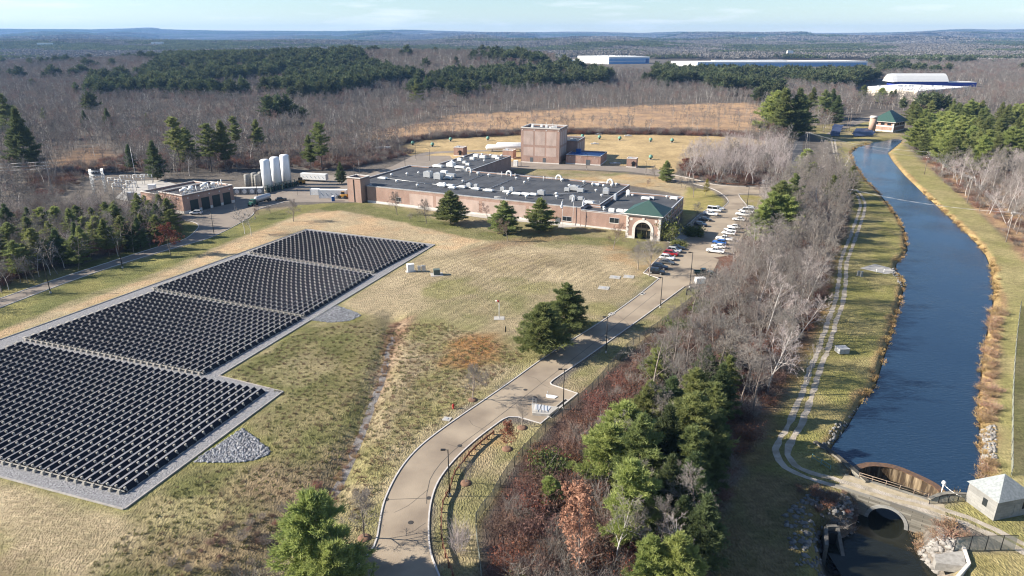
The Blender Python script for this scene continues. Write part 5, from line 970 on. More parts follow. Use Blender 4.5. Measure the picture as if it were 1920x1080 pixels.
cb_ = MB(); cb_.loft([section(4.2, 1.15, .7, 2.7), section(5.6, 1.15, .7, 2.5), section(5.9, 1.1, .8, 1.7)]); cb_.loft([section(5.8, 1.0, .75, 1.6), section(7.0, .95, .8, 1.45)]); cb_.build('cab', GREENM, t); MB().box(5.72, 0, 1.75, .2, 1.9, .7).build('windscreen', GLASS, t); wheels_at(t, [(xx, yy, 0) for xx in (-4.6, -3.4, 3.6, 6.2) for yy in (-1, 1)], .5)
t.location = (x-1, y+3, .04); t.rotation_euler = (0, 0, math.atan2(P(470, 380)[1]-P(520, 365)[1], P(470, 380)[0]-P(520, 365)[0]))
YEL = mat('machine_yellow', (.42,.22,.03), (.30,.16,.03), 3, .6)
for px, py, lab in ((563,345,'yellow wheel loader beside the white trailer at the wood edge'), (643,372,'yellow backhoe before the white container')):
    x, y = P(px, py); t = thing('wheel_loader', lab, 'loader', (0, 0, 0)); MB().loft([section(-2.4, .9, .7, 1.9), section(.2, .95, .7, 1.9), section(1.6, .7, .7, 1.3)]).build('body', YEL, t); MB().loft([section(-1.0, .8, 1.9, 2.9), section(.3, .75, 1.9, 3.0)]).build('cab', GLASS, t); MB().box(-.35, 0, 3.0, 1.5, 1.6, .1).build('cab_roof', YEL, t)
    mb = MB(); [mb.tube((.8, s, 1.4), (2.6, s, .7), .13, n=6) for s in (-.6, .6)]; mb.build('lift_arm', YEL, t); MB().loft([[(2.5, -1.2, .2), (2.5, 1.2, .2), (3.5, 1.2, .15), (3.5, -1.2, .15)], [(2.4, -1.2, 1.1), (2.4, 1.2, 1.1), (2.55, 1.2, 1.1), (2.55, -1.2, 1.1)]]).build('bucket', GREYM, t); wheels_at(t, [(xx, yy, 0) for xx in (-1.6, 1.2) for yy in (-.95, .95)], .75, .5); t.location = (x, y, .03); t.rotation_euler = (0, 0, (2.6, 2.9)[px > 600])
def container(name, label, px, py, l, w_, h, a, wheels=False, stripes=True):
    x, y = P(px, py); t = thing(name, label, 'container' if not wheels else 'trailer', (0, 0, 0)); z = 1.0 if wheels else .05
    MB().box(0, 0, z, l, w_, h).build('box_body', OFFW, t)
    mb = MB(); 
    if stripes:
        for k in range(int(l/2.2)): x0 = -l/2+1.0+k*2.1; mb.quad((x0, -w_/2-.02, z+h*.62), (x0+.35, -w_/2-.02, z+h*.62), (x0+1.3, -w_/2-.02, z+h*.25), (x0+.95, -w_/2-.02, z+h*.25))
        mb.build('side_stripes', mat('stripe_grey', (.25,.3,.36), rough=.6), t)
    mb = MB(); [mb.box(s*(l/2), 0, z, .1, w_+.06, h+.04) for s in (-1, 1)]; mb.build('end_frame', GALV, t)
    if wheels: wheels_at(t, [(xx, yy, 0) for xx in (-l*.36, -l*.28, l*.35) for yy in (-w_*.4, w_*.4)], .48)
    t.location = (x, y, .02); t.rotation_euler = (0, 0, a)
container('storage_container', 'white container with slanting grey stripes beside the brick corner tower', 626, 371, 12.2, 2.6, 3.6, -.04); container('storage_container', 'small cream container left of the striped white container', 592, 365, 4.0, 2.5, 2.6, -.1, stripes=False); container('semi_trailer', 'long white semi trailer parked at the wood edge behind the yard', 590, 340, 13.5, 2.6, 2.8, -.25, True)
container('storage_container', 'long low white trailer in the brush at the corner of the tan field', 718, 283, 9.5, 2.4, 2.4, .1, stripes=False)
x, y = P(625, 377); t = thing('portable_toilet', 'blue portable cabin on the yard edge before the striped container', 'portable toilet', (x, y, .02)); MB().box(x, y, 0, 1.3, 1.3, 2.1, .3).build('cabin', BLUEM, t); MB().loft([[(x-.7, y-.7, 2.1), (x+.7, y-.7, 2.1), (x+.7, y+.7, 2.1), (x-.7, y+.7, 2.1)], [(x-.4, y-.4, 2.35), (x+.4, y-.4, 2.35), (x+.4, y+.4, 2.35), (x-.4, y+.4, 2.35)]]).build('roof', OFFW, t)
# ================================================================ PLANT YARD
for k, (px, py) in enumerate(((503,357),(521,351.5),(538.5,346))):
    x, y = P(px, py); t = thing('white_silo', ('leftmost', 'middle', 'rightmost')[k]+' of the three tall white silos behind the garage', 'silo', (x, y, 0), 0, 'white silos'); MB().lathe([(2.15, .8), (2.15, 13.6), (1.6, 14.1), (.2, 14.3)], x, y, 24).build('shell', mat('silo_white', (.80,.81,.83), (.74,.76,.79), .4, .4), t); MB().lathe([(1.6, -.1), (1.6, .8)], x, y, 16).build('skirt', CONC, t); MB().box(x+2.2, y-.3, 1, .25, .5, 12.6).build('ladder', GALV, t)
for k, (px, py) in enumerate(((466,352),(479,349),(484.5,353),(492,347))):
    x, y = P(px, py); t = thing('grey_tank', ('first', 'second', 'third', 'fourth')[k]+' dull grey cylindrical tank from the left beside the white silos', 'tank', (x, y, 0), 0, 'grey tanks'); MB().lathe([(1.45, -.1), (1.45, 6.0), (1.1, 6.3), (.2, 6.4)], x, y, 20).build('shell', mat('tank_grey', (.24,.235,.22), (.18,.175,.165), .8, .7), t); mb = MB(); mb.lathe([(1.49, 2.0), (1.49, 2.1)], x, y, 20); mb.lathe([(1.49, 4.0), (1.49, 4.1)], x, y, 20); mb.build('hoop', GREYM, t)
gs = thing('equipment_screen', 'dark green framed equipment rack at the foot of the white silos', 'equipment rack', (*P(530, 358), 0)); a, b_ = Vector(P(502, 362)), Vector(P(560, 349)); d = (b_-a).normalized(); n_ = Vector((-d.y, d.x)); L_ = (b_-a).length; mb = MB()
for k in range(9):
    p = a+d*L_*k/8
    for o_ in (0, 2.4): q = p+n_*o_; mb.box(q.x, q.y, 0, .18, .18, 3.0)
for z in (.3, 1.6, 2.9):
    for o_ in (0, 2.4): p, q = a+n_*o_, b_+n_*o_; mb.tube((p.x, p.y, z), (q.x, q.y, z), .09, n=5)
mb.build('rack_frame', GREENM, gs); mb = MB()
for k in range(8): p = a+d*L_*(k+.5)/8+n_*1.2; mb.box(p.x, p.y, .1, 1.5, 1.3, 2.0, math.atan2(d.y, d.x))
mb.build('equipment_box', DOORK, gs)
for k, px in enumerate((446, 460, 474, 488)):
    x, y = P(px, 364-k*.4); t = thing('cooling_unit', ('leftmost', 'second', 'third', 'rightmost')[k]+' grey cooling unit with round white fan between garage and silos', 'cooling unit', (x, y, 0), 0, 'cooling units'); MB().box(x, y, 0, 2.9, 2.6, 2.6, .1).build('housing', GREYM, t); mb = MB(); mb.tube((x+.3, y-1.5, 1.4), (x+.3, y-1.3, 1.4), .95, n=16); mb.box(x, y, 2.6, 3.0, 2.7, .25, .1); mb.build('fan_panel', OFFW, t)
# substation
sg = thing('steel_gantry', 'galvanised lattice gantry with white insulators in the substation', 'gantry', (*P(186, 366), 0)); a, b_ = Vector(P(178, 366)), Vector(P(200, 364)); d = (b_-a)
for nm, p in (('lattice_post', a), ('lattice_post', b_)):
    mb = MB(); [mb.tube((p.x+sx, p.y+sy, 0), (p.x+sx*.6, p.y+sy*.6, 11.5), .13, n=4) for sx in (-.5, .5) for sy in (-.5, .5)]
    for z in np.arange(.8, 11, 1.3): mb.tube((p.x-.5, p.y-.5, z), (p.x+.5, p.y-.5, z+1.2), .08, n=4); mb.tube((p.x+.5, p.y-.5, z), (p.x-.5, p.y-.5, z+1.2), .045, n=4)
    mb.build(nm, GALV, sg)
for z in (7.0, 8.6, 10.4): mb = MB(); mb.tube((a.x, a.y, z), (b_.x, b_.y, z), .2, n=5); mb.tube((a.x, a.y, z+.5), (b_.x, b_.y, z+.5), .08, n=5); mb.build('crossbeam', GALV, sg); mb = MB(); [mb.lathe([(.14, z-.5), (.18, z-.3), (.1, z-.02)], a.x+d.x*t_, a.y+d.y*t_, 8) for t_ in (.15, .38, .62, .85)]; mb.build('insulator', OFFW, sg)
for k, (px, py, w_) in enumerate(((215,352,5),(228,356,5),(238,347,5),(248,358,4),(262,346,5),(277,345,5),(222,364,4),(243,366,4))):
    x, y = P(px, py); t = thing('bus_support', 'galvanised bus support with white insulators in the substation yard', 'switchgear', (x, y, 0), 0, 'switchgear stands in the substation'); mb = MB(); [mb.tube((x+s*w_/2, y, 0), (x+s*w_/2, y, 3.4), .12, n=5) for s in (-1, 1)]; mb.tube((x-w_/2-.4, y, 3.4), (x+w_/2+.4, y, 3.4), .12, n=5); mb.tube((x-w_/2, y, 2.2), (x+w_/2, y, 2.2), .08, n=5); mb.build('stand', GALV, t); mb = MB(); [mb.lathe([(.14, 3.5), (.22, 3.8), (.14, 4.2), (.2, 4.4), (.05, 4.7)], x+s*w_/2, y, 8) for s in (-1, -.33, .33, 1)]; mb.tube((x-w_/2, y, 4.7), (x+w_/2, y, 4.7), .07, n=5); mb.build('insulators', OFFW, t)
cabinet('power_transformer', 'white transformer cabinet in the substation behind the garage wing', 'transformer', 286, 356, 3.0, 2.2, 2.4, OFFW, .2, 1.4); cabinet('power_transformer', 'pale switch cabinet at the left corner of the garage wing', 'transformer', 247, 376, 2.4, 2.0, 3.4, GALV, .2, 1.2)
flat('substation_gravel', PP([(215,372),(250,340),(300,337),(330,345),(290,362),(255,380)]), .02, CONC)
x, y = P(258, 352); t = thing('lightning_mast', 'tall slender mast rising from the substation', 'mast', (x, y, 0)); MB().tube((x, y, 0), (x, y, 19), .16, .05, 6).build('mast', GALV, t); MB().box(x, y, -.1, 1, 1, .5).build('base', CONC, t)
x, y = P(94, 372); 
# field domes
dome = None; DG = mat('vent_green', (.10,.26,.20), (.16,.30,.25), 3, .6)
for px, py, lab in ((774,270,'green dome vent at the left end of the tan field'), (811,273,'green dome vent on the field near the field track'), (845,263,'green dome vent at the back of the field left of the tall building'), (915,261,'green dome vent at the back of the field close to the tall building'), (1092,257,'green dome vent just right of the tall building roof'), (1124,259,'second green dome vent right of the tall building'), (1162,261,'third green dome vent right of the tall building'), (1220,264,'fourth green dome vent right of the tall building'), (1260,265,'green dome vent at the right end of the back row'), (1220,297,'green dome vent beside the small brick kiosk')):
    x, y = P(px, py+2)
    if dome is None: r = thing('dome_vent', lab, 'vent', (0, 0, 0)); MB().tube((0, 0, -.1), (0, 0, 1.2), .55, n=12).build('riser', BLACKM, r); MB().lathe([(1.15, 1.0), (1.2, 1.5), (1.0, 2.2), (.6, 2.6), (.1, 2.75)], 0, 0, 14).build('dome', DG, r); MB().box(0, 0, -.1, 2.2, 2.2, .2).build('pad', CONC, r); dome = tree_of(r)
    else: r = dup(dome, (0, 0, 0))
    r.location = (x, y, 0); r['label'] = lab; r['group'] = 'green dome vents on the tan field'
for px, py, lab in ((1115,270,'low white slab on the tan field right of the tall building'), (1121,252,'white slab at the far edge of the tan field, left of two'), (1178,255,'white slab at the far edge of the tan field, right of two'), (1153,307,'flat pale hatch on the dark grass beside the brick kiosk'), (965,270,'white box on the field behind the tanks')): x, y = P(px, py); t = thing('field_slab', lab, 'slab', (x, y, 0)); MB().box(x, y, -.1, 5 if px != 1153 else 6, 3, .6).build('slab', CONC, t); MB().box(x, y, .5, 1.6, 1.4, .3).build('lid', OFFW, t)
x, y = P(974, 308); cabinet('meter_cabinet', 'white upright cabinet at the right end of the roof wing', 'cabinet', 967, 312, 2.2, 1.6, 3.0, OFFW, -.3, 1.1)
for k, (px, py, w_, lab) in enumerate(((88,95,22,'long pale roof among the far woods, leftmost of two at the left'),(298,94,18,'long pale roof among the far woods, right of two at the left'),(395,70,60,'row of white buildings on the hazy hillside left of centre'),(262,70,14,'tiny white building on the hazy hillside at far left'),(815,71,16,'tiny white building on the hazy hillside at centre'),(1417,83,5,'tiny white water tower shape on the far plain'),(1480,104,10,'small white building in the far woods right of the long warehouse'),(1635,74,10,'tiny white building on the hazy hillside at right'))):
    x, y = P(px, py+3); y = min(y, 9000.0); x = x if y < 9000 else (px-960)/CF*1.06*y; z = gz(x, y); t = thing('distant_building', lab, 'building', (x, y, z)); s = w_*y/CF; h = max(4, 1.6*y/CF); MB().box(x, y, z, s, s*.5, h+14).build('wall', OFFW, t); MB().box(x, y, z+h+14.01, s*1.02, s*.52, 1).build('roof', ROOFW, t)
# concrete rings, small solar tables and things by the pump station
for k, (px, py, r, lab) in enumerate(((1549,289,2.0,'upper large concrete pipe ring beside the gravel track'), (1550,308,1.9,'lower large concrete pipe ring beside the gravel track'))):
    x, y = P(px, py); t = thing('pipe_section', lab, 'pipe section', (x, y, 0)); n = 22; V_ = Vector((.35, .94)); W_ = Vector((.94, -.35)); mb = MB(); sec = []
    for o_, rr in ((0, r), (5, r), (5, r-.3), (0, r-.3)): sec.append([(x+V_.x*o_+W_.x*rr*math.cos(i*2*math.pi/n), y+V_.y*o_+W_.y*rr*math.cos(i*2*math.pi/n), r+rr*math.sin(i*2*math.pi/n)) for i in range(n)])
    mb.loft(sec+sec[:1], caps=False, smooth=False); mb.build('ring', BLACKM, t); mb = MB(); sec = [[(x-V_.x*.05+W_.x*rr*math.cos(i*2*math.pi/n), y-V_.y*.05+W_.y*rr*math.cos(i*2*math.pi/n), r+rr*math.sin(i*2*math.pi/n)) for i in range(n)] for rr in (r+.02, r-.45)]; mb.loft(sec, caps=False); mb.build('ring_face', STONEW, t)
x, y = P(1551, 296); t = thing('stone_pile', 'pale broken concrete heap between the two concrete rings', 'rubble', (x, y, 0)); v, fc = rock_np(26, 1.0); q = np.stack([x+rng.normal(0, 1.6, 26), y+rng.normal(0, 2.2, 26), np.full(26, .4)], -1); o = bpy.data.objects.new('stones', np_mesh('stones', (v+q[:, None]).reshape(-1, 3)-np.array([x, y, 0]), (fc[None]+(np.arange(26)*8)[:, None, None]).reshape(-1, 3), STONEW)); C.objects.link(o); o.parent = t
PVB = mat('solar_blue', (.035,.05,.10), (.05,.065,.12), .5, .2, spec=.7)
for lab, q, nr in (('left cluster of tilted solar tables on the grass near the pump station', [(1556,258),(1572,258),(1580,240),(1562,238)], 6), ('right cluster of tilted solar tables beside the round tower', [(1598,258),(1634,256),(1640,247),(1606,247)], 5)):
    q = [Vector(p) for p in PP(q)]; c = (q[0]+q[2])/2; t = thing('solar_array', lab, 'solar panels', (c.x, c.y, 0)); 
    for i in range(nr):
        s = (i+.5)/nr; a, b_ = q[0].lerp(q[3], s), q[1].lerp(q[2], s); d = (b_-a).normalized(); n_ = Vector((-d.y, d.x)); w_ = 1.7
        mb = MB(); mb.loft([[(*(a-n_*w_), .7), (*(b_-n_*w_), .7), (*(b_+n_*w_), 2.6), (*(a+n_*w_), 2.6)], [(*(a-n_*w_), .8), (*(b_-n_*w_), .8), (*(b_+n_*w_), 2.7), (*(a+n_*w_), 2.7)]]); r = mb.build('panel_table', PVB, t)
        lg = MB(); [lg.tube((p.x, p.y, 0), (p.x, p.y, 1.6), .1, n=5) for p in (a.lerp(b_, .15), a.lerp(b_, .5), a.lerp(b_, .85))]; l_ = lg.build('legs', GALV, r, off=(c.x, c.y, 0))
flat('boat_ramp', PP([(1612,503),(1640,495),(1668,502),(1682,511),(1660,514)]), .03, CONC)
for px, lab in ((1643,'left white marker post on the boat ramp'), (1657,'right white marker post on the boat ramp')): x, y = P(px, 511); t = thing('marker_post', lab, 'post', (x, y, 0)); MB().lathe([(.1, 0), (.1, 1.1), (.02, 1.15)], x, y, 8).build('post', OFFW, t)
# weir float, gate, guardrail by the back road, sign
x, y = P(1767, 917); t = thing('float_buoy', 'white round marker on a short post at the right end of the weir', 'marker', (x, y, 0)); MB().tube((x, y, -1), (x, y, .9), .1, n=6).build('post', OFFW, t); MB().lathe([(.05, .8), (.28, .95), (.32, 1.15), (.25, 1.4), (.05, 1.5)], x, y, 10).build('ball', OFFW, t)
A_ = Vector((x, y, .9)); B_ = PV(1803, 931, .4); o = MB().path([A_.lerp(B_, k/6)-Vector((0, 0, .25*4*(k/6)*(1-k/6))) for k in range(7)], .05, 5).build('safety_cable', OFFW); tag(o, 'thin pale cable from the white marker to the gate house wall', 'cable')
gt = thing('pipe_gate', 'low teal pipe barrier lying beside the track left of the weir', 'gate', (*P(1540, 872), 0)); mb = MB(); a, b_ = PV(1522, 862), PV(1556, 884); [mb.tube((a.x, a.y, z), (b_.x, b_.y, z), .05, n=6) for z in (.5, 1.1)]; [mb.tube((p.x, p.y, 0), (p.x, p.y, 1.15), .06, n=6) for p in (a, b_, (a+b_)/2)]; mb.build('pipe_frame', mat('teal_paint', (.10,.20,.20), rough=.6), gt)
g2 = thing('road_guardrail', 'dark guardrail along the back road under the pale grove', 'guardrail', (*P(1380, 348), 0)); gl = smooth_line(PP([(1340,343),(1365,346.5),(1410,348.5),(1470,349)]), 3); mb = MB(); ribbon(mb, gl, -.05, .05, .45, .85); mb.build('rail', TIM, g2)
for x, y, a in along(gl, 3): MB().box(x, y, -.2, .2, .2, 1.05, a).build('post', TIM, g2)
x, y = P(1430, 351); t = thing('road_sign', 'small white sign on a post at the road junction', 'sign', (x, y, 0)); MB().tube((x, y, 0), (x, y, 3.2), .07, n=6).build('post', GALV, t); MB().box(x, y-.1, 2.0, 1.1, .06, 1.5).build('sign_board', OFFW, t)
# ================================================================ TREES AND WOODS
def frames(d):
    d = d/np.maximum(np.linalg.norm(d, axis=1, keepdims=True), 1e-9)
    a = np.cross(d, np.where(np.abs(d[:, 2:3]) < .9, np.array([[0, 0, 1.]]), np.array([[1., 0, 0]]))); a /= np.maximum(np.linalg.norm(a, axis=1, keepdims=True), 1e-9)
    return a, np.cross(d, a)
def tubes_np(p0, p1, r0, r1, n):
    a, b = frames(p1-p0); t = np.arange(n)*2*math.pi/n; c = (a[:, None]*np.cos(t)[None, :, None] + b[:, None]*np.sin(t)[None, :, None])
    V = np.concatenate([p0[:, None]+c*r0[:, None, None], p1[:, None]+c*r1[:, None, None]], 1).reshape(-1, 3)
    i = np.arange(n); j = (i+1) % n; f = np.stack([i, j, n+j, n+i], -1)
    return V, (f[None] + (np.arange(len(p0))*2*n)[:, None, None]).reshape(-1, 4)
def blades_np(p0, p1, w0, w1, rg):
    a, b = frames(p1-p0); t = rg.uniform(0, 6.28, len(p0))[:, None]; c = a*np.cos(t)+b*np.sin(t)
    V = np.stack([p0-c*w0[:, None], p0+c*w0[:, None], p1+c*w1[:, None], p1-c*w1[:, None]], 1).reshape(-1, 3)
    return V, (np.arange(4)[None] + (np.arange(len(p0))*4)[:, None])
def leaves_np(p, s, rg, up=.3):
    n = len(p); d = rg.normal(size=(n, 3)); d[:, 2] += up; d /= np.linalg.norm(d, axis=1, keepdims=True); a, b = frames(d)
    t = rg.uniform(0, 6.28, n)[:, None]; u = (a*np.cos(t)+b*np.sin(t))*s[:, None]; v = (-a*np.sin(t)+b*np.cos(t))*s[:, None]*.6
    return np.stack([p-u-v, p+u-v*.3, p+u*.8+v, p-u*.6+v*.8], 1).reshape(-1, 3), (np.arange(4)[None] + (np.arange(n)*4)[:, None])
def join(parts):
    V = []; F_ = []; k = 0
    for v, f in parts: V.append(v); F_.append(f+k); k += len(v)
    return np.concatenate(V), np.concatenate(F_)
def grow(h, seed, first=.25, n1=14, n2=7, n3=6, n4=4, spread=.45, rise=.75, stems=1, fine=.02, leaf=0, tr=.012):
    """skeleton of a leafless tree: returns (trunk parts, twig parts, leaf points)"""
    rg = np.random.default_rng(seed); T = []; Bq = []; tips = []
    def limb(p, d, l, r, lev, up):
        k = 4 if lev == 0 else 3; pts = [p]; dd = d
        for i in range(k):
            dd = dd + rg.normal(0, .10 if lev == 0 else .17, 3); dd[2] += up; dd = dd/np.linalg.norm(dd); pts.append(pts[-1]+dd*l/k)
        rad = [r*(1-.8*i/k) for i in range(k+1)]
        for i in range(k):
            if lev <= 1: T.append((pts[i], pts[i+1], rad[i], rad[i+1], lev))
            else: Bq.append((pts[i], pts[i+1], rad[i], rad[i+1]))
        if lev == 4 or (lev == 3 and n4 == 0): tips.append(pts[-1]); tips.append(pts[-2]); return
        cnt = (n1, n2, n3, n4)[lev]; cnt = max(1, int(round(cnt*rg.uniform(.75, 1.25)))); lo = first if lev == 0 else .25
        az0 = rg.uniform(0, 6.28)
        for i in range(cnt):
            f = lo + (1-lo)*(i+rg.uniform(.1, .9))/cnt; q = f*k; s = min(int(q), k-1); pp = pts[s]+(pts[s+1]-pts[s])*(q-s); ax = pts[s+1]-pts[s]; ax = ax/np.linalg.norm(ax)
            az = az0 + i*2.4 + rg.normal(0, .4); a, b_ = frames(ax[None]); side = a[0]*math.cos(az)+b_[0]*math.sin(az)
            ang = rg.uniform(.55, .95) if lev == 0 else rg.uniform(.45, 1.0)
            nd = ax*math.cos(ang)+side*math.sin(ang)
            if lev == 0: ll = h*spread*(1.15-.75*(f-lo)/(1-lo))*rg.uniform(.75, 1.15)
            else: ll = l*rg.uniform(.38, .62)*(1.15-.5*f)
            limb(pp, nd, ll, max(r*(1-.8*f)*.55, fine), lev+1, (.10*rise, .10*rise, .07, .04, 0)[min(lev+1, 4)])
    for s in range(stems):
        d = np.array([0, 0, 1.]) if stems == 1 else np.array([math.cos(s*6.28/stems)*.3, math.sin(s*6.28/stems)*.3, 1])
        limb(np.array([0, 0, -.3]) + (0 if stems == 1 else d*[.3, .3, 0]), d/np.linalg.norm(d), h*(.92 if stems == 1 else rg.uniform(.75, .95)), h*tr/(stems**.5), 0, .03)
    return T, Bq, np.array(tips), rg
def bare_meshes(name, bark, twig, leafmat=None, leaf_n=0, leaf_s=.12, **kw):
    T, Bq, tips, rg = grow(**kw)
    p = lambda L_, i: np.array([t[i] for t in L_])
    t0 = [t for t in T if t[4] == 0]; t1 = [t for t in T if t[4] == 1]
    parts = [tubes_np(p(t0, 0), p(t0, 1), p(t0, 2), p(t0, 3), 6)]
    if t1: parts.append(tubes_np(p(t1, 0), p(t1, 1), p(t1, 2), p(t1, 3), 4))
    V, F_ = join(parts); trunk = np_mesh(name+'_trunk', V, F_, bark)
    w = p(Bq, 2); V, F_ = blades_np(p(Bq, 0), p(Bq, 1), w, p(Bq, 3), rg); crown_mats = [twig]; mi = np.zeros(len(F_), int)
    if leafmat:
        q = tips[rg.integers(0, len(tips), leaf_n)] + rg.normal(0, .18, (leaf_n, 3)); v2, f2 = leaves_np(q, leaf_s*rg.uniform(.6, 1.4, leaf_n), rg); F_ = np.concatenate([F_, f2+len(V)]); V = np.concatenate([V, v2]); mi = np.concatenate([mi, np.ones(len(f2), int)]); crown_mats.append(leafmat)
    crown = np_mesh(name+'_crown', V, F_, crown_mats, mi)
    return trunk, crown
def pine_meshes(name, bark, needle, h, seed, base=.16, width=.26, whorls=22, per=5, tufts=9, q=4, ts=.34, droop=.05, ragged=.3, conic=.75, bw=.14, bl=1.0):
    rg = np.random.default_rng(seed); T = []; pts = []; sz = []
    lean = rg.normal(0, .012, 2); top = np.array([lean[0]*h, lean[1]*h, h])
    for i in range(6):
        a = top*i/6; b_ = top*(i+1)/6; T.append((a - (np.array([0, 0, .3]) if i == 0 else 0), b_, h*.014*(1-.95*i/6), h*.014*(1-.95*(i+1)/6)))
    az = rg.uniform(0, 6.28)
    for wv in range(whorls):
        f = base + (1-base)*(wv+.5)/whorls; c = top*f
        prof = min(1, (f-base)/.12*.5+.5) * (1-f)**conic / (1-.3)**conic
        gap = 0 if rg.uniform() > .12 else 1
        for k in range(per if not gap else 2):
            az += 2.4 + rg.normal(0, .35); l = h*width*max(prof, .05)*rg.uniform(1-ragged*1.6, 1+ragged)
            if l < .25: l = .25
            up = .25 + .5*f + rg.normal(0, .12); d = np.array([math.cos(az), math.sin(az), up*.6]); d /= np.linalg.norm(d)
            e = c + d*l; e[2] -= droop*l; T.append((c, e, max(.02, h*.0035*(1-f)+.012), .008))
            side = np.array([-d[1], d[0], 0]); m = max(3, int(tufts*min(1.4, .35+l/(h*width))))
            for j in range(m):
                t = .30+.72*(j+rg.uniform())/m; s = l*.30*(1.1-t*.7)*rg.normal(0, .75)
                pts.append(c + d*l*t + side*s + np.array([0, 0, -droop*l*t*t + rg.normal(.03, .06)*min(1, l*.6)])); sz.append(ts*rg.uniform(.7, 1.25))
    for j in range(int(tufts*1.5)): t = rg.uniform(); pts.append(top*(1-.1*t) + rg.normal(0, .05+.25*t, 3)); sz.append(ts*.7)
    pts = np.array(pts); sz = np.array(sz); c_ = np.repeat(pts, q, 0) + rg.normal(0, .35, (len(pts)*q, 3))*np.repeat(sz, q)[:, None]*[1, 1, .4]; sz = np.repeat(sz, q)*rg.uniform(.6, 1.25, len(c_)); o_ = np.stack([c_[:, 0]-lean[0]*c_[:, 2], c_[:, 1]-lean[1]*c_[:, 2], np.full(len(c_), .55*h*width)], -1); o_ /= np.linalg.norm(o_, axis=1, keepdims=True); e_ = c_ + (o_*.9 + rg.normal(0, .55, c_.shape))*sz[:, None]*bl
    p = lambda i: np.array([t[i] for t in T]); V, F_ = tubes_np(p(0), p(1), p(2), p(3), 5)
    trunk = np_mesh(name+'_trunk', V, F_, bark); V, F_ = blades_np(c_, e_, sz*bw, sz*bw*.4, rg); return trunk, np_mesh(name+'_crown', V, F_, needle)
def bush_meshes(name, twig, leafm, h, wd, seed, stems=26, sub=7, leaf_n=500, leaf_s=.14, tw=.03):
    rg = np.random.default_rng(seed); A = []; B_ = []; W0 = []; tips = []
    for i in range(stems):
        az = rg.uniform(0, 6.28); r = rg.uniform(0, wd*.35); p = np.array([math.cos(az)*r, math.sin(az)*r, -.1]); ou = rg.uniform(.1, .9); d = np.array([math.cos(az)*ou*wd/h, math.sin(az)*ou*wd/h, 1]); d /= np.linalg.norm(d); l = h*rg.uniform(.6, 1.05)
        m = p+d*l*.5; e = m+(d+rg.normal(0, .2, 3))*l*.5; A += [p, m]; B_ += [m, e]; W0 += [tw, tw*.7]
        for k in range(sub):
            t = rg.uniform(.3, 1); q = p+(e-p)*t; dd = d+rg.normal(0, .65, 3); dd[2] = abs(dd[2]); z = q+dd*h*rg.uniform(.12, .35); A.append(q); B_.append(z); W0.append(tw*.6); tips.append(z); tips.append((q+z)/2)
    A, B_, W0 = np.array(A), np.array(B_), np.array(W0); V, F_ = blades_np(A, B_, W0, W0*.4, rg); mi = np.zeros(len(F_), int); mats = [twig]
    if leaf_n:
        tips = np.array(tips); q = tips[rg.integers(0, len(tips), leaf_n)] + rg.normal(0, .12*wd/1.5, (leaf_n, 3)); q[:, 2] = np.abs(q[:, 2]); v2, f2 = leaves_np(q, leaf_s*rg.uniform(.6, 1.4, leaf_n), rg); F_ = np.concatenate([F_, f2+len(V)]); V = np.concatenate([V, v2]); mi = np.concatenate([mi, np.ones(len(f2), int)]); mats.append(leafm)
    return np_mesh(name+'_crown', V, F_, mats, mi)

BARK = mat('bark_grey', (.26,.22,.19), (.17,.14,.12), 2, .9, objrand=.25)
BARKW = mat('bark_white', (.55,.52,.50), (.40,.37,.35), 3, .9, objrand=.15)
BARKD = mat('bark_dark', (.13,.10,.08), (.09,.07,.055), 2, .9, objrand=.2)
TWIG = mat('twig_greybrown', (.255,.232,.21), (.19,.17,.153), 1.5, .9, objrand=.3, transl=.1)
TWIGR = mat('twig_reddish', (.225,.15,.13), (.165,.11,.095), 1.5, .9, objrand=.3, transl=.1)
TWIGW = mat('twig_pale', (.42,.37,.355), (.33,.28,.265), 1.5, .9, objrand=.2, transl=.1)
NEEDLE = mat('pine_needle', (.25,.275,.10), (.15,.18,.07), .8, .75, objrand=.25, transl=.45)
NEEDLED = mat('pine_needle_dark', (.13,.165,.07), (.08,.11,.05), .8, .8, objrand=.3, transl=.4)
NEEDLEY = mat('conifer_yellow', (.30,.25,.04), (.16,.16,.04), 1.2, .8, transl=.25)
NEEDLEL = mat('pine_needle_light', (.37,.41,.14), (.24,.29,.09), .8, .75, objrand=.15, transl=.4)
LEAFP = mat('leaf_pinkbrown', (.40,.21,.15), (.26,.13,.09), 2, .8, objrand=.2, transl=.3)
LEAFR = mat('leaf_russet', (.26,.10,.055), (.17,.065,.04), 2, .8, objrand=.3, transl=.3)
LEAFB = mat('leaf_darkbrown', (.17,.095,.07), (.115,.07,.055), 2, .85, objrand=.3, transl=.2)
LEAFT = mat('leaf_tan', (.38,.25,.12), (.28,.18,.085), 2, .85, objrand=.25, transl=.25)
LEAFG = mat('leaf_green', (.09,.115,.03), (.05,.075,.02), 2, .8, objrand=.3, transl=.25)
LEAFO = mat('leaf_olive', (.16,.17,.05), (.10,.12,.035), 2, .8, objrand=.25, transl=.25)

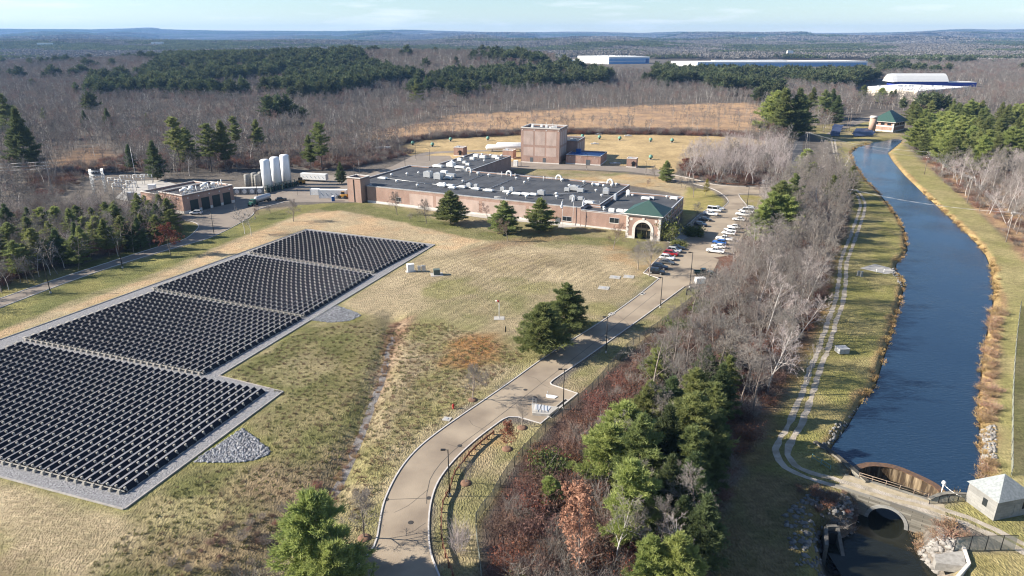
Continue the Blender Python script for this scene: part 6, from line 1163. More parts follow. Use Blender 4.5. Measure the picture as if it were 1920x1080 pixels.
def template(kind, meshes):
    e = bpy.data.objects.new(kind, None); ch = []
    for nm, me in meshes: o = bpy.data.objects.new(nm, me); o.parent = e; ch.append(o)
    return (e, ch)
def tpl_tree(kind, tc): return template(kind, (('trunk', tc[0]), ('crown', tc[1])))
LIB = {}
WOODT = [tpl_tree('bare_tree', bare_meshes('bare%d' % i, BARK, TWIG, h=16, seed=20+i, first=.32, n1=13, n2=7, n3=6, n4=4, spread=.34, rise=1.2, fine=.021)) for i in range(5)]
WHITET = [tpl_tree('bare_tree', bare_meshes('birch%d' % i, BARKW, TWIGW, h=14, seed=40+i, first=.28, n1=12, n2=6, n3=6, n4=3, spread=.36, rise=1.3, fine=.022, stems=(1, 2)[i % 2])) for i in range(3)]
ORNT = [tpl_tree('bare_tree', bare_meshes('young%d' % i, BARK, TWIGR if i == 2 else TWIG, h=7, seed=60+i, first=.24, n1=15, n2=8, n3=6, n4=4, spread=.40, rise=.9, fine=.018, tr=.017)) for i in range(3)]
OAKT = [tpl_tree('oak_tree', bare_meshes('oak%d' % i, BARK, TWIGR, (LEAFP, LEAFR)[i], (3800, 1500)[i], (.15, .13)[i], h=(12, 7)[i], seed=70+i, first=.2, n1=12, n2=6, n3=5, n4=3, spread=.42, rise=.9, fine=.014)) for i in range(2)]
PINET = [tpl_tree('pine_tree', pine_meshes('pine%d' % i, BARKD, NEEDLE, 15, 80+i, base=(.12, .2, .1)[i], width=(.30, .26, .33)[i], whorls=17, per=7, tufts=26, q=16, ts=.36, ragged=.45, conic=.7)) for i in range(3)]
TALLPINE = [tpl_tree('pine_tree', pine_meshes('tallpine%d' % i, BARKD, NEEDLE, 19, 90+i, base=(.38, .3)[i], width=.21, whorls=13, per=6, tufts=22, q=16, ts=.40, ragged=.5, conic=.45, droop=-.05)) for i in range(2)]
LAWNPINE = [tpl_tree('pine_tree', pine_meshes('lawnpine%d' % i, BARKD, NEEDLE, 12, 100+i, base=.05, width=.36, whorls=17, per=8, tufts=28, q=16, ts=.34, ragged=.32, conic=.7)) for i in range(3)]
SPRUCE = [tpl_tree('spruce_tree', pine_meshes('spruce%d' % i, BARKD, NEEDLED, 13, 110+i, base=.06, width=.26, whorls=22, per=8, tufts=18, q=13, ts=.34, ragged=.25, conic=.9)) for i in range(2)]
LIGHTPINE = [tpl_tree('pine_tree', pine_meshes('lightpine%d' % i, BARKD, NEEDLEL, 12, 120+i, base=.08, width=.34, whorls=15, per=8, tufts=34, q=18, ts=.36, ragged=.4, conic=.6)) for i in range(2)]
BUSHR = [template('shrub', (('foliage', bush_meshes('shrubr%d' % i, TWIGR, (LEAFB, LEAFR, LEAFB)[i], 2.6, 2.6, 130+i, stems=34, sub=12, leaf_n=(500, 600, 800)[i], leaf_s=.10)),)) for i in range(3)]
BUSHB = [template('shrub', (('foliage', bush_meshes('shrubb%d' % i, TWIG, LEAFB, 3.4, 2.8, 140+i, stems=40, sub=16, leaf_n=150, leaf_s=.10)),)) for i in range(2)]
BUSHG = [template('shrub', (('foliage', bush_meshes('shrubg%d' % i, TWIG, (LEAFG, LEAFO)[i], 2.6, 2.8, 150+i, stems=30, sub=12, leaf_n=2200, leaf_s=.12)),)) for i in range(2)]
BUSHW = [template('shrub', (('foliage', bush_meshes('shrubw', TWIGW, LEAFT, 4.2, 3.0, 160, stems=40, sub=16, leaf_n=0)),))]

def plant(tpl, x, y, h, base_h, label, cat, group=None, wide=1.0, z=None, name=None):
    root, tree = tpl; r = root.copy(); C.objects.link(r); s = h/base_h
    if name: r.name = name
    r.location = (x, y, gz(x, y) if z is None else z); r.rotation_euler = (0, 0, rnd.uniform(0, 6.28)); r.scale = (s*wide, s*wide, s); tag(r, label, cat, group)
    for ch in tree: c = ch.copy(); C.objects.link(c); c.parent = r
    return r
def plant_px(tpl, px, py, top, base_h, label, cat, group=None, wide=1.0, name=None):
    x, y = P(px, py); return plant(tpl, x, y, max(1.0, height_at(px, py, top)), base_h, label, cat, group, wide, name=name)

# ---- single trees one can point to
i = 0
for px, py, top, lab in ((845,420,360,'big dark green pine before the long brick wall, farthest from the flagpoles'), (944,437,378,'greyish green pine on the lawn slope, middle of the three before the long brick wall'), (1014,433,374,'rounded green pine on the lawn slope nearest the flagpoles'), (1016,661,571,'rounded dark green pine beside the driveway, nearer of the pair'), (1059,618,533,'taller greyish green pine beside the driveway, behind its rounded neighbour'), (1249,341,303,'small dense conical pine alone on the lawn by the back road bend')):
    plant_px(LAWNPINE[i % 3], px, py, top, 12, lab, 'tree', wide=(1.25, 1.3, 1.3, 1.4, 1.25, 1.05)[i]); i += 1
plant_px(tpl_tree('larch_tree', pine_meshes('larch', BARK, NEEDLEY, 7, 170, base=.2, width=.26, whorls=16, per=5, tufts=9, q=4, ts=.26)), 1323, 366, 336, 7, 'yellow larch tree on the lawn at the road junction', 'tree')
plant_px(LIGHTPINE[0], 598, 1084, 930, 12, 'bright yellow-green pine at the bottom edge beside the driveway', 'tree', wide=1.15)
ORN = [(886,749,678,0,'bare rounded tree on the lawn edge opposite the concrete hatch'), (913,724,692,1,'slender bare sapling just behind the rounded bare tree at the driveway kerb'), (683,1008,912,0,'bare tree standing by the kerb at the lower left bend of the driveway'), (979,801,757,1,'bare sapling in a mulch ring beside the concrete hatch'), (873,905,858,1,'thin bare sapling in a mulch ring behind the timber guardrail'),
       (745,403,358,0,'round bare tree before the brick wall next to the basement window'), (800,419,372,0,'bare tree before the brick wall left of the big dark pine'), (891,391,372,1,'small bare tree close to the brick wall between two pines'), (915,412,378,2,'reddish bare tree between two pines by the brick wall'), (953,452,405,2,'reddish bare tree in front of the middle pine of the lawn slope'), (767,415,398,1,'tiny leafless sapling on the mulch slope between two bare trees'),
       (550,415,371,0,'bare upright tree on the grass corner beside the service yard'), (477,411,384,2,'bare young tree on the verge under the lamp by the service yard'), (508,401,383,1,'small bare sapling on the verge next to the tanker truck'),
       (1150,467,411,2,'bare crooked tree on the lawn beside the arched entrance'), (1196,506,452,0,'bare street tree on the lawn beside the dark parked cars, left of two'), (1217,518,438,0,'bare street tree at the kerb beside the dark parked cars, right of two'), (1305,408,378,0,'bare tree on the lawn beside the white pickup near the office'), (1300,370,335,1,'bare sapling behind the yellow larch'), (1278,352,330,1,'bare sapling between the back road and the conical pine'), (1284,356,334,1,'second bare sapling between the back road and the conical pine'),
       (1228,335,308,1,'bare sapling beside the back road near the small brick kiosk'), (1212,350,333,2,'low bare shrubby tree in the tan lawn behind the office'), (1425,363,340,2,'bare red-twigged sapling beside the sign at the junction'), (1435,372,345,1,'bare sapling on the grass right of the road junction'),
       (3,548,480,1,'slim bare tree at the left edge by the service road'), (65,527,478,1,'slim bare tree on the verge under the dark wood')]
for px, py, top, k, lab in ORN: plant_px(ORNT[k], px, py, top, 7, lab, 'tree', name='bare_tree')
plant_px(OAKT[1], 951, 841, 793, 7, 'small tree with rusty red leaves in a mulch ring by the guardrail', 'tree', name='oak_tree')
plant_px(OAKT[1], 320, 478, 422, 7, 'round tree full of reddish brown leaves beside the left service road', 'tree', name='oak_tree')
plant_px(OAKT[0], 1085, 1085, 925, 12, 'big oak still holding pale pinkish brown leaves at the bottom of the wooded strip', 'tree', name='oak_tree', wide=.8)
plant_px(BUSHW[0], 862, 1036, 985, 4.2, 'grey leafless shrub between guardrail and chain-link fence', 'shrub', wide=.7)
plant_px(OAKT[1], 1283, 330, 298, 7, 'russet leaved tree at the left end of the white birch grove', 'tree', name='oak_tree', wide=1.3)
for px, py, top, lab in ((1274,461,452,'rounded clipped hedge island in the sun by the parking lot'), (1298,440,426,'dark clipped hedge island in the shade by the office walkway')):
    m_ = bush_meshes('hedge', TWIG, LEAFO if px == 1274 else LEAFG, 1.6, 4.4, px, stems=40, sub=14, leaf_n=2600, leaf_s=.13); t = template('hedge', (('foliage', m_),))
    plant_px(t, px, py, top, 1.6, lab, 'hedge', wide=1.0)
for px, py, top, lab in ((1200,447,438,'low clipped bush inside the arched entrance'), (1252,452,420,'tall yellowish bush at the corner of the arched entrance'), (1087,418,408,'small clipped bush by the brick wall behind the flagpoles')): plant_px(BUSHG[1 if px != 1087 else 0], px, py, top, 2.6, lab, 'bush', name='bush', wide=.8)

plant_px(LIGHTPINE[1], 632, 1135, 1022, 12, 'smaller yellow-green pine at the bottom edge hugging the driveway kerb', 'tree', wide=1.2)
for px, py, top in ((520,1085,1050),(470,1100,1060),(560,1120,1075)): plant_px(BUSHB[0], px, py, top, 3.4, 'leafless brown brush at the bottom edge left of the yellow-green pine', 'shrub', 'brush at the bottom edge', name='shrub')
# ---- conifers seen one by one
PINES = []; LWOODP = PP([(-60,550),(0,536),(90,502),(180,478),(280,458),(330,436),(340,416),(310,404),(240,398),(150,398),(60,405),(-100,440)])
for px, py, top, k in ((55,325,205,1),(340,320,222,2),(354,312,240,3),(397,322,234,2),(425,320,228,3),(446,292,220,2),(486,292,226,3),(604,320,232,2),(583,318,255,3),(296,338,266,4),(247,318,272,4),(162,242,208,1),(206,248,204,1),(85,230,203,0),(277,235,212,3),(22,262,178,0),(455,180,145,1),(640,345,305,4),(782,200,150,0),(800,185,145,1)): PINES.append((px, py, top, k, 'dark pine standing out of the grey leafless wood', 'lone pines in the leafless wood'))
for px, py, top, k in ((1455,440,340,0),(1442,450,362,5),(1480,415,328,0),(1465,450,368,5),(1422,455,385,5),(1556,385,330,0),(1592,372,312,3),(1575,360,318,0),(1508,325,280,5),(1520,345,305,5)): PINES.append((px, py, top, k, 'green conifer in the wooded strip near the road junction', 'conifers by the road junction'))
for px, py, hgt, k in ((1195,925,13,0),(1245,905,13,1),(1290,872,13,0),(1332,842,12,2),(1180,1010,12,5),(1250,985,11,1),(1140,905,10,5),(1300,800,11,0),(1345,790,11,1),(1362,740,8,0),(1230,715,7,5),(1210,840,12,0),(1250,830,12,1),(1165,860,10,5),(1290,940,12,2),(1215,1110,8,5),(1265,1120,9,5),(1030,945,4.5,5),(1140,835,4,5),(1365,690,5,0),(1320,730,9,1),(1292,965,10,4),(1302,1012,10,4),(1312,1065,11,4),(1272,1042,9,4),(1330,885,9,4),(1318,925,10,4),(1340,850,8,4)):
    X, Y = P(px, py); d = math.hypot(X, Y); PINES.append((px, py, hgt, k, 'x', 'x')) if False else PINES.append((px, py, -hgt*1.03, k, 'green pine in the wooded strip between driveway and canal', 'pines in the wooded strip'))
for px, py, top, k in ((1462,262,168,0),(1448,255,172,5),(1488,262,168,1),(1500,255,178,0),(1436,225,180,1),(1540,225,170,0),(1556,222,168,1),(1520,215,165,0),(1565,235,180,1),(1617,192,160,0),(1650,195,165,5),(1675,195,168,1),(1668,192,170,0)): PINES.append((px, py, top, k, 'tall dark pine beside the tan marsh and the side road', 'tall pines near the marsh'))
for k_ in range(105):                                                      # the dark grove right of the canal
    for _ in range(200):
        px, py = rnd.uniform(1690, 1945), rnd.uniform(225, 325)
        if inside(PP([(1688,262),(1712,285),(1740,312),(1775,328),(1830,335),(1900,330),(1980,330),(2100,260),(2100,215),(1900,208),(1760,215),(1700,235)]), *[np.array([a]) for a in P(px, py)])[0]: break
    PINES.append((px, py, -rnd.uniform(13, 19), rnd.choice((0, 0, 3, 5, 5)), 'green pine in the dense grove on the far bank of the canal', 'pine grove right of the canal'))
for px, py, hgt, k in ((40,520,9,0),(75,500,10,0),(115,495,9,1),(160,488,9,0),(205,482,10,0),(235,466,9,0),(265,468,9,1),(300,455,8,0),(25,480,9,0),(140,450,9,0),(180,440,8,0),(220,440,9,0),(260,430,8,4),(325,445,8,0),(0,500,10,0),(60,440,8,4),(100,470,8,0),(150,480,9,4),(145,500,8,0),(60,460,8,0),(20,440,9,1),(190,450,8,0),(240,470,8,4),(270,455,8,0),(300,440,9,1),(320,428,9,0),(85,440,8,5),(200,470,6,1),(110,430,7,5),(285,425,8,0)): PINES.append((px, py, -hgt*1.2, k, 'dark green pine in the shaded wood beside the left service road', 'pines in the left wood'))
for k_ in range(14):
    x, y = None, None
    while x is None or not inside(LWOODP, np.array([x]), np.array([y]))[0]: px, py = rnd.uniform(-40, 345), rnd.uniform(395, 545); x, y = P(px, py)
    PINES.append((px, py, -rnd.uniform(7, 10.5), rnd.choice((0, 0, 5)), 'dark green pine in the shaded wood beside the left service road', 'pines in the left wood'))
PSETS = [(PINET, 15), (SPRUCE, 13), (TALLPINE, 19), (PINET, 15), (SPRUCE, 13), (LIGHTPINE, 12)]
for px, py, top, k, lab, grp in PINES:
    ts_, bh = PSETS[k]; t = rnd.choice(ts_); x, y = P(px, py); h = -top if top < 0 else height_at(px, py, top)
    if k in (3,): bh = 15
    plant(t, x, y, h, bh, lab, 'tree', grp, rnd.uniform(.85, 1.15) * (.8 if k == 3 else 1) * (1.1 if 'left wood' in grp else 1.12 if 'wooded strip' in grp else 1))

# ---- leafless woods: near ones tree by tree, the rest as woodland
def scatter(poly, gap, jit=.45):
    bx = [p[0] for p in poly]; by = [p[1] for p in poly]
    xs, ys = np.meshgrid(np.arange(min(bx), max(bx), gap), np.arange(min(by), max(by), gap)); xs = xs.ravel()+rng.uniform(-jit, jit, xs.size)*gap; ys = ys.ravel()+rng.uniform(-jit, jit, ys.size)*gap
    k = inside(poly, xs, ys); return xs[k], ys[k]
STRIP = PP([(1345,560),(1385,475),(1430,405),(1490,335),(1555,300),(1590,350),(1590,410),(1562,480),(1545,560),(1525,610),(1490,668),(1440,765),(1400,852),(1370,905),(1340,985),(1300,1130),(1120,1130),(1150,980),(1170,880),(1190,780),(1250,680),(1300,610)])
SHRUBS = PP([(1330,560),(1350,548),(1335,602),(1255,692),(1195,782),(1155,900),(1125,1130),(945,1130),(940,995),(962,945),(1004,880),(1080,800),(1115,764),(1204,680)])
nb_ = 0
CAND = []
def sink(x, y, h, lab, grp, white=.1):
    t, bh = (rnd.choice(WHITET), 14) if rnd.random() < white else (rnd.choice(WOODT), 16)
    CAND.append((float(x), float(y), h, t, bh, lab, grp))
xs, ys = scatter(STRIP, 5.3)
for x, y in zip(xs, ys):
    q = pixel_of(x, y, 0)
    if 1130 < q[0] < 1370 and 650 < q[1] < 1010 and rnd.random() < .3: continue
    sink(x, y, rnd.uniform(10, 16) if y > 140 else rnd.uniform(11, 16.5) if x > P(1235, 900)[0] else rnd.uniform(9, 13), 'leafless grey tree in the wooded strip between driveway and canal', 'leafless trees in the wooded strip')
sink(*P(1512,716), 9, 'pale white-barked bare tree leaning out at the edge of the strip near the canal path', None, 1)
BIRCH = PP([(1262,325),(1300,300),(1400,275),(1470,290),(1480,340),(1400,348),(1340,345)])
xs, ys = scatter(BIRCH, 6.5)
for x, y in zip(xs, ys): sink(x, y, rnd.uniform(10, 15), 'white-stemmed bare tree in the pale grove behind the back road', 'pale grove behind the back road', .75)
RBANK = PP([(1770,330),(1830,380),(1900,440),(2000,500),(2100,480),(2100,340),(1960,320),(1850,325)])
xs, ys = scatter(RBANK, 7.5)
for x, y in zip(xs, ys): sink(x, y, rnd.uniform(11, 16), 'leafless tree on the right bank beyond the grass track', 'leafless trees on the right bank', .3)
LWOOD = PP([(-80,560),(0,540),(90,506),(180,482),(280,462),(330,440),(345,415),(310,402),(240,395),(150,392),(60,400),(-100,440)])
xs, ys = scatter(LWOOD, 4.8)
for x, y in zip(xs, ys): sink(x, y, rnd.uniform(7, 11.5), 'dark leafless tree in the shaded wood beside the left service road', 'leafless trees in the left wood')
def shown(c):
    q = pixel_of(c[0], c[1], c[2]*.7); return c[2]/math.hypot(c[0], c[1]) if -20 < q[0] < 1940 and -20 < q[1] < 1100 else 0
CAND.sort(key=shown, reverse=True)
for x, y, h, t, bh, lab, grp in CAND[:268]: plant(t, x, y, h, bh, lab, 'tree', grp, rnd.uniform(.85, 1.2), name='bare_tree')
xs, ys = scatter(SHRUBS, 2.5); ns = 0
for x, y in zip(xs, ys):
    d = math.hypot(x, y); k = rnd.random()
    t, bh = (rnd.choice(BUSHR), 2.6) if k < .64 else ((rnd.choice(BUSHB), 3.4) if k < .96 else (rnd.choice(BUSHG), 2.6))
    plant(t, x, y, rnd.uniform(1.6, 3.4), bh, 'reddish brown shrub in the thicket along the chain-link fence' if k < .96 else 'green shrub among the brown thicket by the chain-link fence', 'shrub', 'thicket along the fence', rnd.uniform(.9, 1.3), name='shrub'); ns += 1
print('shrubs', ns)

# ---- woodland masses
def lowtree(name, m1, m2, kind, seed):
    if kind == 'bare':
        T, Bq, tips, rg = grow(h=14, seed=seed, first=.35, n1=9, n2=5, n3=4, n4=0, spread=.34, rise=1.2, fine=.055, tr=.011); p = lambda L_, i: np.array([t[i] for t in L_])
        V, F_ = tubes_np(p(T, 0), p(T, 1), p(T, 2), p(T, 3), 3); v2, f2 = blades_np(p(Bq, 0), p(Bq, 1), p(Bq, 2)*1.1, p(Bq, 3)+.02, rg)
        return np_mesh(name, np.concatenate([V, v2]), np.concatenate([F_, f2+len(V)]), [m1, m2], np.r_[np.zeros(len(F_), int), np.ones(len(f2), int)])
    t, c = pine_meshes(name, m1, m2, 17, seed, base=.3, width=.25, whorls=11, per=5, tufts=7, q=4, bw=.26, bl=1.25, ts=1.15, ragged=.45, conic=.5)
    n0 = len(t.vertices); V = np.zeros(n0*3); t.vertices.foreach_get('co', V); V2 = np.zeros(len(c.vertices)*3); c.vertices.foreach_get('co', V2)
    f = lambda me: np.array([tuple(q.vertices) for q in me.polygons])
    return np_mesh(name, np.concatenate([V.reshape(-1, 3), V2.reshape(-1, 3)]), np.concatenate([f(t), f(c)+n0]), [m1, m2], np.r_[np.zeros(len(t.polygons), int), np.ones(len(c.polygons), int)])
def clump(name, m2, seed, size, n, hh, ww):
    """a far patch of wood: many small crowns side by side"""
    rg = np.random.default_rng(seed); P_ = []; S_ = []
    for i in range(n):
        c = rg.uniform(-size/2, size/2, 2); h = hh*rg.uniform(.7, 1.15); w = ww*rg.uniform(.7, 1.2); k = 16
        a = rg.uniform(0, 6.28, k); r = w*np.sqrt(rg.uniform(0, 1, k)); z = h*(.35+.65*rg.uniform(0, 1, k)*(1-.55*r/w))
        P_.append(np.stack([c[0]+r*np.cos(a), c[1]+r*np.sin(a), z], -1)); S_.append(np.full(k, w*.42))
    V, F_ = leaves_np(np.concatenate(P_), np.concatenate(S_)*rg.uniform(.6, 1.3, n*16), rg, .8); return np_mesh(name, V, F_, m2)
FTWIG = mat('far_twig', (.205,.193,.18), (.13,.121,.113), .25, .95, objrand=.28, coord='Object')
FNEED = mat('far_needle', (.115,.135,.058), (.06,.08,.040), .3, .9, objrand=.35, transl=.25)
def library(name, meshes):
    c = bpy.data.collections.new(name)
    for i, me in enumerate(meshes): o = bpy.data.objects.new('%s_%02d' % (name, i), me); c.objects.link(o)
    return c
def woodland(name, label, coll, ncoll, x, y, scale, zoff=0.0, cat='woodland'):
    z = ground_h(x, y) + zoff; n = len(x); me = bpy.data.meshes.new(name); me.vertices.add(n); me.vertices.foreach_set('co', np.stack([x, y, z], -1).astype(np.float32).ravel())
    a = me.attributes.new('scl', 'FLOAT_VECTOR', 'POINT'); a.data.foreach_set('vector', scale.astype(np.float32).ravel())
    a = me.attributes.new('rot', 'FLOAT', 'POINT'); a.data.foreach_set('value', rng.uniform(0, 6.28, n).astype(np.float32))
    a = me.attributes.new('pick', 'INT', 'POINT'); a.data.foreach_set('value', rng.integers(0, ncoll, n).astype(np.int32))
    o = bpy.data.objects.new(name, me); C.objects.link(o); tag(o, label, cat, kind='stuff')
    ng = bpy.data.node_groups.new(name, 'GeometryNodeTree'); ng.interface.new_socket('Geometry', in_out='INPUT', socket_type='NodeSocketGeometry'); ng.interface.new_socket('Geometry', in_out='OUTPUT', socket_type='NodeSocketGeometry')
    N = ng.nodes; L = ng.links; gi = N.new('NodeGroupInput'); go = N.new('NodeGroupOutput'); ip = N.new('GeometryNodeInstanceOnPoints'); ci = N.new('GeometryNodeCollectionInfo')
    ci.inputs['Collection'].default_value = coll; ci.inputs['Separate Children'].default_value = True; ci.inputs['Reset Children'].default_value = True; ip.inputs['Pick Instance'].default_value = True
    def na(nm, ty): q = N.new('GeometryNodeInputNamedAttribute'); q.data_type = ty; q.inputs['Name'].default_value = nm; return q.outputs['Attribute']
    cb = N.new('ShaderNodeCombineXYZ'); L.new(na('rot', 'FLOAT'), cb.inputs[2]); L.new(cb.outputs[0], ip.inputs['Rotation'])
    L.new(na('scl', 'FLOAT_VECTOR'), ip.inputs['Scale']); L.new(na('pick', 'INT'), ip.inputs['Instance Index']); L.new(gi.outputs[0], ip.inputs['Points']); L.new(ci.outputs[0], ip.inputs['Instance']); L.new(ip.outputs[0], go.inputs[0])
    md = o.modifiers.new('wood', 'NODES'); md.node_group = ng; return o
LB = library('leafless_kind', [lowtree('low_bare%d' % i, BARKW if i == 3 else BARK, FTWIG, 'bare', 200+i) for i in range(4)] + [lowtree('low_bare9', BARK, TWIGR, 'bare', 209)])
LP = library('pine_kind', [lowtree('low_pine%d' % i, BARKD, FNEED, 'pine', 220+i) for i in range(3)])
CB = library('leafless_patch', [clump('patch_bare%d' % i, FTWIG, 230+i, 44, 42, 13, 4.2) for i in range(3)])
CP = library('pine_patch', [clump('patch_pine%d' % i, FNEED, 240+i, 44, 34, 16, 4.4) for i in range(3)])
DB = library('leafless_expanse', [clump('expanse_bare%d' % i, FTWIG, 250+i, 120, 90, 14, 9) for i in range(2)])
DP = library('pine_expanse', [clump('expanse_pine%d' % i, FNEED, 260+i, 120, 80, 16, 9) for i in range(2)])
def merged(t):
    a, b = [c.data for c in t[1]]; f = lambda me: np.array([tuple(q.vertices) for q in me.polygons])
    def co(me): v = np.zeros(len(me.vertices)*3); me.vertices.foreach_get('co', v); return v.reshape(-1, 3)
    return np_mesh('tree_whole', np.concatenate([co(a), co(b)]), np.concatenate([f(a), f(b)+len(a.vertices)]), [a.materials[0], b.materials[0]], np.r_[np.zeros(len(a.polygons), int), np.ones(len(b.polygons), int)])
rest = CAND[268:]; pool = WOODT + WHITET; LF = library('leafless_whole', [merged(t) for t in pool]); kx = [pool.index(c[3]) for c in rest]; sc_ = np.array([[c[2]/c[4]]*3 for c in rest])
o_ = woodland('leafless_grove', 'leafless trees filling the strip, the pale grove, the right bank and the left wood', LF, len(pool), np.array([c[0] for c in rest]), np.array([c[1] for c in rest]), sc_, cat='trees')
o_.data.attributes['pick'].data.foreach_set('value', np.array(kx, np.int32))
KEEP = [PP([(120,400),(130,328),(265,328),(265,400)]), PP([(60,400),(60,355),(125,355),(125,400)]), FIELD, MARSH, PP([(480,430),(330,470),(345,398),(240,385),(170,372),(175,330),(260,345),(330,340),(450,320),(480,312),(590,312),(640,316),(760,286),(850,285),(1260,305),(1290,345),(1480,335),(1480,440),(1000,600)]), STRIP, BIRCH, RBANK, LWOOD,
        PP([(1478,340),(1484,262),(1500,248),(1550,250),(1580,225),(1610,212),(1640,205),(1720,215),(1720,250),(1690,262),(1730,300),(1800,365),(1880,440),(1960,530),(2300,700),(2300,1120),(1500,1120),(1480,700)]),
        [(-140, 40), (200, 40), (200, 235), (-112, 235), (-140, 170)], PP([(1690,262),(1712,285),(1740,312),(1775,328),(1830,335),(1900,330),(1980,330),(2100,260),(2100,215),(1900,208),(1760,215),(1700,235)]),
        PP([(1600,190),(1850,180),(1850,160),(1660,150),(1600,165)]), PP([(1030,152),(1225,152),(1225,108),(1060,108)]), PP([(1225,149),(1650,147),(1640,112),(1225,112)])]
OPEN = PP([(95,330),(165,268),(235,300),(215,335),(140,345)])
PINEZ = [PP([(175,165),(245,160),(250,188),(180,190)]), PP([(262,185),(330,188),(560,196),(700,190),(800,180),(850,175),(760,163),(700,150),(600,125),(560,112),(430,112),(330,128),(270,160)]), PP([(840,170),(1010,176),(1130,172),(1150,160),(1000,146),(880,146)]), PP([(870,196),(750,196),(760,178),(850,172)]),
         PP([(1230,168),(1330,182),(1450,180),(1620,168),(1650,150),(1560,134),(1300,132),(1225,140)])]
def kept(x, y, pad=0): 
    k = np.zeros(x.shape, bool)
    for q in KEEP: k |= inside(q, x, y)
    return k
def view(x, y, slack=60): return (np.abs(x) < .80*y + slack) & (y > 30)
def jgrid(y0, y1, gap):
    X, Y = np.meshgrid(np.arange(-.8*y1-80, .8*y1+80, gap), np.arange(y0, y1, gap)); x = X.ravel()+rng.uniform(-.48, .48, X.size)*gap; y = Y.ravel()+rng.uniform(-.48, .48, X.size)*gap
    k = view(x, y); return x[k], y[k]
def inpine(x, y):
    k = np.zeros(x.shape, bool)
    for q in PINEZ: k |= inside(q, x, y)
    return k
bxs_, bys_, pxs_, pys_ = [], [], [], []
for y0, y1, gp in ((100, 520, 5.6), (520, 1000, 6.6), (1000, 1800, 9)):
    x, y = jgrid(y0, y1, gp); k = ~kept(x, y); thin = inside(OPEN, x, y) & (rng.uniform(size=x.shape) < .85); k &= ~thin
    pz = inpine(x, y) & (rng.uniform(size=x.shape) < .9) & (fbm(x/70, y/110, 66, 3) > .40); stray = (fbm(x/90, y/90, 61, 3) > .68) & (y > 560) & (rng.uniform(size=x.shape) < .55); pz |= stray
    bxs_.append(x[k & ~pz]); bys_.append(y[k & ~pz]); pxs_.append(x[k & pz]); pys_.append(y[k & pz])
bx_, by_, px_, py_ = map(np.concatenate, (bxs_, bys_, pxs_, pys_))
def scl(n, lo, hi, base): h = rng.uniform(lo, hi, n)/base; w = h*rng.uniform(.85, 1.2, n); return np.stack([w, w, h], -1)
s = scl(len(bx_), 9, 14.5, 14); s *= np.where(by_ > 1000, 1.15, 1.0)[:, None]*np.where(by_ < 400, .85, 1.0)[:, None]; s[:, :2] *= np.where(by_ > 1000, 1.45, 1.1)[:, None]
woodland('leafless_wood', 'grey leafless wood spreading behind the plant and up the hill', LB, 5, bx_, by_, s)
s = scl(len(px_), 10, 21, 17); s[:, :2] *= np.where(py_ > 1000, 1.4, 1.15)[:, None]
woodland('pine_wood', 'dark green pine wood on the low hill beyond the leafless wood', LP, 3, px_, py_, s)
x, y = jgrid(1800, 5200, 38); k = ~kept(x, y); pz = fbm(x/420, y/300, 62, 4) > .585 - .02*(y > 3000)
for nm, lab, co_, nc, kk in (('distant_leafless_wood', 'brown leafless wood in the middle distance', CB, 3, k & ~pz), ('distant_pine_wood', 'green pine wood in the middle distance', CP, 3, k & pz)): woodland(nm, lab, co_, nc, x[kk], y[kk], scl(kk.sum(), .9, 1.15, 1))
x, y = jgrid(5200, 13500, 112); pz = fbm(x/900, y/600, 63, 4) > .57
for nm, lab, co_, nc, kk in (('far_leafless_wood', 'hazy leafless woods below the horizon hills', DB, 2, ~pz), ('far_pine_wood', 'hazy evergreen woods below the horizon hills', DP, 2, pz)): woodland(nm, lab, co_, nc, x[kk], y[kk], scl(kk.sum(), .9, 1.2, 1))
# marsh trees, undergrowth, reeds
x, y = scatter(MARSH, 9); k = fbm(x/28, y/40, 81, 3) > .47; woodland('marsh_trees', 'sparse thin leafless trees standing in the tan marsh', LB, 5, x[k], y[k], scl(k.sum(), 5, 11, 14)*[.85, .85, 1], cat='trees')
UB = library('undergrowth_kind', [t[1][0].data for t in BUSHR + BUSHB])
def under(name, label, poly, gap, lo, hi, coll=UB, n=5, cat='undergrowth', base=2.8):
    x, y = scatter(poly, gap); woodland(name, label, coll, n, x, y, scl(len(x), lo, hi, base)*[1.15, 1.15, 1], cat=cat)
under('undergrowth', 'brown undergrowth below the leafless trees of the strip', STRIP, 3.0, 1.2, 2.8)
under('undergrowth', 'brown undergrowth in the shaded wood beside the left service road', LWOOD, 3.2, 1.6, 3.4)
under('undergrowth', 'reddish undergrowth below the pale grove behind the back road', BIRCH, 4.5, 1.5, 3.2)
under('undergrowth', 'brown undergrowth along the right bank wood', PP([(1700,270),(1735,305),(1800,368),(1870,430),(1960,520),(2100,540),(2100,330),(1800,320)]), 5.0, 1.2, 2.6)
under('undergrowth', 'brown brush along the edge of the leafless wood', PP([(60,400),(150,345),(170,325),(260,325),(450,318),(590,318),(640,322),(735,292),(735,275),(640,285),(500,290),(250,290),(50,330)]), 4.6, 1.5, 3.2)
under('undergrowth', 'dark brush line along the far edge of the tan field', PP([(640,300),(735,276),(800,262),(960,254),(1010,253),(1130,252),(1280,254),(1400,259),(1450,268),(1450,262),(1400,252),(1280,247),(1010,246),(820,254),(735,267),(640,288)]), 3.4, 2.0, 3.6)
under('undergrowth', 'brown brush at the corner of the tan field beside the yard', PP([(640,320),(735,300),(775,288),(730,272),(640,290)]), 3.6, 1.5, 3.0)
REEDL = library('bank_reed', [bush_meshes('reed%d' % i, mat('reed_gold', (.37,.255,.115), (.27,.185,.085), 2, .9, objrand=.25), LEAFT, .9, 1.3, 300+i, stems=40, sub=2, leaf_n=0, tw=.05) for i in range(2)])
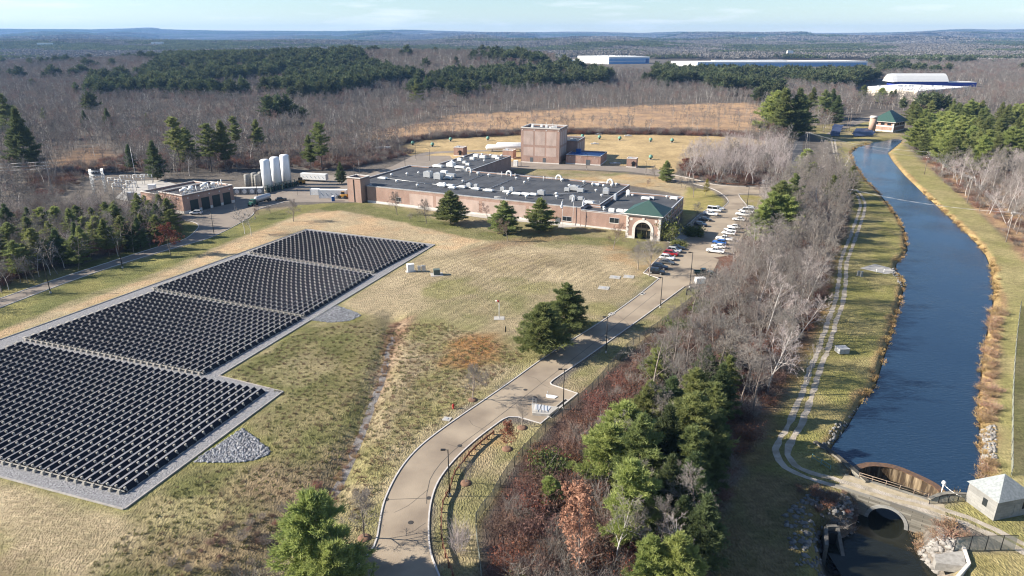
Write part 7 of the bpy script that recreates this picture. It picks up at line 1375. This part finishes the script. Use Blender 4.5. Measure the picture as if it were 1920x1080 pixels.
def reeds(name, label, line, gap, coll, n, lo, hi, base, spread, z=None):
    pts = np.array([(a, b) for a, b, _ in along(line, gap)]); x = pts[:, 0]+rng.normal(0, spread, len(pts)); y = pts[:, 1]+rng.normal(0, spread, len(pts))
    k = (sdist(CANAL, x, y) > -.2) & (fbm(x/6, y/6, 71, 3) > .42); woodland(name, label, coll, n, x[k], y[k], scl(k.sum(), lo, hi, base), cat='reeds')
reeds('bank_grass', 'golden grass fringe along the left bank of the canal', CANAL[1:23], .7, REEDL, 2, .6, 1.1, .9, .55)
reeds('bank_grass', 'golden grass fringe along the right bank of the canal', CANAL[32:48], .6, REEDL, 2, .6, 1.2, .9, .6)
TANB = library('bank_shrub', [bush_meshes('bankshrub%d' % i, mat('twig_tan', (.34,.25,.17), (.25,.18,.125), 1.5, .9, objrand=.25), (LEAFT, LEAFP)[i], 1.3, 1.6, 310+i, stems=36, sub=9, leaf_n=(350, 140)[i], leaf_s=.08) for i in range(2)])
under('bank_shrubs', 'tan and pinkish shrubs crowding the right bank of the canal', PP([(1836,690),(1848,633),(1862,575),(1882,575),(1872,650),(1866,740),(1864,800),(1840,800)]), 1.75, .35, 1.45, TANB, 2, 'shrubs', 1.3)
under('bank_shrubs', 'tan shrubs on the right bank near the granite hut', PP([(1838,860),(1862,855),(1860,893),(1846,897)]), 1.2, .7, 1.2, TANB, 2, 'shrubs', 1.3)
under('bank_shrubs', 'brown brush along the downstream edge of the stone bridge', PP([(1590,918),(1650,938),(1700,958),(1740,968),(1736,976),(1690,968),(1640,950),(1585,928)]), 1.0, .25, .6, TANB, 2, 'shrubs', 1.3)
under('bank_shrubs', 'brown shrubs on the slope beside the pool and bridge', PP([(1715,965),(1760,975),(1812,1000),(1808,1015),(1745,1012),(1720,995)]), 1.3, .7, 1.3, TANB, 2, 'shrubs', 1.3)
under('bank_shrubs', 'low brown shrubs over the riprap left of the pool', PP([(1490,905),(1590,925),(1625,950),(1600,975),(1540,960),(1500,940)]), 1.5, .5, 1.2, UB, 5, 'shrubs')
under('swale_brush', 'low brown brush along the gravel swale in the meadow', PP([(728,600),(752,600),(748,650),(728,700),(708,760),(680,830),(645,905),(600,965),(570,985),(585,955),(640,870),(680,790),(700,720),(715,650)]), 1.7, .3, .75, TANB, 2, 'brush', 1.3)
under('swale_brush', 'dark brown brush in the hollow below the nearest solar panels', PP([(300,1060),(380,1010),(480,960),(560,930),(600,900),(610,940),(540,1020),(440,1090),(280,1110)]), 2.2, .4, 1.0, UB, 5, 'brush')
# meadow tufts
TUFT = library('meadow_tuft', [bush_meshes('tuft%d' % i, mat('dry_grass%d' % i, c1, c2, 2, .9, objrand=.2), LEAFT, .5, .8, 320+i, stems=22, sub=1, leaf_n=0, tw=.05) for i, (c1, c2) in enumerate((((.32,.25,.15), (.25,.195,.11)), ((.19,.18,.08), (.14,.145,.055)), ((.24,.155,.095), (.17,.115,.075))))])
TUFTG = library('slope_tuft', [bush_meshes('tuftg%d' % i, mat('slope_grass%d' % i, c1, c2, 2, .9, objrand=.2), LEAFT, .5, .8, 330+i, stems=22, sub=1, leaf_n=0, tw=.05) for i, (c1, c2) in enumerate((((.19,.185,.07), (.13,.14,.045)), ((.15,.155,.05), (.19,.17,.07)), ((.2,.14,.085), (.14,.10,.065))))])
def tufts(label, poly, gap, lo, hi, TUFT=TUFT): x, y = scatter(poly, gap); woodland('meadow_grass', label, TUFT, 3, x, y, scl(len(x), lo, hi, .5), cat='grass')
tufts('rough meadow grass between the driveway and the gravel swale', PP([(735,610),(830,605),(930,640),(985,665),(890,745),(790,815),(730,880),(700,960),(670,1000),(640,930),(690,800),(725,700)]), 1.15, .25, .6)
tufts('rough meadow grass between the solar panels and the gravel swale', PP([(430,705),(560,625),(680,600),(725,620),(715,690),(690,770),(630,890),(520,1020),(420,1100),(120,1120),(250,975),(360,890),(500,870),(515,840),(470,795),(540,745)]), 1.25, .2, .55, TUFTG)
# ================================================================ LIGHT, AIR, CAMERA
SUN_AZ, SUN_EL = R(179.5), R(27)                     # towards the sun: from the left, slightly beyond the camera
sd_ = Vector((math.cos(SUN_AZ)*math.cos(SUN_EL), math.sin(SUN_AZ)*math.cos(SUN_EL), math.sin(SUN_EL)))
sl = bpy.data.lights.new('sun', 'SUN'); sl.energy = 5.0; sl.angle = R(.53); sl.color = (1, .91, .78)
so = bpy.data.objects.new('sun', sl); C.objects.link(so); so.rotation_euler = sd_.to_track_quat('Z', 'Y').to_euler(); so.location = (-300, 50, 300)
w = bpy.data.worlds.new('World'); bpy.context.scene.world = w; w.use_nodes = True
N = w.node_tree.nodes; L = w.node_tree.links; bg = N['Background']
sk = N.new('ShaderNodeTexSky'); sk.sky_type = 'NISHITA'; sk.sun_disc = False; sk.sun_elevation = SUN_EL; sk.sun_rotation = math.atan2(sd_.x, sd_.y)
sk.air_density = 1.0; sk.dust_density = .0; sk.ozone_density = 3.0; sk.altitude = 60
tc = N.new('ShaderNodeTexCoord'); mp = N.new('ShaderNodeMapping'); mp.inputs['Scale'].default_value = (3.2, 3.2, 26); L.new(tc.outputs['Generated'], mp.inputs[0])
n = N.new('ShaderNodeTexNoise'); n.inputs['Scale'].default_value = 2.6; n.inputs['Detail'].default_value = 7; n.inputs['Roughness'].default_value = .55; L.new(mp.outputs[0], n.inputs['Vector'])
r = N.new('ShaderNodeMapRange'); r.inputs[1].default_value = .53; r.inputs[2].default_value = .74; r.inputs[3].default_value = 0; r.inputs[4].default_value = .45; L.new(n.outputs[0], r.inputs[0])
mx = N.new('ShaderNodeMix'); mx.data_type = 'RGBA'; mx.inputs[7].default_value = (9, 9, 9.2, 1); L.new(r.outputs[0], mx.inputs[0]); tn = N.new('ShaderNodeMix'); tn.data_type = 'RGBA'; tn.blend_type = 'MULTIPLY'; tn.inputs[0].default_value = 1; tn.inputs[7].default_value = (.92, .97, 1.02, 1); L.new(sk.outputs[0], tn.inputs[6]); L.new(tn.outputs[2], mx.inputs[6]); L.new(mx.outputs[2], bg.inputs[0])
bg.inputs[1].default_value = .06
hz = MB().box(0, 8200, -7.2, 35000, 16900, 300)
hm = bpy.data.materials.new('haze'); hm.use_nodes = True; N = hm.node_tree.nodes; L = hm.node_tree.links; N.remove(N['Principled BSDF'])
pv = N.new('ShaderNodeVolumePrincipled'); pv.inputs['Color'].default_value = (.28, .54, 1, 1); pv.inputs['Density'].default_value = 5.2e-5; pv.inputs['Anisotropy'].default_value = .1
L.new(pv.outputs[0], N['Material Output'].inputs['Volume'])
ho = hz.build('haze', hm); tag(ho, 'thin blue haze over the whole valley', 'haze', kind='stuff')
cam = bpy.data.cameras.new('camera'); cam.sensor_width = 36; cam.lens = 36*CF/1920; cam.clip_start = .5; cam.clip_end = 60000
co = bpy.data.objects.new('camera', cam); C.objects.link(co); co.location = (0, 0, CH); co.rotation_euler = (math.pi/2 - CT, 0, 0)
sc = bpy.context.scene; sc.camera = co
sc.view_settings.view_transform = 'Standard'; sc.view_settings.look = 'None'; sc.view_settings.exposure = 1.38; sc.view_settings.gamma = 1
sc.cycles.volume_bounces = 0; sc.cycles.max_bounces = 6; sc.cycles.diffuse_bounces = 3; sc.cycles.glossy_bounces = 2; sc.cycles.transparent_max_bounces = 12; sc.cycles.sample_clamp_indirect = 4
sc.cycles.use_denoising = True; sc.cycles.pixel_filter_type = 'BLACKMAN_HARRIS'; sc.cycles.filter_width = 1.15
